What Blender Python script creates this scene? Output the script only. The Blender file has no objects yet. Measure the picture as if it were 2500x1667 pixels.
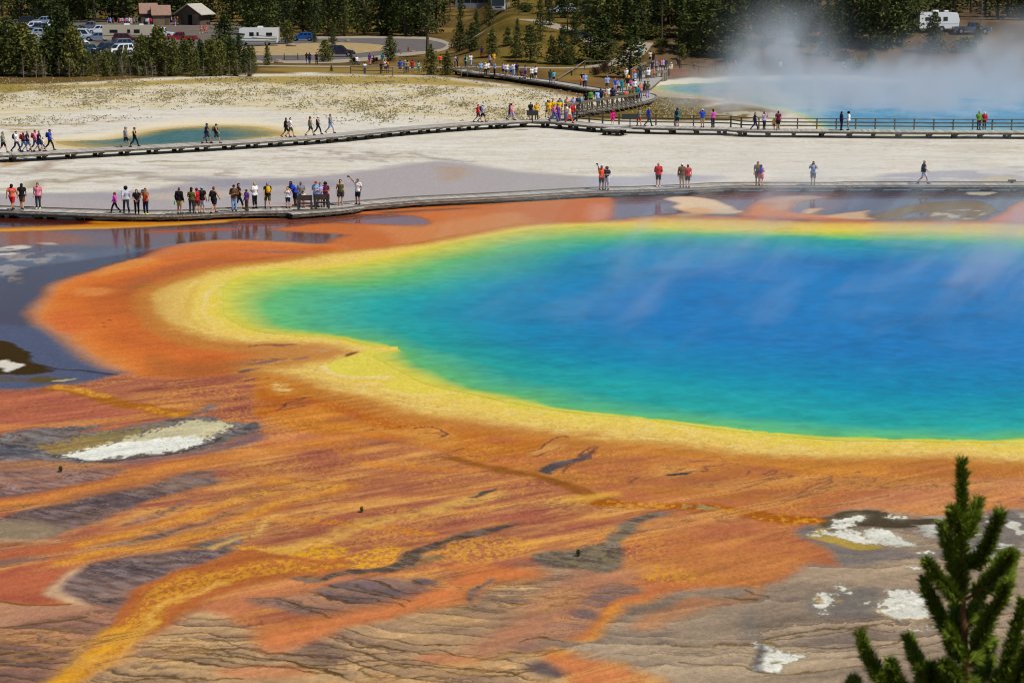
import bpy, bmesh, math, random
from mathutils import Vector, Matrix
random.seed(7)
R = math.radians
SC = bpy.context.scene
COL = SC.collection
# ---------------------------------------------------------------- camera, sky, sun, exposure
cam_d = bpy.data.cameras.new("camera"); cam = bpy.data.objects.new("camera", cam_d); COL.objects.link(cam)
cam.location = (0, 0, 17.0); cam.rotation_euler = (math.pi / 2 - math.atan((833.5 + 132.0) / 5000.0), 0, 0)
cam_d.sensor_width = 36.0; cam_d.lens = 72.0; cam_d.clip_start = 0.5; cam_d.clip_end = 6000
cam_d.dof.use_dof = True; cam_d.dof.focus_distance = 125.0; cam_d.dof.aperture_fstop = 5.6
SC.camera = cam
SUN_AZ, SUN_EL = R(118), R(54)           # azimuth clockwise from straight ahead: sun to the right, a little behind us
w = bpy.data.worlds.new("World"); SC.world = w; w.use_nodes = True
nt = w.node_tree; nt.nodes.clear()
sky = nt.nodes.new('ShaderNodeTexSky'); sky.sky_type = 'NISHITA'; sky.sun_disc = False
sky.sun_elevation = SUN_EL; sky.sun_rotation = SUN_AZ; sky.altitude = 2200; sky.air_density = 1.0; sky.dust_density = 0.6
bg = nt.nodes.new('ShaderNodeBackground'); bg.inputs['Strength'].default_value = 0.085
wo = nt.nodes.new('ShaderNodeOutputWorld')
nt.links.new(sky.outputs[0], bg.inputs[0]); nt.links.new(bg.outputs[0], wo.inputs[0])
sun_d = bpy.data.lights.new("sun", 'SUN'); sun_d.energy = 4.0; sun_d.angle = R(0.53); sun_d.color = (1.0, 0.95, 0.87)
sun = bpy.data.objects.new("sun", sun_d); COL.objects.link(sun)
to_sun = Vector((math.sin(SUN_AZ) * math.cos(SUN_EL), math.cos(SUN_AZ) * math.cos(SUN_EL), math.sin(SUN_EL)))
sun.rotation_euler = (-to_sun).to_track_quat('-Z', 'Y').to_euler()
SC.view_settings.view_transform = 'Standard'; SC.view_settings.look = 'None'
SC.view_settings.exposure = 0.0; SC.view_settings.gamma = 1.0
SC.cycles.max_bounces = 6; SC.cycles.diffuse_bounces = 2; SC.cycles.glossy_bounces = 3; SC.cycles.transparent_max_bounces = 12
SC.cycles.volume_bounces = 1; SC.cycles.volume_max_steps = 96; SC.cycles.use_adaptive_sampling = True; SC.cycles.adaptive_threshold = 0.015
SC.cycles.use_denoising = True; SC.cycles.filter_width = 1.1; SC.cycles.denoiser = 'OPENIMAGEDENOISE'; SC.cycles.denoising_input_passes = 'RGB_ALBEDO_NORMAL'
LIGHT_K = (1.13, 1.135, 1.17)               # sunlit display value of a matt white sheet, used to turn observed colours into albedo

# ---------------------------------------------------------------- small helpers
class MB:
    """gathers boxes, tubes and prisms into ONE mesh"""
    def __init__(self): self.v = []; self.f = []; self.m = []; self.mi = 0
    def add(self, vs, fs):
        b = len(self.v); self.v += [tuple(p) for p in vs]
        for f in fs: self.f.append([b + i for i in f]); self.m.append(self.mi)
    def box(self, c, s, rz=0.0, taper=1.0, rot=None):
        hx, hy, hz = s[0] / 2, s[1] / 2, s[2] / 2; vs = []
        M = rot if rot is not None else Matrix.Rotation(rz, 3, 'Z')
        for z in (-1, 1):
            k = taper if z > 0 else 1
            for x, y in ((-1, -1), (1, -1), (1, 1), (-1, 1)):
                vs.append(Vector(c) + M @ Vector((x * hx * k, y * hy * k, z * hz)))
        self.add(vs, [(3, 2, 1, 0), (4, 5, 6, 7), (0, 1, 5, 4), (1, 2, 6, 5), (2, 3, 7, 6), (3, 0, 4, 7)]); return self
    def beam(self, p, q, wd, h):
        p, q = Vector(p), Vector(q); d = q - p; L = d.length; d.normalize()
        s = Vector((0, 0, 1)).cross(d)
        if s.length < 1e-4: s = Vector((1, 0, 0))
        s.normalize(); u = d.cross(s)
        return self.box((p + q) / 2, (L, wd, h), rot=Matrix((d, s, u)).transposed())
    def tube(self, pp, rr, n=8, cap=True):
        pp = [Vector(p) for p in pp]; rings = []; b = len(self.v); k = len(pp); ref = None
        for i, p in enumerate(pp):
            d = (pp[min(i + 1, k - 1)] - pp[max(i - 1, 0)]).normalized()
            a = Vector((0, 0, 1)) if abs(d.z) < 0.9 else Vector((1, 0, 0))
            s = d.cross(a).normalized(); t = d.cross(s); r = rr[i] if isinstance(rr, (list, tuple)) else rr
            for j in range(n):
                g = 2 * math.pi * j / n; self.v.append(tuple(p + r * (math.cos(g) * s + math.sin(g) * t)))
        for i in range(k - 1):
            for j in range(n):
                self.f.append([b + i * n + j, b + i * n + (j + 1) % n, b + (i + 1) * n + (j + 1) % n, b + (i + 1) * n + j]); self.m.append(self.mi)
        if cap:
            self.f.append([b + j for j in reversed(range(n))]); self.f.append([b + (k - 1) * n + j for j in range(n)]); self.m += [self.mi] * 2
        return self
    def prism(self, prof, y0, y1, inset=0.0):
        """profile in x,z swept along y"""
        n = len(prof); vs = [(x, y0, z) for x, z in prof] + [(x, y1, z) for x, z in prof]
        self.add(vs, [list(range(n)), list(reversed(range(n, 2 * n)))] + [(i + n, (i + 1) % n + n, (i + 1) % n, i) for i in range(n)]); return self
    def ellipsoid(self, c, r, nu=12, nv=8):
        vs = []; fs = []
        for i in range(nv + 1):
            th = math.pi * i / nv
            for j in range(nu):
                ph = 2 * math.pi * j / nu
                vs.append((c[0] + r[0] * math.sin(th) * math.cos(ph), c[1] + r[1] * math.sin(th) * math.sin(ph), c[2] + r[2] * math.cos(th)))
        for i in range(nv):
            for j in range(nu):
                fs.append((i * nu + j, (i + 1) * nu + j, (i + 1) * nu + (j + 1) % nu, i * nu + (j + 1) % nu))
        self.add(vs, fs); return self
    def mesh(self, name, mats, smooth=False):
        me = bpy.data.meshes.new(name); me.from_pydata(self.v, [], self.f)
        for m in (mats if isinstance(mats, (list, tuple)) else [mats]): me.materials.append(m)
        if any(self.m): me.polygons.foreach_set('material_index', self.m)
        if smooth: me.polygons.foreach_set('use_smooth', [True] * len(me.polygons))
        me.update(); return me
    def build(self, name, mats, parent=None, smooth=False):
        return link(name, self.mesh(name, mats, smooth), parent)
def link(name, me, parent=None, loc=(0, 0, 0), rz=0.0):
    o = bpy.data.objects.new(name, me); COL.objects.link(o); o.location = loc; o.rotation_euler[2] = rz
    if parent: o.parent = parent
    return o
def tag(o, label=None, cat=None, group=None, kind=None):
    if label: o['label'] = label
    if cat: o['category'] = cat
    if group: o['group'] = group
    if kind: o['kind'] = kind
    return o
def empty(name, loc=(0, 0, 0), rz=0.0, label=None, cat=None, group=None):
    o = link(name, None, None, loc, rz); o.empty_display_size = 0.3
    return tag(o, label, cat, group)
def copy_thing(o, parent=None):
    c = o.copy(); COL.objects.link(c)
    if parent: c.parent = parent
    for ch in list(o.children): copy_thing(ch, c)
    return c
MATS = {}
def srgb(c): return tuple((x / 255 / 12.92 if x / 255 <= 0.04045 else ((x / 255 + 0.055) / 1.055) ** 2.4) for x in c)
def mat(name, c, rough=0.7, spec=0.3, metal=0.0, noise=0.0, scale=4.0, vary=0.0, coat=0.0):
    """plain surface colour (0-255 as it would look in flat light), broken by fine noise"""
    if name in MATS: return MATS[name]
    m = bpy.data.materials.new(name); m.use_nodes = True; n = m.node_tree; b = n.nodes['Principled BSDF']
    b.inputs['Base Color'].default_value = (*srgb(c), 1); b.inputs['Roughness'].default_value = rough
    b.inputs['Specular IOR Level'].default_value = spec; b.inputs['Metallic'].default_value = metal; b.inputs['Coat Weight'].default_value = coat
    if noise or vary:
        g = n.nodes.new('ShaderNodeTexCoord'); t = n.nodes.new('ShaderNodeTexNoise'); t.inputs['Scale'].default_value = scale; t.inputs['Detail'].default_value = 6
        n.links.new(g.outputs['Object'], t.inputs['Vector'])
        h = n.nodes.new('ShaderNodeHueSaturation'); h.inputs['Color'].default_value = (*srgb(c), 1)
        r = n.nodes.new('ShaderNodeMapRange'); r.inputs[1].default_value = 0.3; r.inputs[2].default_value = 0.7
        r.inputs[3].default_value = 1 - noise; r.inputs[4].default_value = 1 + noise
        n.links.new(t.outputs['Fac'], r.inputs[0]); out = r.outputs[0]
        if vary:
            oi = n.nodes.new('ShaderNodeObjectInfo'); r2 = n.nodes.new('ShaderNodeMapRange'); r2.inputs[3].default_value = 1 - vary; r2.inputs[4].default_value = 1 + vary
            n.links.new(oi.outputs['Random'], r2.inputs[0]); mu = n.nodes.new('ShaderNodeMath'); mu.operation = 'MULTIPLY'
            n.links.new(out, mu.inputs[0]); n.links.new(r2.outputs[0], mu.inputs[1]); out = mu.outputs[0]
            r3 = n.nodes.new('ShaderNodeMapRange'); r3.inputs[3].default_value = 0.5 - vary * 0.10; r3.inputs[4].default_value = 0.5 + vary * 0.07
            n.links.new(oi.outputs['Random'], r3.inputs[0]); n.links.new(r3.outputs[0], h.inputs['Hue'])
        n.links.new(out, h.inputs['Value']); n.links.new(h.outputs[0], b.inputs['Base Color'])
    MATS[name] = m; return m
# ---------------------------------------------------------------- ground colours: bacterial mats, sinter, water
# (photo pixel readings are turned into ground metres once, everything below works in metres on the ground)
import numpy as np
CAM_H, FOC, PITCH = 17.0, 5000.0, math.atan((833.5 + 132.0) / 5000.0)
_s, _c = math.sin(PITCH), math.cos(PITCH)
def ground_at(u, v, z=0.0):
    u = np.asarray(u, float); v = np.asarray(v, float)
    dx = (u - 1250.0) / FOC; dy = (833.5 - v) / FOC
    t = (CAM_H - z) / (_s - dy * _c)
    return dx * t, t * (_c + dy * _s)
ZOOM = {'S': (0, 0, 1), 'A': (0, 480, 2.8), 'B': (0, 900, 2.8), 'C': (0, 1107, 2.8), 'D': (600, 800, 2.8), 'E': (700, 1107, 2.8),
        'F': (1300, 1000, 2.8), 'G': (1660, 1107, 2.8), 'H': (1300, 440, 1.96), 'K': (600, 180, 3.675), 'L': (0, 180, 3.675), 'R': (1700, 180, 2.94),
        'M': (1440, 380, 3.92), 'W': (1140, 130, 3.675), 'X': (560, 0, 3.675), 'Y': (1080, 0, 3.675), 'V': (0, 0, 3.675)}
def pts(s):
    """'A 10,20 30,40 B 5,6' -> ground metres"""
    z = ZOOM['S']; out = []
    for w in s.split():
        if w in ZOOM: z = ZOOM[w]
        else:
            a, b = w.split(','); out.append((z[0] + float(a) / z[2], z[1] + float(b) / z[2]))
    o = np.array(out); x, y = ground_at(o[:, 0], o[:, 1])
    return np.stack([x, y], 1)
def curve(p, closed=True, n=4):
    p = np.asarray(p); m = len(p); out = []
    for i in range(m if closed else m - 1):
        if closed: a, b, c, d = p[i - 1], p[i], p[(i + 1) % m], p[(i + 2) % m]
        else: a, b, c, d = p[max(i - 1, 0)], p[i], p[i + 1], p[min(i + 2, m - 1)]
        for k in range(n):
            t = k / n
            out.append(0.5 * (2 * b + (c - a) * t + (2 * a - 5 * b + 4 * c - d) * t * t + (3 * b - a - 3 * c + d) * t ** 3))
    if not closed: out.append(p[-1])
    return np.array(out)
def seg_dist(X, Y, P, closed):
    d2 = np.full(X.shape, 1e12, np.float32); inside = np.zeros(X.shape, bool); n = len(P)
    for i in range(n if closed else n - 1):
        ax, ay = map(float, P[i]); bx, by = map(float, P[(i + 1) % n]); ex, ey = bx - ax, by - ay
        l2 = ex * ex + ey * ey + 1e-9
        t = np.clip(((X - ax) * ex + (Y - ay) * ey) / l2, 0, 1)
        d2 = np.minimum(d2, (X - ax - t * ex) ** 2 + (Y - ay - t * ey) ** 2)
        if closed:
            inside ^= ((ay > Y) != (by > Y)) & (X < ex * (Y - ay) / (ey if abs(ey) > 1e-9 else 1e-9) + ax)
    d = np.sqrt(d2)
    return np.where(inside, -d, d) if closed else d
def sst(a, b, x):
    t = np.clip((x - a) / (b - a), 0, 1); return t * t * (3 - 2 * t)
def _h(ix, iy, s):
    n = ix.astype(np.int32).view(np.uint32) * np.uint32(374761393) + iy.astype(np.int32).view(np.uint32) * np.uint32(668265263) + np.uint32(s * 1442695041 & 0xffffffff)
    n = (n ^ (n >> np.uint32(13))) * np.uint32(1274126177)
    n = (n ^ (n >> np.uint32(15))) * np.uint32(2246822519)
    return ((n >> np.uint32(12)) & np.uint32(0xffff)).astype(np.float32) * np.float32(1 / 65535.0)
def vnoise(x, y, s=0):
    ix = np.floor(x); iy = np.floor(y); fx = x - ix; fy = y - iy
    fx = fx * fx * (3 - 2 * fx); fy = fy * fy * (3 - 2 * fy)
    a = _h(ix, iy, s); b = _h(ix + 1, iy, s); c = _h(ix, iy + 1, s); d = _h(ix + 1, iy + 1, s)
    return (a + (b - a) * fx) * (1 - fy) + (c + (d - c) * fx) * fy
def fbm(x, y, o=4, s=0, g=0.5):
    r = 0; a = 1.0; tot = 0
    for k in range(o):
        r = r + a * vnoise(x + 17.3 * k, y - 9.1 * k, s + k); tot += a; a *= g; x, y = x * 1.93 + 0.37 * y, y * 1.93 - 0.37 * x
    return r / tot
def lin(c):
    c = np.asarray(c, float) / 255.0
    return np.where(c <= 0.04045, c / 12.92, ((c + 0.055) / 1.055) ** 2.4)

# nested shores of the great spring, outermost first
POOL = [curve(pts(s)) for s in (
 # 0 edge where the yellow rim turns to water
 'S 1371,555 1169,583 957,630 840,650 744,661 A 1900,495 1650,560 1530,660 1560,780 1650,860 1780,915 2000,940 2352,965 D 700,75 880,118 1075,118 1075,150 920,190 1020,250 1150,320 1250,370 1500,435 1650,462 1850,505 2100,550 2352,580 F 850,65 1150,105 1450,137 2000,192 S 2150,1071 H 2352,1247 S 2900,1075 3400,1000 3650,820 3500,670 3000,590 2500,573 H 2000,248 1400,246 1000,240 600,225',
 # 1 green
 'S 1300,592 1140,632 1000,668 880,694 744,700 650,728 648,768 714,798 850,820 950,842 1000,866 1020,892 1075,918 1200,952 1350,984 1440,998 1600,1017 1800,1043 2000,1062 2150,1066 2500,1070 2900,1065 3370,990 3600,820 3460,680 2980,600 2500,592 1912,577 1606,573',
 # 2 teal
 'S 1300,640 1110,690 975,722 905,750 925,788 1020,822 1120,858 1200,888 1340,926 1488,956 1650,982 1807,1002 2100,1032 2500,1042 2880,1036 3330,980 3550,820 3410,690 2960,620 2500,603 2000,586 1541,592',
 # 3 blue teal
 'S 1340,672 1230,712 1180,750 1195,786 1250,818 1340,850 1455,872 1600,892 1807,912 2126,940 2500,962 2850,955 3250,930 3420,820 3300,720 2920,650 2500,625 1900,608 1488,614',
 # 4 deep blue
 'S 1680,680 1580,712 1520,748 1560,784 1660,814 1840,838 2150,854 2500,866 2800,862 3100,860 3200,800 3050,720 2800,680 2500,660 1900,643')]
POOL_COL = [(208, 200, 78), (100, 182, 112), (40, 160, 156), (20, 138, 178), (34, 120, 184)]
YRIM = curve(pts('S 1300,547 1169,568 1063,588 957,603 840,614 A 1900,440 1500,490 1250,570 1080,660 1070,780 1170,900 1400,980 1700,1008 2000,1010 S 830,852 D 560,205 380,235 300,260 120,290 330,345 560,440 800,490 1050,560 1250,610 1500,640 1800,690 2100,730 2352,745 F 250,190 500,230 900,250 1200,275 1500,305 2000,325 S 2150,1120 G 1900,35 2352,58 S 2950,1130 3550,1030 3800,820 3620,640 3050,560 2500,545 H 2000,203 1400,201 1000,186 600,178 400,192'))
FAR_POOL = curve(pts('S 1590,213 1640,206 1700,203 1850,198 2050,196 2150,203 2250,200 2500,197 2750,200 2900,255 2750,332 2500,328 2250,331 2090,328 2020,320 1985,300 1930,276 1850,259 1780,246 1700,235 1630,226'))
SMALL_POOL = curve(pts('L 500,612 700,603 900,598 1060,580 1200,555 1400,510 1700,478 2000,467 2300,478 K 200,500 350,530 300,560 120,575 0,606 L 2000,620 1700,640 1400,655 1000,670 760,660 600,640'))

def shape_mask(X, Y, poly, soft, grow=0.0, closed=True):
    """soft-edged mask of a closed outline (or of a line, with grow as its half width)"""
    m = max(soft, 0) + abs(grow) + 1.0
    x0, y0 = poly.min(0) - m; x1, y1 = poly.max(0) + m
    sel = (X > x0) & (X < x1) & (Y > y0) & (Y < y1)
    r = np.zeros(X.shape, np.float32)
    if sel.any():
        d = seg_dist(X[sel], Y[sel], poly, closed) - grow
        r[sel] = sst(soft, -soft, d)
    return r
def paint_ground(X, Y):
    """-> (display colour as linear rgb N x 3, wetness N) of the ground at X, Y (metres)"""
    n1 = fbm(X * 0.22, Y * 0.22, 4, 11) - 0.5; n2 = fbm(X * 0.22, Y * 0.22, 4, 31) - 0.5
    m1 = fbm(X * 1.1, Y * 1.1, 6, 51, 0.6) - 0.5; m2 = fbm(X * 1.1, Y * 1.1, 6, 71, 0.6) - 0.5
    al = X * 0.84 + Y * 0.54; ac = -X * 0.54 + Y * 0.84           # run-off direction
    fine = fbm(X * 5, Y * 4, 3, 91) - 0.5
    XW = X + 1.0 * n1 + 0.55 * m1; YW = Y + 1.6 * n2 + 0.8 * m2      # ragged outlines
    XS = X + 0.5 * n1 + 0.16 * m1; YS = Y + 0.8 * n2 + 0.3 * m2     # gentle outlines
    grain = fbm(X * 11, Y * 7, 2, 131) - 0.5
    col = np.zeros(X.shape + (3,), np.float32); col[:] = lin((218, 212, 200)); wet = np.zeros(X.shape, np.float32)
    def put(mask, c, w=None):
        sel = mask > 0.003
        if not sel.any(): return
        m = mask[sel].astype(np.float32); mk = m[:, None]
        col[sel] = col[sel] * (1 - mk) + (c[sel] if isinstance(c, np.ndarray) else lin(c).astype(np.float32)) * mk
        if w is not None: wet[sel] = wet[sel] * (1 - m) + w * m
    def poly(s, c, soft, w=None, a=1.0, warp=1, tex=None, smooth=True):
        p = pts(s); soft *= 0.42 if p[:, 1].max() < 118 else 0.75; p = curve(p) if smooth else p
        xx, yy = ((X, Y), (XS, YS), (XW, YW))[warp]
        mk = shape_mask(xx, yy, p, soft) * a
        if tex is not None: mk = mk * tex
        put(mk, c, w); return mk
    def line(s, c, half, soft, w=None, a=1.0, warp=1, tex=None):
        p = curve(pts(s), False); soft *= 0.6 if p[:, 1].max() < 118 else 0.85; xx, yy = ((X, Y), (XS, YS), (XW, YW))[warp]
        mk = shape_mask(xx, yy, p, soft, half, False) * a
        if tex is not None: mk = mk * tex
        put(mk, c, w); return mk
    def mix3(t, stops):
        t = np.clip(t, 0, 1); out = np.zeros(t.shape + (3,), np.float32)
        for k in range(3): out[..., k] = np.interp(t, [s[0] for s in stops], [lin(s[1])[k] for s in stops])
        return out
    streak = fbm(X * 0.35 + 0.2 * n1, Y * 0.9, 4, 151)                # long low streaks
    # ---- far sinter flat
    put(sst(0.46, 0.68, streak) * 0.55, (204, 193, 172)); put(sst(0.05, 0.01, np.abs(fbm(X * 0.22 + n1, Y * 0.5, 5, 165, 0.6) - 0.5)) * sst(0.4, 0.6, fbm(X * 0.1, Y * 0.12, 3, 167)) * 0.5, (186, 172, 150)); put(sst(0.60, 0.72, fbm(X * 1.3, Y * 2.0, 4, 169, 0.6)) * 0.35, (190, 178, 158))
    put(sst(0.5, 0.75, fbm(X * 0.12, Y * 0.5, 4, 161)) * 0.4, (232, 226, 216))
    # tan sage ground below the forest
    poly('S -400,165 300,190 700,185 1000,190 1180,205 1330,225 1480,245 1600,262 1900,285 1700,292 1300,296 1000,288 700,270 500,262 250,268 -400,300', (208, 192, 150), 8.0, 0, 0.8, 2, 0.35 + 0.9 * sst(0.4, 0.62, streak))
    poly('S -400,200 0,202 60,206 160,208 290,204 420,196 560,190 660,187 800,186 1000,187 1060,190 1180,206 1260,216 1160,212 1000,206 760,205 600,202 480,204 330,210 200,215 60,222 -400,235', (168, 142, 66), 2.5, 0, 0.9, 2)
    poly('L 0,440 300,430 600,450 900,430 1100,420 800,460 500,490 300,520 0,520', (170, 145, 92), 1.5, 0, 0.7, 2, sst(0.35, 0.6, streak))
    poly('L 0,110 150,115 300,125 200,160 0,180', (150, 130, 60), 1.5, 0, 0.9, 2)
    # woodland floor
    poly('S -600,208 0,207 120,206 230,200 380,190 620,182 760,178 860,181 960,184 1060,186 1180,200 1260,208 1340,222 1420,236 1520,214 1590,202 1620,195 1700,188 1900,186 2100,188 2300,199 2600,204 3200,205 3000,-120 -600,-120', (104, 84, 48), 1.5, 0, 1, 2, None, False)
    wf = shape_mask(X, Y, pts('S -600,206 620,180 1060,184 1420,236 1590,202 1900,186 3200,200 3000,-120 -600,-120'), 2.0)
    put(wf * sst(0.45, 0.65, fbm(X * 0.15, Y * 0.1, 4, 171)) * 0.8, (142, 116, 62), 0)
    put(wf * sst(0.5, 0.7, fbm(X * 0.2, Y * 0.13, 4, 181)) * 0.7, (86, 68, 44), 0)
    poly('S 1440,200 1560,160 1640,140 1800,150 2000,168 2200,180 2330,196 2100,186 1900,183 1700,186 1590,200 1500,214', (120, 92, 66), 3, 0, 0.95, 2)
    poly('S 1290,196 1330,190 1450,205 1500,222 1420,238 1340,222', (128, 98, 62), 2, 0, 0.9, 2)
    poly('S 640,168 900,166 1000,172 1060,180 1000,184 860,180 700,176', (150, 124, 66), 1.5, 0, 0.9, 2)
    # white ledge round the far spring and its mats
    poly('W 1640,330 1640,262 1800,248 2000,238 2200,228 R 0,46 200,35 500,20 700,14 S 1950,183 R 900,12 1100,14 1330,32 1450,60 1200,62 1000,50 800,55 500,60 300,75 100,80 0,84 W 2100,270 1800,300', (226, 219, 200), 0.8, 0, 1, 1)
    poly('W 1640,330 1760,296 1900,282 2200,270 R 100,84 400,70 300,100 150,150 60,180 180,200 60,215 0,235 W 2050,380 1900,345 1750,335', (186, 150, 62), 1.0, 0.3, 1, 1)
    poly('W 1740,312 1860,282 2000,280 2080,300 1850,322', (202, 120, 40), 0.8, 0.3, 0.9, 2)
    poly('R 950,45 1150,62 1350,72 1450,100 1100,80 960,70', (190, 130, 80), 0.8, 0.2, 0.8, 2)
    poly('W 1650,330 1900,370 2150,400 2250,430 2000,400 1800,395 1660,400', (176, 160, 128), 1.2, 0, 1, 1)
    poly('W 1660,410 1680,390 2000,410 2200,432 R 60,240 250,215 500,245 620,285 500,310 300,335 100,340 -60,340 W 1500,600 1000,590 900,570 960,520 1200,520 1500,470', (118, 98, 40), 1.5, 0, 1, 2)
    poly('R 80,300 250,275 420,270 560,280 650,300 500,315 250,312', (190, 182, 160), 1.0, 0, 0.9, 2, sst(0.42, 0.55, fbm(X * 1.2, Y * .8, 3, 191)))
    # ---- brown runnels in the white flat
    run = np.abs(fbm(X * 0.16 + 0.5 * n1, Y * 0.25, 4, 201) - 0.5)
    poly('L 0,760 300,770 560,760 700,800 1300,810 2000,860 2352,930 2000,1010 1500,960 700,1000 400,1020 0,1040', (176, 160, 146), 5, 0.1, 0.95, 2, sst(0.07, 0.01, run))
    poly('K 0,690 500,640 1000,690 1700,730 2000,800 1500,860 700,900 0,920', (180, 168, 158), 5, 0.1, 0.9, 2, sst(0.05, 0.008, run))
    poly('L 0,780 60,770 200,790 260,775 180,815 60,830 0,838', (180, 150, 112), 0.6, 0, 0.9, 1)
    line('L 280,1010 300,970 450,950 560,975 800,930 880,925', (150, 134, 108), 0.5, 1.0, 0, 0.8, 2)
    line('L 290,840 350,860 430,800 520,775', (160, 138, 122), 0.5, 0.9, 0, 0.8, 2)
    line('L 0,890 180,905 330,880 640,880 800,900 1000,880 1200,900 1400,930 1700,960', (150, 138, 130), 0.55, 1.2, 0, 0.75, 2)
    line('K 1100,705 1200,730 1450,715 1600,750 1800,775 2050,790', (132, 124, 118), 0.25, 0.8, 0, 0.7, 2)
    line('L 1300,795 1450,785 1650,788 1870,780', (138, 128, 62), 0.35, 0.6, 0, 0.8, 2)
    line('K 580,680 700,690 900,710', (150, 136, 110), 0.3, 0.9, 0, 0.7, 2)
    # lavender wash behind the near boardwalk
    poly('S -200,472 0,472 180,470 350,463 450,448 600,434 760,431 900,414 1000,398 1110,394 1220,412 1340,425 1480,436 1500,470 1300,480 900,508 500,540 0,560 -200,560', (172, 164, 164), 1.6, 0.45, 1, 2)
    poly('S 100,474 300,472 420,460 560,462 700,470 560,480 300,490', (160, 156, 162), 2.0, 0.5, 0.8, 2)
    poly('L 1600,930 1900,930 2352,960 K 300,950 700,965 1000,1010 600,1010 0,1010 L 1900,1010', (150, 146, 156), 2.0, 0.5, 0.8, 2)
    poly('L 1300,1080 1900,1050 2352,1060 K 300,1010 200,1040 L 2000,1110 1400,1130', (192, 178, 164), 1.6, 0.3, 0.8, 2)
    poly('K 1700,830 2000,850 1950,940 1800,960 1750,900', (176, 152, 134), 1.2, 0.4, 0.8, 2)
    poly('M 0,210 500,200 600,170 1000,180 1300,205 1200,235 1000,270 400,300 0,310', (178, 174, 184), 1.6, 0.3, 0.9, 2)
    poly('R 1250,745 1500,710 1900,690 2352,670 2352,780 2000,790 1300,780', (172, 168, 178), 1.4, 0.35, 0.9, 2, 0.35 + 0.65 * sst(0.35, 0.55, streak))
    poly('R 2020,765 2150,735 2300,740 2300,775 2100,780', (196, 184, 160), 0.8, 0, 0.9, 2)
    # ---- ground below the near boardwalk: wet dark floor first
    poly('S -300,505 0,508 250,520 350,527 450,526 600,518 700,513 860,500 1000,490 1100,483 1300,470 1450,462 1600,460 1900,455 2200,454 2500,455 3200,470 3200,640 1400,640 600,660 600,900 400,940 0,960 -300,960', (98, 100, 114), 0.5, 1.0, 1, 0)
    poly('A 0,440 400,400 800,350 1200,300 1700,230 2352,180 2352,260 1500,320 1000,380 600,430 200,500 0,560', (98, 108, 126), 1.4, 1.0, 0.9, 2)
    poly('A 0,225 800,190 1300,200 1700,190 2352,160 2352,330 1500,300 900,330 400,330 0,330', (118, 104, 110), 1.2, 0.9, 0.8, 2)
    poly('A 0,240 200,230 500,260 600,300 300,330 0,330', (150, 112, 106), 1.2, 0.8, 0.8, 2)
    poly('A 0,560 200,490 600,430 1000,370 1150,355 900,440 600,520 350,590 290,660 200,740 170,800 210,870 100,900 -100,900 -100,600', (78, 74, 80), 1.0, 0.9, 0.9, 1)
    poly('A -100,900 200,890 350,960 480,1080 620,1150 830,1205 700,1250 400,1290 0,1320 -100,1320', (84, 92, 116), 1.2, 0.95, 0.95, 1)
    poly('A 0,345 100,335 220,345 150,362 0,368', (206, 200, 190), 0.5, 0.2, 0.9, 2, sst(0.35, 0.5, fbm(X * 0.6, Y * .7, 3, 211)))
    poly('A 0,380 100,376 140,382 80,390 0,392', (206, 200, 190), 0.4, 0.2, 0.9, 2)
    poly('A 250,322 400,318 380,328 290,330', (196, 186, 176), 0.4, 0.2, 0.8, 2)
    put(shape_mask(XW, YW, curve(pts('A -50,400 400,390 380,450 200,500 100,560 -50,600')), 1.5) * sst(0.55, 0.68, fbm(X * 1.2, Y * 1.0, 3, 221)) * 0.6, (176, 172, 170), 0.6)
    # strip along the boardwalk: dark brown, then gold
    poly('S -200,521 0,522 250,532 350,537 450,534 600,524 840,505 1000,494 1000,506 840,522 600,536 400,550 250,549 0,540 -200,538', (92, 66, 34), 0.6, 0.85, 1, 1)
    line('A -100,232 0,228 400,215 700,200 1000,184 1300,170 1700,148 2100,132 2352,118', (196, 126, 44), 0.9, 0.8, 0.55, 1, 1)
    line('A -100,234 0,230 400,222 800,208 1100,194 1500,172', (214, 160, 82), 0.35, 0.5, 0.5, 0.9, 1)
    line('A 700,172 1000,165 1400,150 1800,135 2352,110 K 300,1225 600,1215', (196, 124, 36), 0.7, 0.6, 0.5, 0.95, 1)
    # salmon veil and the curling mats right of it
    line('A 1050,240 1300,231 1600,222 2000,208 2352,196 K 400,1368 800,1345 1200,1351', (188, 104, 74), 0.4, 0.5, 0.7, 0.9, 1)
    poly('K 900,1238 1100,1205 1500,1175 2000,1150 2352,1120 S 1300,490 M 200,400 230,560 0,640 S 1300,548 1100,575 950,602 840,612 A 2352,376 2150,352 2235,320 2290,285 2352,258 K 250,1400 700,1350 1200,1354 1560,1374 1645,1325 1500,1282 1200,1263 950,1262', (194, 114, 74), 0.8, 0.6, 1, 1)
    poly('K -100,1320 0,1312 300,1300 800,1272 1200,1262 1500,1280 1645,1325 1560,1372 1200,1352 700,1342 300,1388 0,1400 -100,1420', (126, 108, 120), 0.6, 1.0, 0.95, 1)
    poly('K 1180,1240 1500,1225 1900,1205 2090,1205 1800,1230 1500,1250 1300,1262', (134, 112, 118), 0.7, 0.9, 0.9, 1)
    poly('K 1600,1250 2000,1240 2250,1285 2000,1330 1700,1330', (202, 114, 62), 1.0, 0.4, 0.9, 1)
    poly('K 300,1160 800,1180 1400,1180 1900,1165 2352,1130 2352,1165 1800,1200 1300,1215 800,1215', (176, 106, 82), 0.7, 0.7, 0.8, 1)
    poly('K 1100,1370 1640,1360 2352,1250 S 1300,548 1150,570 1000,596 K 1300,1440', (206, 134, 82), 1.2, 0.4, 0.85, 2)
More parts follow.
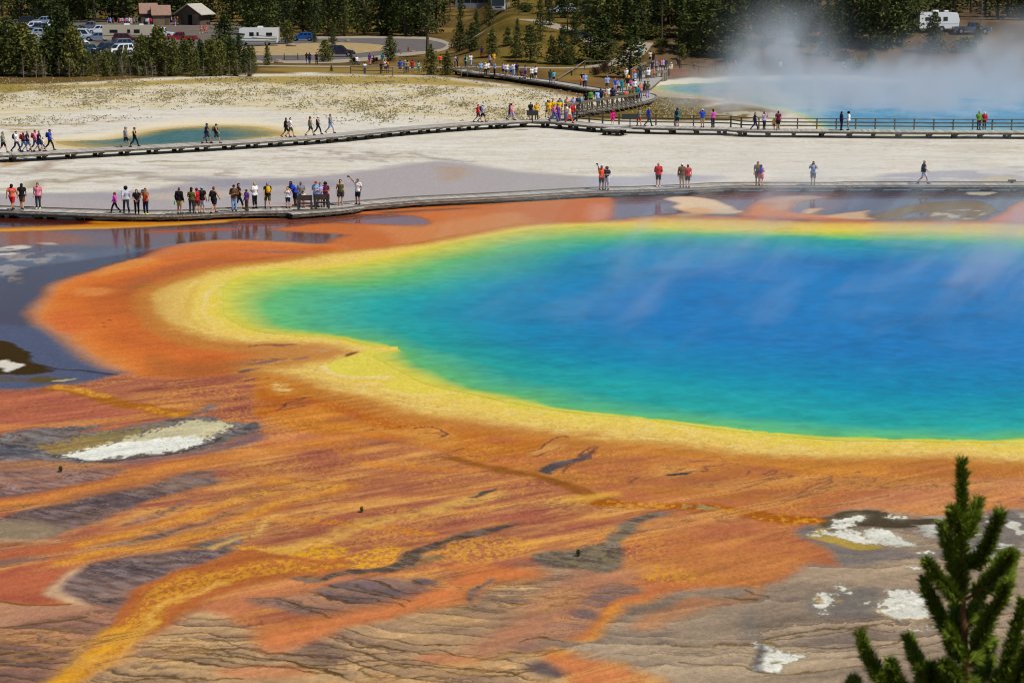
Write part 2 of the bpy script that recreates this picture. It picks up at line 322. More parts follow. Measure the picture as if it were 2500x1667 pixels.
    # right-hand strip between boardwalk and rim
    poly('M 250,390 700,380 1300,370 1500,350 2352,350 2352,560 2200,500 2050,540 1900,560 1500,540 1250,560 900,560 600,590 300,620 150,620 230,560', (116, 110, 128), 0.8, 1.0, 1, 1)
    poly('M 0,470 120,480 210,550 150,600 0,620', (204, 132, 104), 0.8, 0.5, 0.95, 1)
    poly('M 720,420 850,395 1050,405 1250,440 1370,490 1400,525 1470,535 1380,560 1200,560 1000,545 800,500 860,460', (224, 194, 160), 0.5, 0.2, 1, 1)
    poly('M 900,520 1050,500 1200,540 1000,580 800,575 960,545', (222, 160, 96), 0.8, 0.2, 0.8, 1)
    poly('M 1490,560 1560,480 1650,430 1800,390 2050,385 2200,400 2000,440 1950,500 2050,545 2352,590 H 2352,1 H 1000,175 800,170', (208, 134, 84), 0.8, 0.4, 0.0, 1)
    poly('M 1500,545 1560,490 1640,440 1760,420 1900,440 1900,520 2000,550 2352,580 2352,610 1500,580', (208, 132, 82), 0.9, 0.4, 1, 1)
    poly('M 1700,440 1800,395 2050,385 2220,400 2050,425 1950,470 1850,520 1750,500', (198, 160, 138), 1.4, 0.5, 0.9, 1)
    poly('M 2040,545 2100,510 2230,505 2180,530 2120,555', (220, 180, 142), 0.5, 0.3, 0.9, 1)
    poly('H 1400,172 1530,156 1612,146 1590,165 1640,185 1500,185', (214, 172, 130), 0.5, 0.3, 0.9, 1)
    poly('H 1600,176 1660,160 1760,128 1900,110 2100,102 2190,120 2205,150 2140,180 2000,190 1850,190 1700,186', (124, 98, 56), 0.4, 0.5, 0.95, 2)
    poly('H 1900,178 1950,150 2080,140 2160,150 2120,178 2000,186', (196, 178, 142), 0.4, 0.2, 0.9, 2, sst(0.4, 0.52, fbm(X * 1.1, Y * .8, 3, 231)))
    poly('H 1760,182 1800,160 1900,150 1880,176', (112, 110, 130), 0.4, 1.0, 0.9, 1)
    poly('H 2060,62 2150,56 2230,58 2150,70', (190, 178, 150), 0.3, 0.2, 0.8, 2)
    poly('H 2190,196 2260,150 2352,100 2500,80 2500,205 2352,206', (206, 130, 88), 0.6, 0.4, 1, 1)
    line('M 0,634 200,628 420,605 650,575 850,560 960,548', (84, 66, 60), 0.12, 0.3, 0.3, 0.85, 1)
    line('H 800,176 1000,182 1200,178 1500,192 1700,203 2000,200 2230,198', (196, 108, 64), 0.7, 0.9, 0.3, 0.9, 1)
    # ---- orange ring on the left, graded between the dark floor and the cream rim
    OUT = curve(pts('A 2330,330 2100,318 1800,302 1500,298 1250,325 1050,375 900,430 700,490 500,545 350,600 300,640 290,680 220,740 190,800 230,870 330,930 430,1000 500,1060 600,1120 720,1180 840,1212 600,1270 350,1297 0,1322 -300,1330 S -300,1150 300,1150 700,1100 1000,1000 D 560,440 D 330,340 D 120,290 D 600,190 A 2000,1010 1400,980 1070,780 1250,570 1900,440 2352,378'))
    do = -seg_dist(XS, YS, OUT, True); dy = np.abs(seg_dist(XS, YS, YRIM, True))
    ring = sst(-0.5, 0.9, do)
    t = np.clip(do / (do + dy + 1e-6) + 0.45 * n1 + 0.14 * m1 + 0.25 * (fbm(X * 0.12, Y * 0.5, 4, 237) - 0.5), 0, 1)
    rc = mix3(t, [(0, (206, 140, 90)), (0.07, (214, 132, 68)), (0.22, (212, 118, 54)), (0.42, (202, 108, 52)), (0.60, (178, 96, 50)), (0.80, (172, 102, 54)), (0.92, (198, 146, 76)), (1, (220, 182, 98))])
    put(ring, rc, 0.25)
    poly('A 1000,400 1100,350 1300,330 1600,320 2000,340 2200,370 1900,400 1500,400 1200,440', (198, 112, 66), 1.2, 0.3, 0.7, 2)
    poly('A 1100,470 1400,430 1800,410 2200,395 2000,420 1600,450 1300,500 1100,560 900,640 860,600', (170, 98, 62), 1.4, 0.3, 0.7, 2)
    poly('A 1620,372 1750,368 2000,372 2150,385 1900,385', (140, 106, 100), 0.4, 0.6, 0.7, 1)
    poly('A 700,500 850,440 1000,420 1080,425 1000,450 850,500 700,540', (218, 140, 70), 1.0, 0.2, 0.8, 2)
    poly('A 500,640 600,620 800,630 700,670 560,680', (218, 140, 74), 1.0, 0.2, 0.7, 2)
    poly('A 290,840 400,780 520,800 560,900 450,940 350,900', (206, 104, 58), 1.2, 0.2, 0.7, 2)
    poly('A 900,630 960,610 1050,596 1120,597 1130,606 1040,618 950,628', (150, 108, 44), 0.25, 0.2, 0.95, 1)
    for s in ('A 660,860 690,857 686,862', 'A 716,840 746,838 740,843', 'A 680,884 712,883 700,887', 'A 530,1105 570,1104 550,1108'): poly(s, (96, 66, 52), 0.12, 0.2, 0.8, 1)
    poly('A 1060,820 1200,900 1400,985 1900,1010 1700,1060 1400,1050 1150,980 1020,900', (190, 134, 64), 1.6, 0.2, 0.7, 1)
    poly('A 1000,1080 1150,1120 1400,1160 1700,1110 2000,1060 2352,1090 2000,1130 1700,1190 1300,1240 1050,1230', (168, 100, 52), 1.6, 0.2, 0.7, 1)
    # island in the dark pool
    poly('A -60,975 0,988 60,1005 130,1040 190,1075 240,1120 300,1150 370,1178 330,1190 250,1208 150,1215 60,1210 -60,1190', (62, 48, 26), 0.35, 0.3, 1, 2)
    poly('A 0,1112 60,1106 110,1125 180,1138 150,1160 100,1192 60,1170 20,1150 0,1140', (214, 208, 196), 0.3, 0, 1, 2)
    poly('A 0,1215 200,1235 320,1222 460,1240 560,1252 400,1268 250,1268 100,1262 0,1270', (96, 92, 96), 0.6, 0.7, 0.9, 1)
    poly('A 200,1245 300,1226 400,1236 500,1243 400,1266 280,1268', (92, 78, 44), 0.4, 0.2, 0.9, 2)
    poly('A 350,1258 400,1247 500,1246 440,1258', (190, 180, 150), 0.2, 0.1, 0.8, 2)
    line('A 330,1165 450,1180 560,1185 700,1205 800,1215', (60, 56, 60), 0.1, 0.15, 0.5, 0.8, 1)
    # ---- foreground apron: terracotta mats as the base
    FG = curve(pts('S -400,960 A 0,1322 350,1297 600,1272 840,1215 1050,1235 1300,1245 1700,1195 2000,1135 2352,1095 D 0,230 D 120,300 330,345 560,440 800,490 1050,560 1250,610 1500,640 1800,690 2100,730 2352,745 F 250,190 500,230 900,250 1200,275 1500,305 2000,325 S 2150,1122 G 1900,37 2352,60 S 3200,1130 3200,2100 -400,2100'))
    fg = shape_mask(XS, YS, FG, 0.5)
    big = fbm(X * 0.3, Y * 0.3, 4, 241); med = fbm(X * 1.3, Y * 1.0, 4, 251)
    flow = fbm(al * 0.22 + 0.4 * n1, ac * 1.3, 6, 245, 0.6); fl2 = fbm(al * 0.5 + 0.3 * n2, ac * 4.0, 4, 248, 0.6)
    put(fg, mix3(0.5 + 1.1 * (big - 0.5) + 1.6 * (flow - 0.5) + 0.5 * (fl2 - 0.5), [(0, (150, 84, 70)), (0.45, (168, 100, 74)), (0.8, (186, 120, 70)), (1, (202, 140, 78))]), 0.3)
    put(fg * sst(0.60, 0.70, flow) * sst(0.4, 0.6, fl2) * 0.5, (206, 148, 80)); put(fg * sst(0.36, 0.30, fl2) * 0.35, (132, 78, 60))
    # smooth ochre sheet above the ledge
    poly('S 1290,1066 F 250,195 500,235 900,255 1200,280 1500,310 2000,330 S 2150,1124 G 1900,42 2352,62 S 2900,1140 2900,1260 G 2352,370 1900,415 1500,385 1300,372 1100,372 910,410 F 1750,712 1450,688 1200,665 900,645 560,600 450,550 200,505 0,455 D 1850,1000 1750,960 D 1500,880 1000,790 700,745 550,750 300,690 100,590 60,420 300,360', (186, 116, 60), 0.8, 0.3, 1, 1)
    poly('F 500,240 900,258 1500,312 2100,335 2352,345 2352,440 1900,420 1500,360 1100,330 800,300', (204, 132, 52), 1.0, 0.3, 0.8, 1)
    poly('F 0,160 120,155 170,190 100,250 0,300 D 1900,860 D 1700,800 1500,740 1200,690 900,560 1100,600 1400,660 1800,720', (194, 112, 36), 0.7, 0.3, 0.95, 1)
    poly('F 450,480 800,560 1200,600 1700,640 1900,700 1500,685 1000,640 560,590', (188, 110, 72), 0.8, 0.3, 0.8, 1)
    poly('G 1000,330 1400,250 1800,200 2352,160 S 2700,1150 2700,1250 G 2352,375 1900,410 1500,385 1150,375', (196, 128, 88), 1.0, 0.3, 0.9, 1)
    poly('F 900,330 1200,320 1400,350 1200,390 1000,440 800,440 800,380', (202, 130, 70), 0.8, 0.3, 0.7, 1)
    # amber fan
    poly('D 60,400 300,350 480,430 700,470 900,560 1100,660 1400,660 1800,710 2120,740 2000,860 1850,960 1700,950 1500,890 1200,800 900,770 700,740 540,740 350,700 250,640 110,590 90,540', (194, 116, 46), 0.7, 0.3, 1, 1)
    poly('D 100,420 300,480 540,470 700,500 900,570 1050,640 1250,660 1400,650 1250,700 1000,690 800,640 600,560 400,520 250,560 150,600 90,590', (180, 98, 36), 0.6, 0.3, 0.85, 1)
    poly('D 450,560 700,600 900,700 800,750 600,700', (204, 128, 50), 0.9, 0.3, 0.8, 2)
    poly('D 880,680 1100,700 1380,700 1500,760 1450,830 1250,810 1050,790 1080,760', (206, 138, 66), 0.8, 0.2, 0.8, 2)
    poly('D 1950,860 2050,800 2150,750 2200,770 2200,820 2080,860', (206, 142, 78), 0.5, 0.2, 0.9, 1)
    poly('D 2200,770 2240,750 2290,760 2280,800 2220,805', (172, 104, 46), 0.3, 0.2, 0.9, 1)
    poly('D 0,740 200,720 400,720 560,750 400,800 200,820 0,830', (196, 122, 84), 0.8, 0.3, 0.8, 1)
    # gold flecked mats
    speck = sst(0.48, 0.62, 0.62 * fbm(X * 14, Y * 8, 2, 261) + 0.38 * fbm(al * 0.6, ac * 1.2, 3, 265))
    put(fg * speck * sst(0.42, 0.6, fbm(X * 0.35, Y * 0.4, 3, 271)) * 0.55, (216, 146, 70))
    put(fg * sst(0.5, 0.72, fbm(X * 0.5, Y * 0.7, 4, 281)) * 0.4, (164, 88, 72))
    GOLD = (206, 140, 44); RED = (190, 96, 56)
    def stream(s, half, soft, a=1.0, c=GOLD, tex=True, core=0.55):
        line(s, (188, 112, 58), half * 1.45, soft * 1.6, 0.3, 0.85 * a)
        tx = 0.5 + 0.6 * sst(0.4, 0.6, fbm(X * 13, Y * 8, 2, 291)) if tex else None
        line(s, c, half * core, soft, 0.25, a, 2, np.minimum(tx, 1) if tex else None)
    # ---- grey, mauve and tan dry shelves with their own fine relief
    dir1 = X * 0.8 + Y * 0.35; dir2 = -X * 0.28 + Y
    scr = fbm(dir1 * 0.7, dir2 * 2.6 + 0.8 * n1, 4, 301)
    dA = X * 0.86 - Y * 0.5; dB = X * 0.5 + Y * 0.86                    # little falls lie across the slope
    hr = np.abs(fbm(dA * 1.1 + 0.5 * m1, dB * 4.5 + 0.8 * m2, 3, 305, 0.55) - 0.5); hr2 = fbm(dA * 2.0, dB * 6.0, 2, 307)
    def terraces(s, c1, c2, soft, slope, period, seed, a=1.0, dark=(82, 62, 42), lw=0.10, curvy=1.0):
        mk = shape_mask(XW, YW, curve(pts(s)), soft * 0.6) * a; sel = mk > 0.003
        if not sel.any(): return
        x, y = X[sel], Y[sel]; q = x * slope + y + curvy * (2.4 * n1[sel] + 0.55 * m1[sel] + 0.10 * fine[sel])
        q = q / period + 1.3 * (fbm(x * 0.1, y * 0.35, 3, seed) - 0.5)
        def level(q, sd):
            n = np.floor(q); f = q - n; d = np.minimum(f, 1 - f)
            tone = vnoise(x * 0.16 + 0.37 * n, n * 5.31, sd) + 0.35 * (f - 0.5); return d, tone, n
        d1, t1, k1 = level(q, seed + 1); d2, t2, k2 = level(q * 2.3 + 0.8 * m1[sel], seed + 2)
        gate = sst(0.38, 0.6, fbm(x * 0.2, y * 0.5, 3, seed + 9))                # where the fine steps show
        t = 0.5 + 1.1 * (t1 - 0.5) + 0.9 * gate * (t2 - 0.5) + 0.9 * (fbm(x * 0.25, y * 0.4, 4, seed + 3) - 0.5) + 0.35 * (hr2[sel] - 0.5)
        cc = np.zeros(X.shape + (3,), np.float32); cc[sel] = mix3(t, [(0, c1), (0.5, tuple((p + r) / 2 for p, r in zip(c1, c2))), (1, c2)]); put(mk, cc, 0.35)
        pres = sst(0.36, 0.6, fbm(x * 0.14 + 0.3 * n1[sel], y * 0.45, 4, seed + 7, 0.6)); z = np.zeros(X.shape, np.float32)
        z[sel] = mk[sel] * sst(lw, lw * 0.3, d1) * pres * 0.85; put(z, dark, 0.35)
        z[sel] = mk[sel] * sst(0.20, 0.05, d2) * gate * sst(0.4, 0.6, vnoise(x * 0.3, k2 * 3.7, seed + 5)) * 0.5; put(z, tuple(v * 0.8 + 18 for v in dark), 0.35)
    def shelf(s, c1, c2, soft, a=1.0, w=0.3, lines=1.0):
        mk = shape_mask(XW, YW, curve(pts(s)), soft * 0.45) * a
        cc = mix3(0.5 + 1.5 * (fbm(X * 0.35, Y * 0.5, 4, 311) - 0.5) + 0.9 * (scr - 0.5) + 0.5 * (hr2 - 0.5), [(0, c1), (1, c2)])
        put(mk, cc, w)
        put(mk * sst(0.46, 0.34, hr2) * lines * 0.35, tuple(v * 0.7 for v in c1), w)
        put(mk * sst(0.58, 0.70, hr2) * lines * 0.40, tuple(min(255, v * 1.0 + 44) for v in c1), w)
        put(mk * sst(0.07, 0.012, hr) * lines * sst(0.36, 0.56, fbm(X * 0.5, Y * 0.6, 3, 309)) * 0.6, tuple(v * 0.62 for v in c1), w)
        return mk
    MA, MB, GB = (112, 92, 94), (146, 112, 100), (92, 90, 100)
    # left lens with the white crust
    shelf('B -80,480 0,470 250,415 450,390 690,373 640,395 500,428 700,415 900,380 1100,352 1250,320 1350,290 1420,250 1500,240 1480,262 1380,300 1330,325 1500,318 1560,345 1700,360 1790,375 1750,425 1600,480 1350,560 1100,600 700,640 400,655 200,662 -80,650', GB, (132, 116, 108), 0.6, 1, 0.6)
    poly('B 690,640 1100,605 1350,565 1600,490 1750,440 1800,470 1600,540 1300,600 900,650', (118, 96, 104), 0.8, 0.6, 0.9, 1)
    rg0 = 0.5 * fbm(X * 1.2, Y * 1.8, 4, 321, 0.65) + 0.5 * fbm(X * 9, Y * 6, 2, 325)
    def ragged(s, c, soft, lo=0.36, hi=0.66, amp=1.7):
        mk = shape_mask(XW, YW, curve(pts(s)), soft); put(sst(0.02, 0.3, mk) * sst(lo, hi, mk + amp * (rg0 - 0.5)), c, 0)
    ragged('B 240,555 400,500 600,440 800,402 1000,385 1160,368 1100,400 900,470 700,530 550,570 350,605', (136, 118, 78), 1.0)
    ragged('B 395,612 480,592 560,572 700,520 850,470 1000,420 1200,372 1400,350 1560,345 1620,368 1560,410 1450,440 1400,490 1250,545 1100,577 850,602 650,617 500,617', (196, 184, 150), 0.8)
    ragged('B 400,612 600,562 800,505 1000,475 1250,455 1400,465 1380,495 1250,543 1100,575 850,600 650,615 500,616', (224, 220, 212), 0.7, 0.40, 0.62, 1.7)
    line('B 350,610 700,632 900,618 1150,585 1400,510 1500,470', (58, 52, 56), 0.12, 0.25, 0.5, 0.8, 2)
    shelf('B -80,660 300,640 700,655 830,690 760,755 550,795 350,835 150,865 -80,885', (106, 94, 104), (170, 118, 90), 0.8)
    poly('B -80,640 400,640 800,650 830,690 500,700 -80,700', (166, 110, 76), 0.7, 0.3, 0.6, 2)
    shelf('B -80,1060 0,1030 200,960 350,930 600,840 800,790 1000,740 1250,705 1470,698 1490,712 1350,735 1520,733 1590,712 1500,755 1570,768 1500,800 1350,832 1200,862 1000,932 800,1002 650,1052 500,1112 300,1165 -80,1180', (104, 86, 88), (136, 108, 94), 0.5)
    poly('B -80,1050 250,1060 420,1100 300,1165 -80,1185', (152, 130, 106), 0.9, 0.2, 0.85, 1)
    shelf('B 780,1065 1000,1000 1200,950 1330,912 1250,955 1100,1012 950,1055', (124, 92, 88), (156, 106, 84), 0.4)
    shelf('B 850,1170 1000,1130 1200,1080 1400,1030 1520,975 1700,910 1850,872 2010,876 1950,902 1800,942 1650,982 1500,1052 1350,1102 1150,1162 1080,1205 900,1195', (92, 76, 78), (128, 98, 88), 0.4)
    line('B 850,1175 1000,1185 1120,1200 1300,1222 1500,1245', (112, 86, 30), 0.16, 0.25, 0.2, 0.9, 1)
    shelf('B 460,1262 600,1225 700,1200 900,1188 1100,1212 850,1245 650,1275 500,1276', (108, 104, 108), (158, 138, 122), 0.4)
    shelf('B 1270,1230 1400,1190 1600,1140 1640,1170 1560,1240 1450,1250', (110, 98, 92), (140, 116, 98), 0.4)
    shelf('C 480,805 600,742 800,712 1000,680 1300,680 1560,680 1540,715 1350,780 1150,842 1050,892 1000,922 920,945 880,985 820,1042 760,1085 600,1065 450,1005 370,935 410,865', (98, 84, 90), (150, 118, 104), 0.7)
    shelf('C -80,1200 200,1170 420,1140 600,1090 800,1100 790,1190 700,1250 620,1330 570,1400 480,1480 350,1567 300,1640 -80,1640', (92, 70, 74), (150, 108, 88), 0.8)
    terraces('C -80,1180 200,1165 420,1140 600,1095 790,1110 780,1190 690,1250 610,1330 560,1400 470,1480 340,1567 290,1640 -80,1640', (98, 78, 78), (186, 130, 100), 0.8, 0.1, 0.8, 551, 0.9)
    poly('C -80,1040 100,1030 420,1045 600,1075 760,1095 600,1110 400,1140 200,1165 -80,1190', (188, 136, 108), 0.6, 0.3, 0.85, 2)
    poly('C -80,655 0,650 300,655 480,655 480,690 250,720 0,760 -80,770', (128, 100, 94), 0.6, 0.3, 0.8, 2)
    line('C -80,600 0,595 200,598 400,602', (196, 150, 116), 0.12, 0.35, 0.2, 0.8, 1)
    # peach halo then the red lobe
    poly('C 600,742 480,800 430,860 340,920 300,960 370,1000 450,1040 600,1060 480,980 430,930 470,860 560,800', (208, 166, 130), 0.5, 0.2, 0.9, 1)
    poly('C -80,850 0,825 100,770 300,722 470,708 600,738 480,800 410,860 310,915 285,960 350,1000 410,1038 300,1050 100,1022 -80,1010', (178, 98, 68), 0.5, 0.3, 1, 1)
    poly('C -80,980 100,960 260,965 330,1000 200,1010 -80,1000', (164, 82, 66), 0.7, 0.3, 0.7, 2)
    poly('C 50,800 150,780 270,775 150,820 60,815', (164, 82, 66), 0.7, 0.3, 0.7, 2)
    line('C -80,1012 0,1018 150,1035 300,1048 460,1045', (112, 84, 34), 0.07, 0.1, 0.2, 0.9, 1)
    line('C -80,1190 0,1190 150,1182 300,1165 400,1160 560,1140', (104, 76, 36), 0.05, 0.09, 0.2, 0.9, 1)
    # streams
    stream('B -100,945 0,930 300,900 600,830 850,780 1050,720 1300,650 1600,590 1900,540 2150,510 2352,470', 0.55, 0.35, 0.9, (208, 132, 66))
    stream('B 450,1235 650,1190 900,1120 1150,1060 1350,990 1500,950 1700,892 1900,850', 0.38, 0.25, 0.95, (212, 146, 56))
    stream('B 500,1312 700,1270 900,1240 1100,1212 1250,1170 1500,1080 1700,1000 1900,930 2100,870 2352,800 D 200,1060', 0.42, 0.3, 0.95, (214, 146, 54))
    line('B -80,1280 0,1272 200,1250 450,1235', (180, 98, 64), 0.4, 0.4, 0.3, 0.9, 1)
    line('C 1430,660 1500,620 1600,580 1750,550 1800,500 1830,450 1900,420', (222, 172, 96), 0.1, 0.3, 0.2, 0.9, 1)
    def goldpatch(s, a=0.9, c=GOLD):
        poly(s, c, 0.5, 0.25, a, 2, np.minimum(1, 0.12 + 0.95 * sst(0.38, 0.62, fbm(X * 12, Y * 7, 3, 331))))
    goldpatch('C 1570,685 1650,625 1800,620 2000,640 2100,660 2352,640 2352,700 2200,720 2050,715 1850,720 1700,700', 1, (224, 160, 36))
    goldpatch('E -200,650 0,640 250,600 420,670 700,620 850,650 750,720 600,775 300,775 100,740 -200,720', 0.95, (220, 156, 46))
    goldpatch('E -200,450 0,440 200,460 400,480 600,490 900,530 1150,570 900,560 600,520 300,500 0,470', 0.9, (212, 132, 34))
    goldpatch('D 700,910 1000,930 1300,960 1650,960 1500,990 1200,990 900,960', 0.75, (208, 128, 44))
    goldpatch('D 350,800 600,780 800,830 700,870 500,860', 0.6, (206, 128, 48))
    goldpatch('E 1750,330 1900,290 2100,245 2200,260 2150,330 2352,330 2352,360 1900,350 1850,380', 0.85, (216, 160, 78))
    goldpatch('E 900,720 1100,620 1300,590 1600,600 1800,640 1650,720 1550,760 1300,780 1100,740', 0.8, (214, 150, 62))
    goldpatch('F 500,1110 700,1060 900,1080 1100,1100 1300,1150 1500,1180 1550,1200 1400,1230 1100,1210 900,1200 700,1150', 1, (216, 146, 48))
    goldpatch('F 700,900 1200,900 1700,880 1900,960 1800,1080 1500,1180 1100,1120 800,1050', 0.55, (210, 132, 60))
    goldpatch('A -50,1365 300,1350 500,1330 400,1360 100,1400 -50,1410', 0.7, (206, 130, 72))
    goldpatch('B -50,440 0,430 200,390 500,360 700,350 900,320 1100,300 700,370 300,400 -50,450', 0.7, (206, 130, 60))
    poly('B -80,190 300,170 700,200 1000,260 800,330 400,360 -80,380', (176, 96, 76), 1.0, 0.4, 0.7, 1)
    # pale yellow diagonal ribbon through the terracotta
    line('E -200,690 0,650 200,610 400,560 600,500 800,450 1000,400 1200,350 1400,300', (220, 166, 84), 0.4, 0.6, 0.2, 0.85, 2, 0.45 + 0.55 * sst(0.35, 0.6, fbm(X * 3, Y * 3, 3, 341)))
    # main golden stream, lower left
    MS = 'C 300,1640 400,1540 480,1480 570,1400 620,1330 700,1250 760,1200 790,1100 850,1040 890,980 940,920 1060,870 1200,820 1400,770 1560,690 1700,660 1900,690 2200,720 2352,700 2352,790 2100,830 1900,860 1700,900 1500,970 1350,1020 1300,1080 1200,1150 1100,1220 1000,1290 900,1380 830,1450 740,1520 600,1640'
    poly(MS, (180, 102, 54), 0.35, 0.25, 1, 1)
    poly('C 370,1600 560,1470 680,1340 800,1230 900,1100 1000,960 1200,860 1500,820 1800,730 2100,730 2352,720 2352,760 2000,800 1700,850 1450,930 1250,1000 1150,1080 1080,1180 950,1280 860,1380 760,1460 560,1620', (208, 142, 50), 0.5, 0.2, 1, 2, np.minimum(1, 0.12 + 0.95 * sst(0.36, 0.6, fbm(X * 12, Y * 7, 3, 351))))
    line('C 620,1640 760,1500 860,1400 980,1210 1090,1060 1300,980 1500,910', (230, 176, 84), 0.12, 0.3, 0.1, 0.7, 2)
    line('C 420,1600 600,1420 760,1290 860,1260', (228, 164, 44), 0.4, 0.6, 0.1, 0.7, 2)
    poly('C 1350,1080 1500,990 1900,880 2352,800 2352,870 2000,930 1700,1050 1500,1180 1200,1250 1050,1270 1200,1180', (196, 122, 82), 0.7, 0.3, 0.85, 1)
    # ---- terraces: long dark wandering treads
    terraces('E -150,950 0,930 200,880 430,850 650,840 800,850 1000,860 1090,880 1000,932 880,992 800,1022 600,1062 400,1102 200,1085 0,1062 -300,1000', (112, 94, 98), (182, 130, 100), 0.5, 0.32, 0.8, 401)
    terraces('C 1600,1160 1900,1190 2200,1180 E 250,1210 250,1130 500,1100 900,1040 1200,990 1500,900 1640,800 1700,790 1850,815 2000,870 1900,960 1700,1080 1500,1200 1600,1250 2000,1275 1860,1350 1820,1400 1900,1480 1950,1567 1950,1660 C 700,1640 760,1510 840,1450 920,1380 1010,1290 1120,1220 1220,1150 1310,1085 1500,1080', (122, 98, 88), (206, 164, 118), 0.6, 0.3, 0.75, 431)
    poly('E -100,1180 0,1170 150,1190 240,1230 150,1280 0,1340 -150,1340 -200,1250', (204, 126, 86), 0.9, 0.3, 0.9, 1)
    poly('E 150,1250 300,1300 450,1340 300,1420 100,1400 -100,1400 0,1340', (104, 82, 82), 0.9, 0.4, 0.7, 2)
    poly('E 900,1420 1000,1370 1200,1360 1330,1400 1200,1440', (196, 124, 86), 0.6, 0.3, 0.8, 1)
    poly('E 1650,1440 1750,1410 1880,1440 1920,1500 1850,1530 1650,1490', (90, 78, 84), 0.6, 0.4, 0.9, 1)
    poly('C 1500,1480 1800,1450 2000,1440 2150,1490 1900,1540 1600,1540', (196, 122, 84), 0.6, 0.3, 0.7, 1)
    terraces('F 100,1120 300,1130 500,1140 400,1210 300,1290 100,1420 -100,1480 -250,1440 0,1300', (124, 102, 92), (188, 152, 118), 0.5, 0.28, 0.8, 461, 0.8)
    terraces('F 250,1360 500,1190 650,1160 830,1200 800,1250 620,1330 550,1400 500,1470 350,1550 0,1640 -200,1560', (126, 100, 96), (182, 128, 96), 0.5, 0.1, 0.55, 491)
    stream('F 200,1660 330,1567 450,1500 560,1412 590,1372 700,1320 900,1262 1100,1225 1300,1190', 0.26, 0.25, 1.0, (214, 138, 56), True, 0.75)
    poly('E 1790,1375 1930,1385 2200,1430 2352,1480 2420,1640 2050,1640 1950,1500 1850,1440', (202, 122, 76), 0.8, 0.3, 0.95, 1)
    poly('F 560,1170 850,1180 1300,1190 1380,1215 1000,1250 700,1320 600,1300 780,1230', (200, 116, 70), 0.5, 0.3, 0.8, 1)
    # dark wedge streaks
    shelf('E -60,850 0,842 300,802 550,772 700,742 790,692 880,660 1000,620 1200,570 1400,520 1630,488 1550,522 1350,572 1150,622 950,692 850,762 700,802 400,822 100,852', (92, 76, 68), (122, 98, 78), 0.3)
    shelf('E 830,790 950,700 1080,705 1000,740 900,770', (128, 106, 76), (160, 124, 80), 0.3, 0.8)
    stream('E -100,1230 0,1210 250,1130 500,1085 800,1030 1000,985 1250,900 1450,860 1650,840', 0.42, 0.5, 0.9, (206, 122, 76), False, 0.8)
    poly('E 1250,860 1100,780 1400,770 1650,830 1500,880 1200,930 1000,990 850,1010', (202, 116, 66), 0.6, 0.3, 0.85, 1)
    shelf('E 1250,965 1350,920 1450,890 1480,900 1350,950 1270,972', (112, 94, 92), (140, 110, 96), 0.25, 0.9)
    line('E 1350,1330 1500,1240 1600,1180 1750,1050 1900,940 2100,870 2352,800', (176, 120, 92), 0.5, 0.8, 0.3, 0.85, 1)
    shelf('F 40,1040 150,1005 300,960 500,920 620,840 730,770 870,725 1035,728 950,762 800,802 720,862 650,952 600,1082 500,1135 300,1122 100,1102', (98, 84, 78), (140, 122, 98), 0.4, 1, 0.2)
    poly('F 150,1050 350,1000 550,960 600,1020 500,1110 300,1110', (132, 116, 84), 0.5, 0, 0.7, 2, sst(0.4, 0.55, fbm(X * 4, Y * 3, 3, 361)))
    shelf('D 2020,985 2100,940 2200,910 2352,868 2330,895 2200,950 2080,1008', (82, 78, 84), (110, 98, 98), 0.2, 1, 0.7, 0.4)
    shelf('D 1540,1175 1620,1140 1690,1122 1640,1160 1560,1180', (84, 72, 66), (110, 90, 80), 0.15, 1, 0.4, 0.3)
    shelf('F 930,430 980,412 1060,408 1050,430 960,440', (72, 62, 62), (96, 82, 80), 0.15, 1, 0.4, 0.3)
    # ---- grey tan flats at right
    terraces('G 800,500 850,420 910,415 1100,375 1300,368 1500,385 1900,412 2352,372 S 3000,1230 3000,1900 F 300,1640 F 420,1540 560,1440 620,1390 750,1320 950,1265 1150,1230 1350,1210 1550,1200 1700,1130 1790,1070 1830,1030 2100,1060 2000,930 1900,850 1800,800', (128, 110, 98), (182, 156, 130), 0.6, -0.1, 0.8, 521, 1, (100, 82, 64), 0.08, 1.4)
    poly('G 800,500 860,440 930,430 1050,600 1300,640 1600,650 1900,640 2352,620 2352,680 1700,700 1200,760 1100,760 1000,640 850,570', (112, 106, 108), 0.7, 0.5, 0.7, 2)
    poly('G 1900,420 2352,385 2352,600 2000,640 1750,560 1700,450', (108, 102, 104), 0.7, 0.5, 0.8, 2)
    poly('G 1000,920 1150,900 1350,930 1350,1050 1250,1090 1000,1090 850,1060 900,960', (106, 102, 102), 0.8, 0.4, 0.75, 2)
    poly('F 1450,1420 1550,1400 1600,1480 1650,1567 1500,1540', (118, 110, 104), 0.7, 0.3, 0.7, 2)
    poly('G 850,1250 1100,1200 1300,1260 1200,1310 950,1330', (112, 100, 96), 0.8, 0.3, 0.5, 2)
    poly('G 0,1180 300,1160 500,1180 400,1300 200,1310 0,1290', (158, 136, 116), 0.9, 0.2, 0.6, 2)
    poly('G -50,1450 300,1470 600,1500 1100,1520 1100,1640 -50,1640', (166, 144, 120), 0.9, 0.2, 0.7, 2)
    poly('G 230,980 400,1000 500,940 560,930 480,1000 200,1055 0,1130 -200,1200 -300,1150 0,1030', (194, 124, 76), 0.8, 0.3, 0.6, 2)
    poly('F 1750,760 1950,740 1800,830 1850,860 2000,950 2090,1060 1840,1030 1790,1070 1700,1140 1550,1195 1400,1215 1200,1190 900,1000 1000,800 1300,740', (184, 108, 68), 0.4, 0.3, 0.55, 1)
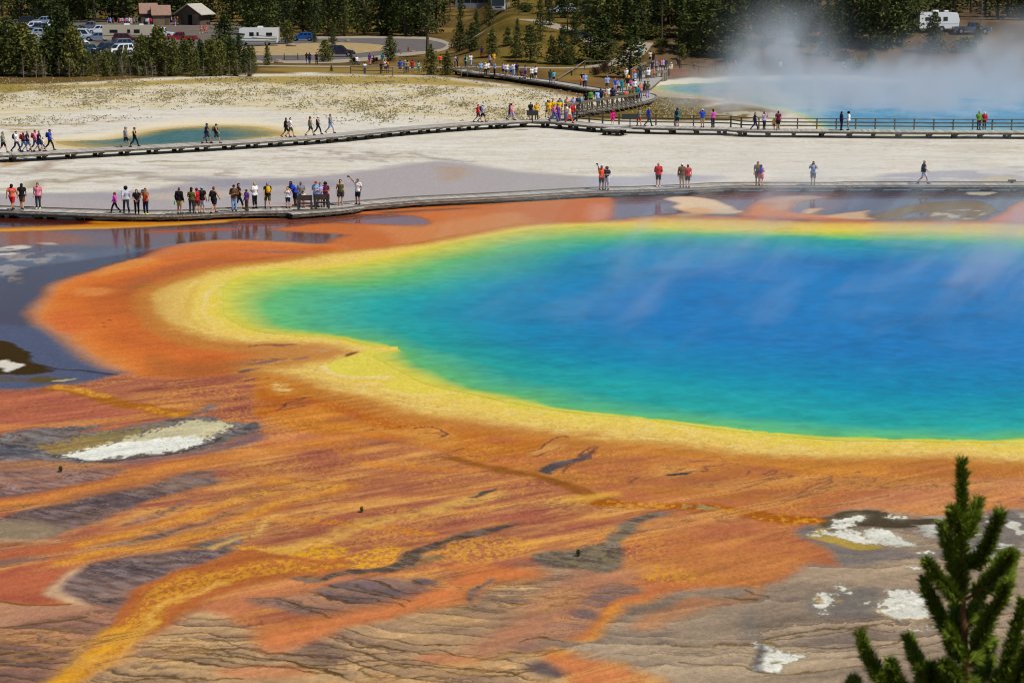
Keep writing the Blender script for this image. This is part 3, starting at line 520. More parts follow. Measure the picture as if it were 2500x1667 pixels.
    poly('F 600,1090 900,1020 1300,980 1700,1000 1830,1030 1780,1080 1550,1190 1200,1190 800,1150', (196, 130, 66), 0.8, 0.3, 0.5, 1, np.minimum(1, .4 + .7 * sst(.4, .6, fbm(X * 12, Y * 8, 2, 399))))
    # rims and crusts
    rag = 0.55 * fbm(X * 2.2, Y * 2.6, 5, 371, 0.65) + 0.45 * fbm(X * 11, Y * 7, 2, 375)
    def crust(s, c=(222, 217, 207), soft=0.4, a=1.0, tex=0.4):
        mk = shape_mask(XW, YW, curve(pts(s)), soft)
        put(np.clip(mk * 1.6, 0, 1) * 0.5, (150, 136, 116), 0); put(sst(0.02, 0.3, mk) * sst(0.36, 0.66, mk + 1.5 * (rag - 0.5)) * (1 - tex * sst(0.5, 0.36, rag)), c, 0)
    poly('G 900,425 1000,400 1100,378 1250,372 1400,378 1550,410 1800,425 1750,470 1600,480 1300,470 1050,500 980,460', (72, 62, 48), 0.3, 0.2, 0.95, 2)
    poly('G 905,535 960,510 1010,480 1080,520 1200,560 1390,600 1360,640 1250,650 1100,612 970,580', (178, 148, 72), 0.2, 0, 1, 2)
    for s in ('G 1050,420 1250,403 1275,425 1180,447 1070,442', 'G 1060,470 1190,453 1150,492 1070,487', 'G 940,520 1010,500 1060,510 1000,535', 'G 1310,510 1400,483 1500,520 1600,570 1660,602 1550,612 1400,607 1330,562',
              'G 1090,520 1200,500 1300,530 1350,590 1200,570', 'G 1345,1022 1430,950 1520,923 1640,960 1690,1050 1680,1102 1500,1102 1380,1072', 'G 930,960 990,945 1040,975 1010,1010 960,1005', 'G 1050,890 1090,892 1105,908 1070,912',
              'G 995,930 1040,938 1030,948 1000,942', 'G 950,1022 985,1022 980,1036 955,1036', 'G 958,1055 990,1056 980,1064', 'G 1112,928 1140,928 1130,940', 'G 570,1283 650,1288 680,1330 760,1348 855,1368 740,1412 690,1442 560,1457 515,1430 550,1380 578,1330',
              'G 1630,655 1700,645 1720,655 1650,662', 'G 1640,1178 1700,1172 1720,1185 1660,1186', 'G 1460,408 1530,405 1520,420', 'G 1225,990 1265,985 1255,996', 'G 2000,665 2080,670 2150,690 2200,700 2140,715 2050,690', 'G 2060,1000 2160,995 2130,1008', 'G 1790,490 1850,498 1840,508', 'G 1530,770 1600,775 1560,784', 'G 2180,630 2230,632 2200,640', 'G 1870,1225 1920,1245 1890,1250', 'G 1810,1052 1870,1060 1830,1076'):
        crust(s)
    for s in ('G 1340,1030 1500,1100 1690,1104 1600,1118 1400,1085', 'G 1030,990 1110,975 1080,1000', 'G 900,985 940,965 960,1010'): poly(s, (176, 140, 84), 0.15, 0, 0.7, 2)
    poly('G 640,1390 690,1385 700,1400 650,1404', (150, 132, 84), 0.08, 0, 0.9, 2)
    poly('G 560,1272 660,1270 690,1310 650,1290 580,1284', (96, 80, 44), 0.12, 0, 0.9, 1)
    line('G 575,1300 570,1340 545,1380 520,1430 540,1470', (84, 78, 80), 0.12, 0.2, 0.3, 0.8, 1)
    put(shape_mask(XW, YW, curve(pts('G 1700,440 2352,420 2352,620 2100,640 1800,560')), 0.8) * sst(0.58, 0.66, fbm(X * 1.6, Y * 2.0, 3, 381)), (212, 206, 196), 0)
    # dark ledge: amber brown drop along a line
    LEDGE = 'D 1400,900 1650,955 1750,985 1850,1005 2000,1030 F 0,462 110,490 200,512 330,545 450,572'
    line(LEDGE, (146, 86, 34), 0.3, 0.35, 0.2, 0.9, 2)
    lt = fbm(X * 6, Y * 4, 3, 391)
    line('F 530,632 640,640 760,645 900,655 1100,668 1250,680 1450,698 1600,712 1750,725 1880,735', (168, 92, 28), 0.55, 0.3, 0.2, 1, 2)
    line('F 530,632 760,645 1000,660 1250,678 1600,712 1880,735', (206, 140, 44), 0.5, 0.3, 0.2, 0.8, 2, sst(0.5, 0.62, lt))
    line('F 1140,668 1200,674 1260,682', (150, 140, 110), 0.3, 0.2, 0.1, 0.8, 2, sst(0.48, 0.55, lt))
    line('B 370,125 480,140 600,172 800,222 1000,260 1130,285 1240,302', (164, 98, 34), 0.5, 0.35, 0.2, 0.95, 2)
    line('B 380,120 500,130 620,165 720,185', (222, 156, 62), 0.3, 0.3, 0.2, 0.9, 2, 0.4 + 0.6 * sst(0.45, 0.6, lt))
    line('B 1000,262 1130,288 1250,304', (212, 142, 52), 0.3, 0.3, 0.2, 0.8, 2, 0.3 + 0.7 * sst(0.45, 0.6, lt))
    line('F 300,620 430,590 560,560', (216, 156, 66), 0.35, 0.4, 0.2, 0.8, 2)
    # hair-thin cracked rims on the sheet
    cr = (104, 66, 62)
    for s in ('F 0,300 60,260 130,220 210,190 240,200', 'F 60,330 150,290 240,262', 'F 250,390 330,330 400,290 440,272 458,280 400,320 300,370 200,440', 'F 1050,405 1150,395 1260,370 1340,350 1420,348', 'F 1090,352 1200,342 1330,330', 'F 1530,425 1570,392 1625,385 1580,420 1530,425', 'F 1640,410 1700,432 1650,458 1560,460',
              'F 1985,440 1950,470 1880,500 1800,540 1700,580 1600,615 1540,632', 'F 1990,450 1960,490 1850,540 1740,560', 'F 1400,415 1440,390', 'F 680,480 700,460 760,440', 'D 225,570 300,530 370,500 440,490', 'D 240,560 340,550 420,530', 'D 1220,690 1350,690 1400,730 1350,760', 'D 1180,740 1300,720 1390,750', 'D 870,690 920,680', 'D 1560,880 1610,880', 'D 1450,850 1540,830', 'D 0,300 80,290 150,280', 'D 40,220 150,215 260,210', 'D 330,215 470,200', 'D 0,130 60,122 200,125 330,115', 'D 690,190 760,170', 'D 0,360 100,345 150,350', 'D 1760,800 1800,795'):
        line(s, cr, 0.035, 0.1, 0.3, 0.85, 2)
    shelf('D 0,290 60,285 130,282 90,300 0,310', (92, 74, 76), (110, 90, 90), 0.12, 0.9, 0.5, 0.3)
    poly('D 680,185 720,165 770,160 740,180 690,195', (112, 72, 40), 0.12, 0.2, 0.9, 1)
    poly('D 1265,628 1290,622 1300,630 1275,637', (112, 76, 44), 0.08, 0.2, 0.9, 1)
    poly('F 1425,280 1445,272 1465,280 1440,285', (64, 40, 28), 0.07, 0.2, 0.9, 2)
    for s in ('F 2170,420 2230,416 2225,423', 'G 2160,325 2205,326 2190,330', 'G 2300,294 2350,292 2340,298', 'D 60,690 20,660 90,640 100,660'): poly(s, (86, 78, 84), 0.08, 0.3, 0.8, 1)
    # thin olive threads lower left and centre
    thr = (88, 66, 30)
    for s in ('C 0,1245 200,1238 400,1225 500,1228', 'C 0,1303 200,1300 400,1292 520,1292', 'C 0,1360 250,1362 520,1352', 'C 0,1400 200,1398 400,1396', 'C 0,1432 200,1424 480,1420', 'C 1100,1280 1370,1278 1600,1305 1800,1318 2000,1352', 'C 1080,1335 1400,1352 1700,1362 1900,1405 2352,1455', 'C 1050,1385 1300,1365 1500,1378 1750,1388 2000,1420 2300,1480',
              'C 1040,1428 1300,1405 1500,1412 1800,1440 2352,1490', 'C 900,1540 1100,1530 1400,1545 1700,1560', 'E 130,925 300,945 480,960 600,970 740,1000 820,1020', 'E 430,872 500,910 600,925 700,945 850,980', 'E 0,1020 150,1040 300,1075', 'E 230,1215 350,1230 450,1265 650,1290 900,1320', 'E 0,1415 300,1410 600,1415 900,1425 1200,1450 1450,1475 1750,1470', 'E 500,1470 700,1455 900,1470 1200,1490 1500,1505 1700,1490', 'E 530,1480 600,1520 800,1535 1000,1535 1250,1545 1450,1570', 'E 0,1360 400,1360 800,1340 1100,1345 1400,1365 1800,1355', 'E 1450,1320 1600,1335 1850,1330', 'E 1600,1265 1750,1235 1900,1258', 'G 330,975 420,1000 520,1005', 'G 430,940 480,970 600,985', 'G 0,1300 200,1315 400,1300 560,1282', 'G 0,1390 200,1405 400,1425 540,1465 700,1480 900,1470 1200,1440', 'G 640,1235 900,1180 1200,1150 1500,1120', 'G 850,1310 1100,1290 1300,1270 1600,1240'):
        line(s, thr, 0.045, 0.09, 0.25, 0.85, 2)
    # ---- cream and yellow rim of the great spring
    dY = seg_dist(XS, YS, YRIM, True); dP = seg_dist(XS, YS, POOL[0], True)
    rimw = np.clip(-dY / (-dY + np.maximum(dP, 0) + 1e-6) + 0.25 * n1 + 0.25 * m1, 0, 1)
    put(sst(1.5, 0.5, np.abs(dY + 0.5 * m1)) * np.maximum(np.maximum(fg, ring), (dY < 0.6)) * sst(150, 120, Y) * 0.95, (190, 122, 58), 0.2)
    put(shape_mask(XW, YW, curve(pts('A 1900,1000 2352,1060 D 640,170 600,215 380,245 200,290 60,300 A 1700,1080 1750,1020')), 1.6) * 0.8, (196, 140, 74), 0.2)
    rim = sst(0.6, -1.2, dY + 0.7 * m1)
    far = sst(150, 105, Y)
    c_near = mix3(rimw, [(0, (214, 168, 78)), (0.25, (226, 188, 96)), (0.6, (226, 196, 92)), (0.85, (224, 200, 78)), (1, (206, 202, 80))])
    c_far = mix3(rimw, [(0, (212, 150, 72)), (0.35, (222, 176, 62)), (0.7, (222, 194, 58)), (1, (196, 200, 74))])
    put(rim, c_near * far[..., None] + c_far * (1 - far[..., None]), 0.15)
    put(rim * far * sst(0.52, 0.62, fbm(X * 2.2, Y * 3.0, 4, 395)) * 0.5, (232, 204, 128), 0.1)
    put(rim * far * sst(0.6, 0.7, fbm(X * 3.6, Y * 5.0, 4, 397, 0.6)) * sst(0.6, 0.3, rimw) * 0.45, (176, 138, 66), 0.1)
    poly('A 1250,800 1270,700 1330,620 1400,570 1380,600 1330,680 1310,780 1350,870 1450,920 1350,900', (212, 172, 78), 0.5, 0.1, 0.7, 1)
    poly('A 1390,680 1430,640 1500,600 1540,590 1470,640 1420,690 1400,780 1450,860 1390,790', (232, 206, 140), 0.4, 0.1, 0.7, 1)
    poly('A 1080,660 1250,580 1400,545 1300,620 1270,720 1280,820 1200,880 1090,790', (214, 176, 96), 0.8, 0.1, 0.6, 2)
    poly('D 555,270 600,235 700,200 800,170 830,130 910,145 930,195 1010,240 1100,290 1160,325 1050,335 980,332 800,337 650,322 580,300', (220, 204, 84), 0.4, 0.2, 0.95, 1)
    poly('D 945,410 1000,352 1100,330 1250,362 1400,402 1510,435 1350,447 1150,452 1000,432', (224, 204, 84), 0.4, 0.2, 0.95, 1)
    line('D 545,265 590,310 700,335 850,340 990,335', (236, 214, 152), 0.1, 0.25, 0.1, 0.8, 1)
    line('D 930,420 1000,440 1150,462 1350,452 1480,445 1560,452', (236, 214, 140), 0.1, 0.25, 0.1, 0.8, 1)
    line('F 350,60 450,35 540,28 640,50 800,90 1000,120 1250,165 1500,215', (234, 206, 116), 0.15, 0.4, 0.1, 0.7, 1)
    line('D 880,128 960,124 1070,122', (200, 190, 92), 0.15, 0.2, 0.3, 0.9, 0)
    poly('A 1690,1022 1760,1014 1850,1018 2012,1012 1930,1028 1800,1024 1700,1030', (140, 92, 72), 0.2, 0.3, 0.9, 2)
    poly('A 1720,1150 1800,1125 1940,1106 1900,1125 1780,1148', (132, 92, 92), 0.3, 0.5, 0.85, 2)
    poly('A 1640,1200 1720,1180 1820,1168 1760,1190 1680,1206', (96, 76, 76), 0.3, 0.5, 0.9, 2)
    poly('A 2000,1108 2080,1092 2140,1096 2050,1112', (150, 104, 92), 0.25, 0.4, 0.8, 2)
    poly('D 680,185 720,165 770,160 740,180 690,195', (112, 72, 40), 0.2, 0.2, 0.9, 1)
    poly('D 60,330 300,345 480,430 560,450 420,470 250,470 120,430', (196, 124, 50), 0.8, 0.2, 0.7, 2)
    poly('D 180,390 250,370 330,400 310,440 220,445', (222, 190, 124), 0.4, 0.1, 0.8, 2, sst(0.4, 0.6, fbm(X * 4, Y * 5, 3, 409)))
    for s in ('D 225,570 300,530 370,500 440,490', 'D 240,560 340,550 420,530', 'D 1220,690 1350,690 1400,730 1350,760', 'D 40,220 150,215 260,210', 'D 0,130 60,122 200,125 330,115', 'D 0,360 100,345 150,350', 'F 60,260 130,220 210,190 240,200', 'F 330,330 400,290 440,272 458,280 400,320'): line(s, (110, 70, 62), 0.05, 0.12, 0.3, 0.8, 2)
    # small spring's cream collar
    dS = seg_dist(XS, YS, SMALL_POOL, True)
    poly('L 350,600 480,580 700,550 900,530 1100,500 1350,450 1600,415 2000,400 2352,410 K 100,430 300,445 450,480 560,520 450,545 340,570 200,590 0,620 L 1900,650 1400,670 900,690 600,680 480,650', (228, 216, 188), 2.0, 0, 0.95, 1)
    put(sst(3.0, 0.2, dS) * 0.9, (206, 184, 136), 0.1)
    thread = np.abs(fbm(al * 0.16 + 0.7 * n1, ac * 0.75, 5, 905, 0.6) - 0.5); gate = sst(0.45, 0.62, fbm(X * 0.2, Y * 0.25, 3, 907)) * fg * (dY > 2.5) * sst(0.55, 0.75, 1 - col[:, 2] / np.maximum(col[:, 0], 0.01))
    put(sst(0.022, 0.005, thread) * gate * 0.6, (112, 72, 56), 0.3); put(sst(0.05, 0.02, np.abs(thread - 0.04)) * gate * 0.3, (214, 158, 92), 0.3)
    # the whole apron carries the grain of the run-off
    col *= (1 + fg * (0.42 * (fl2 - 0.5) + 0.30 * (flow - 0.5)) + (ring * 0.25) * (fl2 - 0.5))[..., None]
    col[:, 1] *= 1 + 0.035 * fg
    return np.clip(col * (1 + (0.30 * grain + 0.15 * fine)[..., None] * np.clip(75 / np.maximum(Y, 20), 0.3, 1)[..., None]), 0, 1), np.clip(wet, 0, 1)

def paint_pool(X, Y, shores, cols):
    n1 = fbm(X * 0.25, Y * 0.25, 4, 611) - 0.5; m1 = fbm(X * 1.2, Y * 1.2, 3, 651) - 0.5
    XS = X + 1.1 * n1 + 0.2 * m1; YS = Y + 2.2 * (fbm(X * 0.2, Y * 0.25, 4, 631) - 0.5) + 0.5 * m1
    d = [seg_dist(XS if i else X, YS if i else Y, p, True) for i, p in enumerate(shores)]
    s = np.zeros(X.shape)
    for i in range(len(shores) - 1):
        t = np.clip(-d[i] / (-d[i] + np.maximum(d[i + 1], 0) + 1e-6), 0, 1)
        s = np.where(d[i] < 0, i + t, s)
    s = np.where(d[-1] < 0, len(shores) - 1, s)
    out = np.zeros(X.shape + (3,)); L = [lin(c) for c in cols]
    for k in range(3): out[..., k] = np.interp(s, range(len(cols)), [c[k] for c in L])
    ripple_tone = fbm(X * 0.9 + 0.3 * n1, Y * 1.5, 4, 671) - 0.5; out *= (1 + 0.22 * ripple_tone + 0.36 * (fbm(X * 2.0 + 0.6 * n1, Y * 2.6, 3, 681) - 0.5) + 0.25 * (fbm(X * 0.09, Y * 0.16, 3, 691) - 0.5))[..., None]  # light and dark of the ripples put into the water colour as noise
    return out, s
# ---------------------------------------------------------------- terrain
def terrain(x, y):
    """embankment rising to the coach road, right of the car park; flat elsewhere"""
    x = np.asarray(x, float); y = np.asarray(y, float)
    return (5.0 * sst(294, 338, y) + 0.012 * np.maximum(y - 338, 0)) * sst(-11, 1, x)
def hit(u, v, lift=0.0):
    """where the line of sight through a photo pixel meets the terrain"""
    dx = (u - 1250.0) / FOC; dy = (833.5 - v) / FOC; d = Vector((dx, _c + dy * _s, -_s + dy * _c))
    lo, t = 40.0, 40.0
    while t < 1500:
        p = d * t
        if CAM_H + p.z < float(terrain(p.x, p.y)) + lift: break
        lo = t; t += 2.0
    hi = t
    for _ in range(14):
        m = (lo + hi) / 2; p = d * m
        if CAM_H + p.z < float(terrain(p.x, p.y)) + lift: hi = m
        else: lo = m
    p = d * hi
    return Vector((p.x, p.y, CAM_H + p.z))
def attr_material(name, wet_attr=True, rough_dry=0.85, rough_wet=0.07, spec_dry=0.0, spec_wet=0.06, bump=0.02, scale=13.0, wave=None):
    m = bpy.data.materials.new(name); m.use_nodes = True; n = m.node_tree; b = n.nodes['Principled BSDF']
    a = n.nodes.new('ShaderNodeAttribute'); a.attribute_name = 'Col'
    g = n.nodes.new('ShaderNodeTexCoord')
    t = n.nodes.new('ShaderNodeTexNoise'); t.inputs['Scale'].default_value = scale; t.inputs['Detail'].default_value = 5; t.inputs['Roughness'].default_value = 0.65
    n.links.new(g.outputs['Object'], t.inputs['Vector'])
    r = n.nodes.new('ShaderNodeMapRange'); r.inputs[1].default_value = 0.25; r.inputs[2].default_value = 0.75; r.inputs[3].default_value = 0.86; r.inputs[4].default_value = 1.14
    n.links.new(t.outputs['Fac'], r.inputs[0])
    h = n.nodes.new('ShaderNodeHueSaturation'); n.links.new(a.outputs['Color'], h.inputs['Color'])
    if not wave: n.links.new(r.outputs[0], h.inputs['Value'])
    n.links.new(h.outputs[0], b.inputs['Base Color'])
    bp = n.nodes.new('ShaderNodeBump'); bp.inputs['Distance'].default_value = bump; bp.inputs['Strength'].default_value = 1.0
    if wave:
        mp = n.nodes.new('ShaderNodeMapping'); mp.inputs['Scale'].default_value = (0.7, 1.6, 1); n.links.new(g.outputs['Object'], mp.inputs['Vector'])
        t.inputs['Scale'].default_value = wave; t.inputs['Detail'].default_value = 3; n.links.new(mp.outputs[0], t.inputs['Vector'])
    n.links.new(t.outputs['Fac'], bp.inputs['Height'])
    if wet_attr:
        wa = n.nodes.new('ShaderNodeAttribute'); wa.attribute_name = 'wet'
        for inp, lo, hi in (('Roughness', rough_dry, rough_wet), ('Specular IOR Level', spec_dry, spec_wet)):
            q = n.nodes.new('ShaderNodeMapRange'); q.inputs[1].default_value = 0.45; q.interpolation_type = 'SMOOTHSTEP'; q.inputs[3].default_value = lo; q.inputs[4].default_value = hi
            n.links.new(wa.outputs['Fac'], q.inputs[0]); n.links.new(q.outputs[0], b.inputs[inp])
        q = n.nodes.new('ShaderNodeMapRange'); q.inputs[3].default_value = 1.0; q.inputs[4].default_value = 0.04
        n.links.new(wa.outputs['Fac'], q.inputs[0]); n.links.new(q.outputs[0], bp.inputs['Strength'])
    else:
        b.inputs['Roughness'].default_value = rough_wet; b.inputs['Specular IOR Level'].default_value = spec_wet
    n.links.new(bp.outputs[0], b.inputs['Normal'])
    return m
def grid_mesh(name, X, Y, Z, rgb, wet, material):
    nr, nc = X.shape; me = bpy.data.meshes.new(name); N = nr * nc
    co = np.stack([X.ravel(), Y.ravel(), Z.ravel()], -1).astype(np.float32).reshape(-1)
    me.vertices.add(N); me.vertices.foreach_set('co', co)
    i = (np.arange(nr - 1)[:, None] * nc + np.arange(nc - 1)[None]).ravel()
    q = np.stack([i, i + 1, i + nc + 1, i + nc], 1).astype(np.int32); F = len(q)
    me.loops.add(F * 4); me.loops.foreach_set('vertex_index', q.ravel())
    me.polygons.add(F); me.polygons.foreach_set('loop_start', np.arange(F, dtype=np.int32) * 4)
    me.polygons.foreach_set('use_smooth', np.ones(F, bool))
    me.update(calc_edges=True)
    ca = me.attributes.new('Col', 'FLOAT_COLOR', 'POINT'); ca.data.foreach_set('color', np.concatenate([rgb, np.ones((N, 1))], 1).astype(np.float32).ravel())
    if wet is not None: wa = me.attributes.new('wet', 'FLOAT', 'POINT'); wa.data.foreach_set('value', wet.astype(np.float32))
    me.materials.append(material); return me
# sky mirrored by a wet sheet at this grazing angle is part of what the eye sees there: take it off the pigment
LIGHT_K = np.array(LIGHT_K)
SKY_SEEN = np.array([0.21, 0.32, 0.47])
def fresnel_part(Y, level):
    f0 = np.sqrt(0.08 * level); n = (1 + f0) / (1 - f0)
    c = CAM_H / np.sqrt(CAM_H ** 2 + Y ** 2); t = np.sqrt(np.maximum(1 - (1 - c * c) / n ** 2, 0))
    return 0.5 * (((c - n * t) / (c + n * t)) ** 2 + ((t - n * c) / (t + n * c)) ** 2)
def albedo(rgb, wet, Y):
    k = fresnel_part(Y, WET_SPEC * np.ones_like(Y)) * sst(0.45, 1.0, wet)
    a = (rgb - k[:, None] * SKY_SEEN) / (1 - k[:, None]) / LIGHT_K
    return np.clip(a, rgb * 0.15, 0.85)
WET_SPEC = 0.06
# rows at ever wider spacing away from the overlook, columns as rays fanning out from it
vrow = np.concatenate([np.arange(1760, 186, -2.1), np.arange(186, -20, -3.5)])
yrow = ground_at(np.full(vrow.shape, 1250.0), vrow)[1]
yrow = np.concatenate([[30, 36, 40], yrow[yrow > 42], np.linspace(float(yrow[-1]) + 20, 2600, 30)])
ucol = np.concatenate([np.linspace(-9000, -500, 50), np.linspace(-450, -60, 34), np.arange(-50, 2552, 2.0), np.linspace(2560, 3000, 34), np.linspace(3080, 11500, 50)])
sl = (ucol - 1250.0) / FOC
GX = (sl[None] * yrow[:, None] * 1.0); GY = np.repeat(yrow[:, None], len(sl), 1)
GX = GX.astype(np.float32); GY = GY.astype(np.float32)
fx, fy = GX.ravel(), GY.ravel()
g_rgb, g_wet = paint_ground(fx, fy)
emb = (sst(-9, -2, fx) * sst(290, 298, fy)).astype(np.float32)
bare = sst(12, 26, fx + 5 * (fbm(fx * .1, fy * .08, 3, 701) - .5))
def two(a, b, f): return lin(a) * (1 - f[:, None]) + lin(b) * f[:, None]
ec = two((86, 74, 34), (120, 100, 50), sst(0.35, 0.65, fbm(fx * 0.3 + 0.1 * fy, fy * 0.1, 5, 711, 0.6)))
eb = two((84, 66, 48), (114, 92, 68), sst(0.35, 0.65, fbm(fx * 0.3 - 0.1 * fy, fy * 0.1, 5, 721, 0.6)))
ec = ec * (1 - bare[:, None]) + eb * bare[:, None]
g_rgb = g_rgb * (1 - emb[:, None]) + ec * emb[:, None]
GZ = terrain(fx, fy)
d_main = seg_dist(fx, fy, POOL[0], True); d_far = seg_dist(fx, fy, FAR_POOL, True); d_small = seg_dist(fx, fy, SMALL_POOL, True)
for d, dep in ((d_main, 3.0), (d_far, 2.0), (d_small, 1.2)):
    GZ = np.where(d < -0.5, -dep * sst(-1.0, -7.0, d) - 0.03 * sst(-0.5, -1.0, d), GZ)
# low swells of the sinter, a raised lip round the springs
GZ = GZ + 0.05 * (fbm(fx * 0.12, fy * 0.12, 3, 731) - 0.5) * (1 - g_wet) * (d_main > 2) * (d_far > 2) * (d_small > 2) * (fy < 262)
ground = link('ground', grid_mesh('ground', GX, GY, GZ, albedo(g_rgb, g_wet, fy), g_wet, attr_material('sinter_and_mats')))
tag(ground, kind='structure')
# knoll the photographer stands on
k = MB(); xs = [i * 3.0 for i in range(-40, 41)]; ys = [-60 + i * 2.5 for i in range(43)]
def knoll(x, y): return max(15.35 - 0.45 * max(y, -4) - 0.0009 * x * x, -0.4) + 0.15 * math.sin(x * 0.7 + y * 0.4)
k.add([(x, y, knoll(x, y)) for y in ys for x in xs], [(r * 81 + c, r * 81 + c + 1, r * 81 + c + 82, r * 81 + c + 81) for r in range(42) for c in range(80)])
tag(k.build('hill', mat('hill_grass', (112, 98, 58), 0.9, 0.1, noise=0.3, scale=0.8), smooth=True), kind='structure')

def water_sheet(name, poly, shores, cols, z, step_u, step_v, material):
    u0, u1, v0, v1 = 1e9, -1e9, 0, 0
    y0, y1 = poly[:, 1].min(), poly[:, 1].max(); ys = [y0 + .01]
    while ys[-1] < y1: ys.append(ys[-1] + max(ys[-1] ** 2 / (FOC * CAM_H) * step_v, 0.02))
    ys = np.array(ys); s0, s1 = (poly[:, 0] / poly[:, 1]).min(), (poly[:, 0] / poly[:, 1]).max()
    ss = np.arange(s0, s1, step_u / FOC); X = ss[None] * ys[:, None]; Y = np.repeat(ys[:, None], len(ss), 1)
    fx, fy = X.ravel().astype(np.float32), Y.ravel().astype(np.float32)
    rgb, s = paint_pool(fx, fy, shores, cols)
    inside = (seg_dist(fx, fy, poly, True) < 0.35).reshape(X.shape)
    W = np.full(X.shape, z)
    kk = fresnel_part(fy, WATER_SPEC)[:, None]
    a = np.maximum((rgb - kk * SKY_SEEN * 0.8) / (1 - kk) / LIGHT_K, rgb * 0.12)
    me = grid_mesh(name, X, Y, W, a, None, material)
    bm = bmesh.new(); bm.from_mesh(me); bm.verts.ensure_lookup_table()
    bad = [bm.verts[i] for i in np.nonzero(~inside.ravel())[0]]
    bmesh.ops.delete(bm, geom=bad, context='VERTS'); bm.to_mesh(me); bm.free()
    return tag(link(name, me), kind='structure')
WATER_SPEC = 0.005
wm = attr_material('spring_water', False, rough_wet=0.12, spec_wet=WATER_SPEC, bump=0.02, wave=3.2)
water_sheet('spring_water', POOL[0], POOL, POOL_COL, 0.006, 3.0, 2.4, wm)
def offset_in(poly, d):
    c = poly.mean(0); return c + (poly - c) * d
water_sheet('far_spring_water', FAR_POOL, [FAR_POOL, offset_in(FAR_POOL, 0.96), offset_in(FAR_POOL, 0.88), offset_in(FAR_POOL, 0.7)], [(196, 188, 120), (158, 186, 166), (112, 164, 176), (78, 142, 178)], 0.006, 4.0, 2.4, wm)
water_sheet('small_spring_water', SMALL_POOL, [SMALL_POOL, offset_in(SMALL_POOL, 0.80), offset_in(SMALL_POOL, 0.50)], [(186, 164, 116), (132, 136, 112), (78, 116, 124)], 0.006, 3.0, 1.2, wm)
# ---------------------------------------------------------------- roads and paths (sheets a few mm above the ground)
def drape(name, poly, lift, m, rows=1):
    """flat outline laid on the level ground as one sheet"""
    bm = bmesh.new(); vs = [bm.verts.new((x, y, lift)) for x, y in poly]; f = bm.faces.new(vs)
    if f.normal.z < 0: f.normal_flip()
    bmesh.ops.triangulate(bm, faces=[f]); me = bpy.data.meshes.new(name); bm.to_mesh(me); bm.free(); me.materials.append(m)
    return tag(link(name, me), kind='structure')
def ribbon(name, line, half, lift, m):
    p = np.asarray(line); k = MB(); L = []; Rr = []
    for i in range(len(p)):
        t = p[min(i + 1, len(p) - 1)] - p[max(i - 1, 0)]; t = t / np.linalg.norm(t); nrm = np.array([-t[1], t[0]])
        L.append(p[i] + nrm * half); Rr.append(p[i] - nrm * half)
    vs = []
    for a, b in zip(L, Rr):
        for q in (a, b): vs.append((q[0], q[1], float(terrain(q[0], q[1])) + lift))
    k.add(vs, [(2 * i + 1, 2 * i + 3, 2 * i + 2, 2 * i) for i in range(len(p) - 1)])
    return tag(k.build(name, m), kind='structure')
m_asph = mat('asphalt', (104, 98, 94), 0.9, 0.1, noise=0.12, scale=0.6)
m_lot = mat('lot_asphalt', (108, 98, 88), 0.9, 0.1, noise=0.15, scale=0.3)
m_path = mat('pale_gravel', (158, 146, 128), 0.95, 0.05, noise=0.12, scale=1.5)
m_isle = mat('dry_verge', (166, 142, 100), 0.95, 0.05, noise=0.22, scale=0.9)
drape('parking_lot', curve(pts('V -700,180 100,172 500,168 900,185 1400,215 1900,205 2250,235 2330,300 2340,430 2330,530 1900,560 900,570 0,575 -700,580'), n=3), 0.012, m_lot)
road = curve(pts('X 0,360 200,330 780,328 1250,325 1700,330 1880,352 1980,390 1985,425 1880,465 1500,515 1100,560 700,570 240,566 -100,566'), n=4)
drape('pavement', road, 0.008, m_path)
drape('road', curve(pts('X 0,372 200,350 780,350 1250,346 1680,352 1850,372 1940,400 1930,425 1840,450 1450,488 1080,530 700,545 240,545 -100,545'), n=4), 0.016, m_asph)
drape('verge', curve(pts('X 60,440 200,425 420,405 530,400 700,392 1000,385 1250,395 1390,412 1440,430 1380,455 1250,470 1080,486 800,495 500,500 240,498 60,492'), n=4), 0.024, m_isle)
ribbon('path', curve(pts('X 150,588 400,592 800,598 1200,600 1500,608 1750,610 Y 300,602 700,606 1000,612 1250,606 1500,590 1700,560 1800,530'), False), 1.6, 0.012, m_path)
ribbon('path', curve(pts('X 1980,420 Y 300,425 520,440 620,450 750,455 900,475 1000,490 1250,510 1400,540'), False), 1.5, 0.014, m_path)

# ---------------------------------------------------------------- boardwalks
m_deck = mat('weathered_deck', (176, 170, 162), 0.85, 0.0, noise=0.15, scale=3.0)
dk_n = m_deck.node_tree; dk_h = next(q for q in dk_n.nodes if q.type == 'HUE_SAT'); dk_l = dk_h.inputs['Value'].links[0].from_socket
dk_g = dk_n.nodes.new('ShaderNodeNewGeometry'); dk_r = dk_n.nodes.new('ShaderNodeMapRange'); dk_r.inputs[3].default_value = 0.68; dk_r.inputs[4].default_value = 1.14; dk_n.links.new(dk_g.outputs['Random Per Island'], dk_r.inputs[0])
dk_m = dk_n.nodes.new('ShaderNodeMath'); dk_m.operation = 'MULTIPLY'; dk_n.links.new(dk_l, dk_m.inputs[0]); dk_n.links.new(dk_r.outputs[0], dk_m.inputs[1]); dk_n.links.new(dk_m.outputs[0], dk_h.inputs['Value'])
m_beam = mat('weathered_beam', (112, 104, 88), 0.85, 0.15, noise=0.25, scale=2.0)
m_pier = mat('dark_pier', (64, 58, 48), 0.9, 0.1, noise=0.25, scale=2.0)
m_log = mat('grey_log', (122, 110, 88), 0.9, 0.1, noise=0.25, scale=2.0)
m_rail = mat('brown_rail', (108, 100, 86), 0.85, 0.15, noise=0.2, scale=2.0)
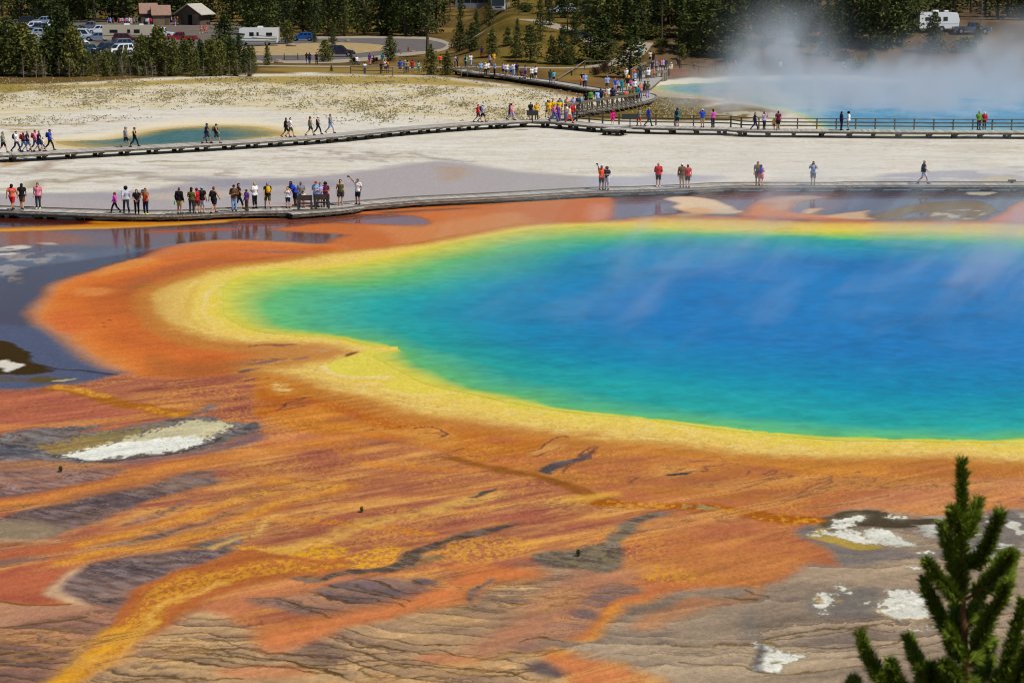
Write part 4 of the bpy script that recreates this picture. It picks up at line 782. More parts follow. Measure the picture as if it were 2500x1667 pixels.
def edge(s, z):
    zz = ZOOM['S']; out = []
    for w_ in s.split():
        if w_ in ZOOM: zz = ZOOM[w_]
        else:
            a, b = w_.split(','); x, y = ground_at(zz[0] + float(a) / zz[2], zz[1] + float(b) / zz[2], z); out.append((float(x), float(y)))
    return curve(np.array(out), False, 6)
def resample(p, step):
    d = np.concatenate([[0], np.cumsum(np.linalg.norm(np.diff(p, axis=0), axis=1))])
    s = np.arange(0, d[-1], step); return np.stack([np.interp(s, d, p[:, 0]), np.interp(s, d, p[:, 1])], 1)
def normals(p):
    t = np.gradient(p, axis=0); t /= np.linalg.norm(t, axis=1)[:, None] + 1e-9; return np.stack([-t[:, 1], t[:, 0]], 1)
def boardwalk(label, line, width, z, pier_gap, pier=True, pier_size=(0.36, 0.36), kerb=True):
    """planked deck on a centre line: deck > planks in one mesh, two edge beams, kerbs, each pier a part"""
    root = empty('boardwalk', (0, 0, 0), 0, label, 'boardwalk', 'boardwalks across the geyser basin')
    p = resample(line, 0.16); nr = normals(p); k = MB(); h = width / 2
    for i in range(len(p)):
        a = math.atan2(nr[i][1], nr[i][0])
        k.box((p[i][0], p[i][1], z - 0.025 + random.uniform(-.004, .004)), (width + random.uniform(-.03, .03), 0.157, 0.05), a)
    k.build('deck', m_deck, root)
    q = resample(line, 0.8); nq = normals(q)
    for sgn in (-1, 1):
        b = MB()
        for i in range(len(q) - 1):
            A = q[i] + nq[i] * sgn * (h - 0.09); B = q[i + 1] + nq[i + 1] * sgn * (h - 0.09)
            b.beam((A[0], A[1], z - 0.135), (B[0], B[1], z - 0.135), 0.10, 0.16)
        b.build('edge_beam', m_beam, root)
        if kerb:
            b = MB()
            for i in range(len(q) - 1):
                A = q[i] + nq[i] * sgn * (h - 0.06); B = q[i + 1] + nq[i + 1] * sgn * (h - 0.06)
                b.beam((A[0], A[1], z + 0.07), (B[0], B[1], z + 0.07), 0.09, 0.07)
            b.build('kerb_rail', m_beam, root)
    if pier:
        q = resample(line, pier_gap); nq = normals(q)
        for i in range(len(q)):
            a = math.atan2(nq[i][1], nq[i][0]); jx = random.uniform(-.15, .15)
            for off in (-0.32, 0.32):
                c = q[i] + nq[i] * off * width + np.array([math.cos(a + 1.57), math.sin(a + 1.57)]) * (jx + random.uniform(-.1, .1)); zt = z - 0.2; gz = float(terrain(c[0], c[1]))
                b = MB(); b.box((c[0], c[1], gz + (zt - gz) * .5 - 0.06), (pier_size[0], pier_size[1], zt - gz + 0.1), a, 0.8)
                b.box((c[0], c[1], zt - 0.02), (width * 0.34, pier_size[1] * 1.15, 0.1), a)
                b.build('pier', m_pier, root)
    return root
def railing(name, label, line, z, posts_gap, post=0.11, top=(0.16, 0.09), rails=(0.95, 0.62, 0.3), brace=None, m=None, group='timber railings beside the boardwalks', height=1.0, cat='railing'):
    root = empty(name, (0, 0, 0), 0, label, cat, group); m = m or m_rail
    q = resample(line, posts_gap); nq = normals(q)
    for i in range(len(q)):
        x, y = q[i]; zz = z + float(terrain(x, y)); b = MB(); b.box((x, y, zz + (height - 0.3) / 2), (post, post, height + 0.3), math.atan2(nq[i][1], nq[i][0]), 0.97).build('post', m, root)
        if brace:
            bx, by = q[i] + nq[i] * brace
            MB().beam((x, y, zz + height * 0.75), (bx, by, zz - z * 0.8), 0.07, 0.07).build('brace', m_log, root)
    for j, r in enumerate(rails):
        b = MB()
        for i in range(len(q) - 1):
            za = z + float(terrain(*q[i])); zb = z + float(terrain(*q[i + 1]))
            b.beam((q[i][0], q[i][1], za + r), (q[i + 1][0], q[i + 1][1], zb + r), top[0] if j == 0 else 0.05, top[1] if j == 0 else 0.12)
        b.build('rail', m, root)
    return root
Z_NEAR, Z_MID, Z_FAR = 0.38, 0.62, 0.55
ZOOM.update({'a': (0, 420, 7.84), 'b': (250, 420, 7.84), 'c': (500, 420, 5.88), 'd': (1180, 150, 9.8), 'e': (1400, 150, 9.8), 'f': (1060, 120, 9.8), 'g': (860, 120, 9.8),
             'P': (0, 0, 7.35), 'Q': (240, 0, 7.35), 'y': (1100, 0, 7.35), 'Z': (1400, 0, 5.88), 'T': (1700, 0, 2.94), 'U': (2200, 0, 7.467)})
near_c = edge('S -160,506 a 0,716 1000,754 2352,797 b 900,800 1500,796 2352,752 c 600,556 S 720,512.5 800,508 860,500 930,494.5 K 1500,1132 2000,1108 2352,1090 M 0,335 500,322 1000,302 1250,287 1700,284 2352,284 R 1200,797 2352,798 S 2720,452', Z_NEAR)
boardwalk('low weathered boardwalk skirting the near edge of the orange mats', near_c, 2.3, Z_NEAR, 2.6, True, (0.42, 0.42))
plat = edge('S 706,519 760,515.5 820,510.5 872,503.5', Z_NEAR - 0.005)
boardwalk('short widened platform under the two benches of the near boardwalk', plat, 1.5, Z_NEAR - 0.006, 2.2, True, (0.4, 0.4), False)
mid_c = edge('S -180,374 L 0,719 600,691 1200,659 1800,628 2352,594 K 700,557 1400,489 2000,444 2352,427 W 300,612 500,603 700,603 850,612 1000,626 1250,648 1500,655 1900,664 2352,672 R 400,401 1040,407 1700,412 2352,415 S 2760,323', Z_MID)
boardwalk('long boardwalk on short piers crossing the white flat past both smaller springs', mid_c, 2.4, Z_MID, 2.35, True, (0.34, 0.34), False)
boardwalk('small square overlook platform beside the black sign of the railed walk', edge('W 1255,672 1350,676 1450,680', Z_MID - 0.01), 1.9, Z_MID - 0.007, 1.2, True, (0.3, 0.3), False)
curve_c = edge('W 845,585 900,545 1000,518 1200,492 1400,460 1540,428 1605,402 1608,382 1540,364 1400,352 1250,336 1080,314 900,282 780,262 640,243 520,226 400,206 250,190 120,180 20,165 -60,150', Z_FAR)
boardwalk('crowded boardwalk curving back past the far spring toward the car park', curve_c, 2.3, Z_FAR, 2.2, True, (0.3, 0.3))
ramp_c = edge('W 1500,340 1560,290 1640,225 1690,170 1705,130', Z_FAR)
boardwalk('crowded bridge ramp leading up to the dark earth beyond the turn', ramp_c, 3.0, Z_FAR - 0.008, 2.4, False, kerb=False)
railing('railing', 'three bar railing along the far side of the long boardwalk by the blue water', edge('W 880,600 1000,612 1250,634 1500,642 1900,650 2352,657 R 400,394 1040,399 1700,404 2352,406 S 2760,319', Z_MID), Z_MID, 1.75, 0.12, (0.2, 0.07))
railing('railing', 'thick railing with slanting braces in front of the crowd on the curve', edge('W 880,560 940,548 1080,522 1250,496 1400,472 1540,446', Z_FAR), Z_FAR, 1.15, 0.13, (0.24, 0.22), (0.98, 0.3), -0.95)
railing('railing', 'low timber railing behind the grey shirted man at the far end of the walk', edge('y 190,1330 280,1330 380,1295 500,1285', Z_FAR), Z_FAR, 1.6, 0.1, (0.14, 0.08))
railing('fence', 'dark post and rail fence below the pale path and its onlookers', edge('g -40,590 100,590 400,600 700,600 1000,615 1300,595 1650,590', 0.0), 0.0, 2.2, 0.12, (0.12, 0.1), (0.95, 0.45), None, None, None, 1.0, 'fence')
b = railing('log_railing', 'heavy peeled log railing on the left of the crowded ramp', edge('Z 830,1120 890,1080 960,1040 1040,1010', Z_FAR), Z_FAR, 1.5, 0.22, (0.3, 0.26), (0.95, 0.35), None, m_log)
railing('log_railing', 'heavy peeled log railing with dark posts on the right of the ramp', edge('Z 960,1175 1075,1170 1140,1160 1215,1150 1280,1150 1350,1130', 0.2), 0.2, 1.0, 0.34, (0.28, 0.28), (1.0, 0.45), None, m_log, height=1.25)
def log_fence(label, posts, dz=0.9):
    root = empty('log_fence', (0, 0, 0), 0, label, 'fence', 'leaning log barriers on the dark earth')
    P = [hit(*p) for p in posts]
    for p in P: MB().tube([p + Vector((0, 0, -0.2)), p + Vector((0.05, 0, dz + .08))], [0.09, 0.07], 7).build('post', m_log, root)
    for a, b_ in zip(P[:-1], P[1:]): MB().tube([a + Vector((0, 0, dz)), b_ + Vector((0, 0, dz + random.uniform(-.06, .06)))], [0.08, 0.06], 7).build('rail', m_log, root)
log_fence('grey pole fence crossing the dark earth right of the ramp', [(1661, 173), (1704, 179), (1747, 180), (1790, 180), (1835, 178)])
log_fence('brown pole barrier beside the pale path behind the walkers', [(1427, 172), (1478, 170), (1492, 172)], 1.2)
def fallen_log(label, a, b_, r):
    pa, pb = hit(*a), hit(*b_)
    o = MB().tube([pa + Vector((0, 0, r)), (pa + pb) / 2 + Vector((0, .1, r * 1.5 + .1)), pb + Vector((0, 0, r * 2 + .3))], [r, r * .85, r * .5], 8).build('fallen_log', m_log); tag(o, label, 'log')
fallen_log('long pale pole lying across the slope beside the curving boardwalk', (1361, 196), (1428, 158), 0.12)
fallen_log('short forked pale pole next to the long fallen pole', (1395, 170), (1401, 186), 0.1)
fallen_log('bleached fallen trunk on dark earth behind the far spring', (1990, 118), (2030, 96), 0.14)
fallen_log('dead pole leaning near the seated man in the straw hat', (1694, 158), (1702, 172), 0.1)
# low stone or brick wall by the ramp
pw = hit(1635, 185); k = MB(); k.box((pw.x + 0.9, pw.y - 1, 0.45), (2.6, 0.9, 0.95), 0.35)
tag(k.build('stone_wall', mat('ruddy_stone', (142, 94, 66), 0.9, 0.1, noise=0.35, scale=3.5)), 'low reddish stone wall at the head of the ramp railing', 'wall')
# benches with plank backs
def bench(label, u, v, L=1.75, rz=0.0, z=Z_NEAR, back=True, group='dark timber benches'):
    x, y = ground_at(u, v, z) if z > 0.1 else hit(u, v)[:2]
    r = empty('bench', (float(x), float(y), z if z > 0.1 else float(terrain(x, y))), rz, label, 'bench', group); m = mat('dark_bench', (72, 62, 54), 0.7, 0.25, noise=0.2)
    MB().box((0, 0, 0.44), (L, 0.42, 0.06)).build('seat', m, r)
    if back: MB().box((0, -0.26, 0.82), (L, 0.06, 0.34)).build('backrest', m, r)
    for sx in (-1, 1):
        k = MB(); k.box((sx * (L / 2 - 0.08), -0.26, 0.5), (0.1, 0.1, 1.0)).box((sx * (L / 2 - 0.08), 0.15, 0.21), (0.1, 0.1, 0.42)); k.build('leg', m, r)
bench('dark bench left of its twin, backing onto the orange mats', 745, 513, 1.0 * 1.0)
bench('dark bench right of its twin, behind the red hatted woman', 787, 511, 1.0)
bench('dark roadside bench beside the road loop', 711, 147, 2.2, 0, 0, False, 'low roadside benches')
for u, v, t in ((1208, 33, 'low plank barrier in front of the coach'), (1240, 36, 'low plank barrier on pale blocks right of the coach'), (1284, 38, 'low plank barrier on pale blocks by the rounded dark shrub')): bench(t, u, v, 2.6, 0, 0, False, 'low roadside barriers')
# information signs and little posts
def info_sign(label, u, v, z, wdt, face=0.0):
    x, y = ground_at(u, v, z); r = empty('information_sign', (float(x), float(y), z), face, label, 'sign', 'black information panels')
    m = mat('sign_black', (30, 30, 32), 0.4, 0.4)
    MB().box((0, 0, 0.42), (0.09, 0.09, 0.86)).build('post', m, r); MB().box((0, -0.02, 0.98), (wdt, 0.07, 0.5), 0, 1, Matrix.Rotation(-0.5, 3, 'X')).build('panel', m, r)
info_sign('black information panel on a post where the two boardwalks join', 1300, 302, Z_MID, 1.1)
info_sign('wide black information panel on the overlook platform of the railed walk', 1538, 311, Z_MID, 1.5)
x, y = ground_at(2470, 451, Z_NEAR - 0.1); r = empty('marker_post', (float(x), float(y), Z_NEAR - 0.3), 0, 'small black T shaped marker at the right end of the near boardwalk', 'post')
MB().box((0, 0, 0.2), (0.16, 0.1, 0.5)).build('post', m_pier, r); MB().box((0, 0, 0.5), (0.55, 0.12, 0.1)).build('crossbar', m_pier, r)
p = hit(241, 46); r = empty('sign_board', p, 0, 'small pale notice board standing at the back of the car park', 'sign')
MB().box((0, 0, 0.6), (0.1, 0.1, 1.2)).build('post', m_log, r); MB().box((0, -0.06, 1.3), (0.55, 0.05, 0.75)).build('panel', mat('notice', (205, 190, 175), 0.6), r)
p = hit(997, 126); tag(MB().tube([p, p + Vector((0, 0, 0.62)), p + Vector((0, 0, 0.7))], [0.14, 0.14, 0.09], 10).build('bollard', mat('rust_red', (140, 62, 42), 0.7)), 'rusty red bollard by the bend of the road loop', 'bollard')
# boulders along the loop
def boulder(label, u, v, s):
    p = hit(u, v); bm = bmesh.new(); bmesh.ops.create_icosphere(bm, subdivisions=3, radius=1)
    for q in bm.verts:
        n = math.sin(q.co.x * 3 + u) * .12 + math.sin(q.co.y * 4.3 + v) * .1 + math.sin(q.co.z * 5.1 + u) * .08
        q.co *= 1 + n; q.co.x *= s; q.co.y *= s * .7; q.co.z *= s * .48
    me = bpy.data.meshes.new('boulder'); bm.to_mesh(me); bm.free(); me.materials.append(mat('boulder_grey', (142, 126, 108), 0.95, 0.1, noise=0.3, scale=2))
    tag(link('boulder', me, None, p + Vector((0, 0, s * .2))), label, 'boulder', 'boulders along the road loop')
for a in (('pale boulder on the dry island of the road loop', 710, 114, .85), ('rough brown boulder beside the path near the lone young pine', 681, 154, .75), ('dark boulder at the kerb by the red bollard', 1009, 128, .4), ('small dark rock at the kerb left of the red bollard', 984, 131, .3), ('dark rock at the outer bend of the road loop', 1100, 110, .45), ('small dark rock on the island by the blue car', 848, 102, .5), ('small dark rock at the left end of the island', 631, 129, .35)): boulder(*a)
# ---------------------------------------------------------------- conifers
def needle_mat(name, c1, c2):
    m = bpy.data.materials.new(name); m.use_nodes = True; n = m.node_tree; b = n.nodes['Principled BSDF']
    oi = n.nodes.new('ShaderNodeObjectInfo'); g = n.nodes.new('ShaderNodeNewGeometry')
    mx = n.nodes.new('ShaderNodeMix'); mx.data_type = 'RGBA'; mx.inputs[6].default_value = (*c1, 1); mx.inputs[7].default_value = (*c2, 1)
    ad = n.nodes.new('ShaderNodeMath'); ad.operation = 'ADD'; ad.inputs[1].default_value = 0.0
    r = n.nodes.new('ShaderNodeMath'); r.operation = 'MULTIPLY'; r.inputs[1].default_value = 0.55; n.links.new(oi.outputs['Random'], r.inputs[0])
    r2 = n.nodes.new('ShaderNodeMath'); r2.operation = 'MULTIPLY'; r2.inputs[1].default_value = 0.45; n.links.new(g.outputs['Random Per Island'], r2.inputs[0])
    n.links.new(r.outputs[0], ad.inputs[0]); n.links.new(r2.outputs[0], ad.inputs[1]); n.links.new(ad.outputs[0], mx.inputs[0])
    n.links.new(mx.outputs[2], b.inputs['Base Color']); b.inputs['Roughness'].default_value = 0.75; b.inputs['Specular IOR Level'].default_value = 0.15
    return m
m_needle = needle_mat('pine_needles', (0.018, 0.034, 0.009), (0.098, 0.118, 0.024))
m_young = needle_mat('young_needles', (0.055, 0.072, 0.016), (0.185, 0.175, 0.040))
m_brown = needle_mat('dead_needles', (0.05, 0.026, 0.012), (0.10, 0.052, 0.024))
m_bark = mat('pine_bark', (92, 78, 66), 0.95, 0.05, noise=0.3, scale=3)
m_snag = mat('snag_grey', (124, 112, 98), 0.95, 0.05, noise=0.2, scale=3)
def leaves(name, cen, siz, nrm_up, rng, m, asp=1.9):
    """many small needle clumps: one leaf-shaped quad each"""
    n = len(cen); a = rng.normal(size=(n, 3)); a[:, 2] += nrm_up; a /= np.linalg.norm(a, axis=1)[:, None]
    b = rng.normal(size=(n, 3)); b -= (b * a).sum(1)[:, None] * a; b /= np.linalg.norm(b, axis=1)[:, None]; c = np.cross(a, b)
    s = siz[:, None]; P = np.stack([cen - b * s * asp * .5, cen + c * s * .5, cen + b * s * asp * .5, cen - c * s * .5], 1).reshape(-1, 3)
    me = bpy.data.meshes.new(name); me.vertices.add(4 * n); me.vertices.foreach_set('co', P.astype(np.float32).ravel())
    me.loops.add(4 * n); me.loops.foreach_set('vertex_index', np.arange(4 * n, dtype=np.int32)); me.polygons.add(n)
    me.polygons.foreach_set('loop_start', np.arange(0, 4 * n, 4, dtype=np.int32)); me.update(calc_edges=True); me.materials.append(m); return me
def conifer(seed, h, r, base, shape, dens, leaf, m, bark, gaps=0.25, droop=-0.1):
    """unit tree of height h: (crown mesh, trunk mesh); base = share of bare stem, shape = outline exponent"""
    rng = np.random.default_rng(seed); C = []; S = []; k = MB()
    lean = rng.normal(0, 0.012, 2); top = np.array([lean[0] * h, lean[1] * h, h])
    k.tube([(0, 0, -0.3), tuple(top * .5), tuple(top * .97)], [0.016 * h + .03, 0.011 * h + .02, 0.01], 7)
    z = base * h; lv = 0
    while z < h * 0.985:
        f = (z / h - base) / (1 - base); prof = min(1.0, f * 6 + 0.45) * (1 - f) ** shape + 0.03
        nb = rng.integers(4, 7); ph0 = rng.uniform(0, 6.28)
        for j in range(nb):
            if rng.random() < gaps * (1 - f): continue
            L = r * prof * rng.uniform(0.55, 1.2); ph = ph0 + 6.283 * j / nb + rng.normal(0, .3)
            up = droop + 0.75 * f + rng.normal(0, .12); d = np.array([math.cos(ph), math.sin(ph), up])
            o = top * (z / h)
            if L > 0.35 * r or rng.random() < .3: k.tube([tuple(o), tuple(o + d * L * .85)], [0.02 + .006 * h * (1 - f) * .5, 0.008], 4, False)
            nt_ = max(3, int(dens * L / leaf)); t = rng.uniform(0.25, 1.0, nt_) ** 0.8
            sp = (0.12 + 0.22 * t)[:, None] * L
            C.append(o + d * (t * L)[:, None] + rng.normal(size=(nt_, 3)) * sp * np.array([.55, .55, .4])); S.append(leaf * rng.uniform(.6, 1.35, nt_))
        z += h * rng.uniform(0.028, 0.05) * (1.15 - .4 * f); lv += 1
    n = 26; C.append(top * 0.97 + rng.normal(size=(n, 3)) * np.array([.05, .05, .35]) * min(1, h / 8)); S.append(np.full(n, leaf * .6))
    if base > 0.25:                                   # dead twigs on the bare stem
        for i in range(int(10 * base / .3)):
            zz = rng.uniform(0.08, base) * h; ph = rng.uniform(0, 6.28); L = rng.uniform(.3, .9) * r * .7
            k.tube([(top[0] * zz / h, top[1] * zz / h, zz), (math.cos(ph) * L, math.sin(ph) * L, zz - .15 * L)], [0.03, 0.008], 4, False)
    return leaves('crown', np.concatenate(C), np.concatenate(S), 0.9, rng, m), k.mesh('trunk', bark)
def snag(seed, h):
    rng = np.random.default_rng(seed); k = MB(); bend = rng.normal(0, .05, 2)
    P = lambda z: (bend[0] * z * z / h, bend[1] * z * z / h, z)
    k.tube([P(-.2), P(h * .5), P(h)], [0.02 * h + .02, .013 * h + .01, .008], 6)
    for i in range(int(40 + h * 4)):
        z = rng.uniform(.12, .95) * h; ph = rng.uniform(0, 6.28); L = rng.uniform(.15, .38) * h * (1.1 - z / h); o = np.array(P(z))
        m_ = o + np.array([math.cos(ph), math.sin(ph), rng.uniform(-.1, .5)]) * L * .6; e = m_ + np.array([math.cos(ph + rng.normal(0, .6)), math.sin(ph + rng.normal(0, .6)), rng.uniform(-.2, .6)]) * L * .5
        k.tube([tuple(o), tuple(m_), tuple(e)], [.022, .015, .006], 4, False)
    return k.mesh('trunk', m_snag)
YOUNG = [conifer(s, 5.0, 1.5, 0.02, 0.75, 3.0, 0.17, m_young, m_bark, 0.12, 0.05) for s in (1, 2, 3)]
BUSHY = [conifer(s, 5.0, 2.0, 0.0, 0.55, 2.8, 0.19, m_young, m_bark, 0.1, 0.1) for s in (11, 12)]
MID = [conifer(s, 9.0, 2.3, 0.02, 0.6, 3.0, 0.23, m_needle, m_bark, 0.18, 0.0) for s in (21, 22, 23)]
TALL = [conifer(s, 16.0, 3.1, 0.06, 0.62, 2.7, 0.32, m_needle, m_bark, 0.2, -0.1) for s in (31, 32, 33, 34)]
THIN = [conifer(s, 15.0, 1.8, 0.45, 0.6, 2.3, 0.26, m_needle, m_bark, 0.3, -0.15) for s in (41, 42)]
BROWN = [conifer(s, 12.0, 2.1, 0.08, 0.7, 2.4, 0.26, m_brown, m_bark, 0.2, -0.1) for s in (51,)]
SHRUB = [conifer(s, 1.6, 1.5, 0.0, 0.35, 2.6, 0.13, m_young, m_bark, 0.05, 0.3) for s in (61, 62)]
DRYSH = [conifer(s, 1.6, 1.4, 0.0, 0.35, 1.6, 0.11, m_brown, m_snag, 0.2, 0.3) for s in (71,)]
SNAG = [snag(s, 5.0) for s in (81, 82, 83)]
KIND = {'young': (YOUNG, 5.0, 'young_pine', 'pine tree'), 'bushy': (BUSHY, 5.0, 'young_pine', 'pine tree'), 'mid': (MID, 9.0, 'pine_tree', 'pine tree'), 'tall': (TALL, 16.0, 'pine_tree', 'pine tree'),
        'thin': (THIN, 15.0, 'pine_tree', 'pine tree'), 'brown': (BROWN, 12.0, 'dead_pine', 'dead tree'), 'shrub': (SHRUB, 1.6, 'shrub', 'shrub'), 'dry': (DRYSH, 1.6, 'dry_shrub', 'shrub')}
tr = random.Random(5)
def tree_at(kind, p, h, label, group=None, wide=1.0):
    protos, H, name, cat = KIND[kind]; crown, trunk = tr.choice(protos); s = h / H
    r = empty(name, p, tr.uniform(0, 6.28), label, cat, group); r.scale = (s * wide, s * wide, s)
    link('crown', crown, r); link('trunk', trunk, r); return r
def tree(kind, u, vb, vt, label, group=None, wide=1.0):
    p = hit(u, vb); d = math.hypot(p.x, p.y); return tree_at(kind, p, max((vb - vt) / FOC * d * 1.02, 0.4), label, group, wide)
def dead(u, vb, vt, label, group=None):
    p = hit(u, vb); h = (vb - vt) / FOC * p.y; r = empty('dead_tree', p, tr.uniform(0, 6.28), label, 'dead tree', group); r.scale = (h / 5,) * 3
    link('trunk', tr.choice(SNAG), r); return r
# thicket at the left edge of the flat
prof = [(-60, 60), (0, 45), (40, 50), (80, 92), (120, 62), (155, 24), (190, 84), (230, 106), (270, 114), (300, 110), (340, 102), (380, 74), (420, 84), (465, 92), (500, 106), (540, 96), (580, 78), (615, 112), (630, 130)]
u = -60.0
while u < 622:
    t = np.interp(u, [a for a, _ in prof], [b for _, b in prof])
    tree(tr.choice(['young', 'young', 'bushy', 'mid']), u, tr.uniform(172, 188), t + tr.uniform(-4, 34), 'green young pine in the thicket between the white flat and the car park', 'pines of the thicket left of the road loop', 0.85 if u > 170 else 1.0)
    u += tr.uniform(6, 12)
for u in (10, 34, 58, 92, 111, 118, 150, 172, 186, 215, 247, 262, 300, 318, 352, 380, 405, 470, 498, 540, 600, 612): dead(u, tr.uniform(183, 192), tr.uniform(118, 160), 'bare grey dead sapling at the foot of the thicket beside the white flat', 'dead saplings along the thicket edge')
for u in range(4, 620, 17): dead(u + tr.uniform(-6, 6), tr.uniform(180, 193), tr.uniform(130, 166), 'bare grey dead sapling at the foot of the thicket beside the white flat', 'dead saplings along the thicket edge')
tree('mid', 156, 176, 22, 'tallest pine of the thicket, its dark crown rising in front of the parked cars', None, 1.35)
tree('mid', 548, 140, 34, 'dark round crowned pine between the red pickup and the white motorhome', None, 1.4)
# single trees round the road loop and along the paths
LONE = [('young', 654, 160, 112, 'lone young pine with a bare stem by the path left of the bench', .9), ('bushy', 703, 108, 55, 'bushy pine between the motorhome and the blue car', .95), ('young', 769, 104, 78, 'little pine at the tail of the blue car', 1.1), ('bushy', 794, 151, 102, 'round bushy pine hiding the tail of the dark car', 1.15),
        ('mid', 813, 110, 58, 'pine on the road island above the dark car', 1), ('bushy', 953, 150, 92, 'round topped pine on the verge below the road island', .9), ('thin', 1043, 140, -18, 'tall dark pine with bare lower limbs by the bend of the road', 1.5), ('young', 1052, 183, 112, 'leafy young pine left of its shorter neighbour at the walkway end', 1.1), ('young', 1092, 183, 128, 'short young pine just left of the low timber railing', 1.2),
        ('young', 859, 153, 133, 'very small pine beside the stroller on the path', 1.2), ('young', 809, 175, 161, 'tiny seedling pine on the bank above the fence', 1.3), ('brown', 1086, 62, -22, 'rust brown dying pine left of the grey coach', 1.1), ('tall', 1124, 60, -14, 'green pine with a browning crown in front of the grey coach', .9), ('tall', 1194, 66, -14, 'dense dark pine standing just left of the coach front', 1.1),
        ('mid', 1122, 126, 54, 'left one of two full pines above the path end', 1.3), ('mid', 1152, 126, 60, 'right one of two full pines above the path end', 1.4), ('young', 1163, 84, 28, 'thin sparse young pine below the grey coach', .8), ('young', 1203, 139, 70, 'pointed young pine beside the man in navy and red', 1.0), ('young', 1240, 112, 68, 'small cone shaped pine on the grassy slope below the barriers', 1.2), ('young', 1262, 96, 47, 'narrow spire of a pine at mid slope below the coach', .8), ('bushy', 1261, 142, 90, 'bushy pine at the foot of the grassy slope', 1),
        ('mid', 1296, 153, 64, 'broad pine right of the grassy slope above the walkers', 1.35), ('tall', 1319, 102, -14, 'black green double stemmed pine with its skirt of branches at the slope top', .85), ('young', 1349, 157, 90, 'pine left of the white shirted walker on the path', 1.1), ('mid', 1374, 158, 66, 'pine right of the white shirted walker on the path', 1), ('bushy', 1396, 159, 114, 'low bushy pine at the right end of the middle group', .9),
        ('mid', 1440, 155, 50, 'left trunk of the wide pine clump above the pole barrier', 1.6), ('mid', 1470, 153, 45, 'right trunk of the wide pine clump above the pole barrier', 1.5), ('mid', 1537, 190, 62, 'large spreading pine standing behind the crowded turn of the boardwalk', 1.55), ('shrub', 1575, 96, 72, 'left of two bright green shrubs under the bare trunks', 1.4), ('shrub', 1602, 93, 70, 'right of two bright green shrubs under the bare trunks', 1.3),
        ('shrub', 1617, 116, 100, 'shrub at the foot of the single tall trunk', 1.2), ('dry', 1615, 133, 120, 'dry brush clump on bare earth above the ramp', 1.2), ('thin', 1385, 82, -40, 'tall bare stemmed pine by the white parked truck', .9), ('thin', 1552, 64, -60, 'first of three tall pale trunks behind the big spreading pine', .8), ('thin', 1575, 72, -60, 'second of three tall pale trunks behind the big spreading pine', .8), ('thin', 1616, 102, -50, 'single tall trunk with green shrub at its foot', .8),
        ('bushy', 1664, 146, 110, 'low dark bush like pine above the grey pole fence', 1.1), ('mid', 1672, 131, 34, 'pine behind the low dark bush above the pole fence', 1.1), ('young', 1702, 137, 70, 'blue green pointed pine right of the low dark bush', 1.2), ('mid', 1738, 139, 0, 'big dark pine at the left edge of the steam', 1.4), ('mid', 1775, 140, 18, 'big dark pine veiled by the left steam plume', 1.5), ('shrub', 1795, 151, 124, 'dark shrub behind the two walkers by the pole fence', 1.2),
        ('tall', 2022, 138, 8, 'dark pine with a clear trunk behind the lone visitor in white', 1.1), ('tall', 2105, 90, -30, 'sunny green pine left of the parked camper', 1), ('mid', 2190, 112, -20, 'dark pine standing in front of the white camper', 1.3), ('mid', 2278, 132, 36, 'green pine half covering the white camper from the right', 1.3), ('bushy', 2128, 156, 124, 'dark bush in drifting steam below the camper', 1.2), ('shrub', 2096, 185, 158, 'grey green shrub on the white ledge of the far spring', 1.3), ('dry', 2058, 149, 130, 'tawny shrub behind the white ledge of the far spring', 1.6),
        ('young', 2388, 106, 62, 'small pine hiding the front of the blue pickup', 1.4), ('shrub', 2358, 130, 104, 'low green shrub on the bare track below the blue pickup', 1.2), ('dry', 1476, 178, 160, 'left rusty brush pile by the pole barrier', 1), ('dry', 1455, 184, 170, 'low reddish brush pile left of the taller brush pile', 1.4), ('shrub', 1283, 30, 14, 'rounded dark shrub right of the coach', 1.4)]
for k_, u, vb, vt, lab, wd in LONE: tree(k_, u, vb, vt, lab, None, wd)
for u, vb, vt, lab in ((1467, 42, -10, 'white forked dead snag in front of the far parked cars'), (1424, 44, 14, 'slim white snag left of the forked snag'), (1985, 60, -8, 'bleached branching snag above the steam'), (1820, 40, -30, 'grey snag in the dark wood behind the left plume'), (2395, 60, -10, 'slender grey trunk in front of the blue pickup')): dead(u, vb, vt, lab)
# the forest behind: rows of pines filling the view to the top
G1 = 'dark pines of the forest behind the car park and road'; L1 = 'tall dark pine in the dense forest behind the car park and road loop'
G2 = 'pines of the wooded bank behind the springs'; L2 = 'tall dark pine on the wooded bank behind the far spring'
def forest(rows, x0f, x1f, gap, kinds, label, group, hs):
    for y in rows:
        x = x0f * y + tr.uniform(0, gap)
        while x < x1f * y:
            yy = y + tr.uniform(-4, 4); p = Vector((x, yy, float(terrain(x, yy))))
            tree_at(tr.choice(kinds), p, tr.uniform(*hs), label, group, tr.uniform(.95, 1.3)); x += gap * tr.uniform(.7, 1.35)
S_ = lambda u: (u - 1250.0) / FOC
forest((396, 410), S_(630), S_(1075), 3.9, ['tall', 'tall', 'mid'], L1, G1, (9, 17))
forest((470, 486), S_(-60), S_(660), 4.6, ['tall', 'tall', 'mid'], L1, G1, (11, 18))
forest((428, 450), S_(600), S_(1090), 5.0, ['tall'], L1, G1, (13, 19))
forest((352, 368), S_(1600), S_(2400), 4.4, ['tall', 'mid', 'thin', 'tall'], L2, G2, (8, 15))
forest((392,), S_(1250), S_(2560), 4.6, ['tall', 'thin', 'tall', 'tall'], L2, G2, (11, 18))
forest((362,), S_(1330), S_(1600), 4.6, ['tall', 'mid'], L2, G2, (9, 15))
forest((309, 317, 326, 335), S_(1655), S_(2215), 4.6, ['mid', 'tall', 'mid'], L2, G2, (6, 13))
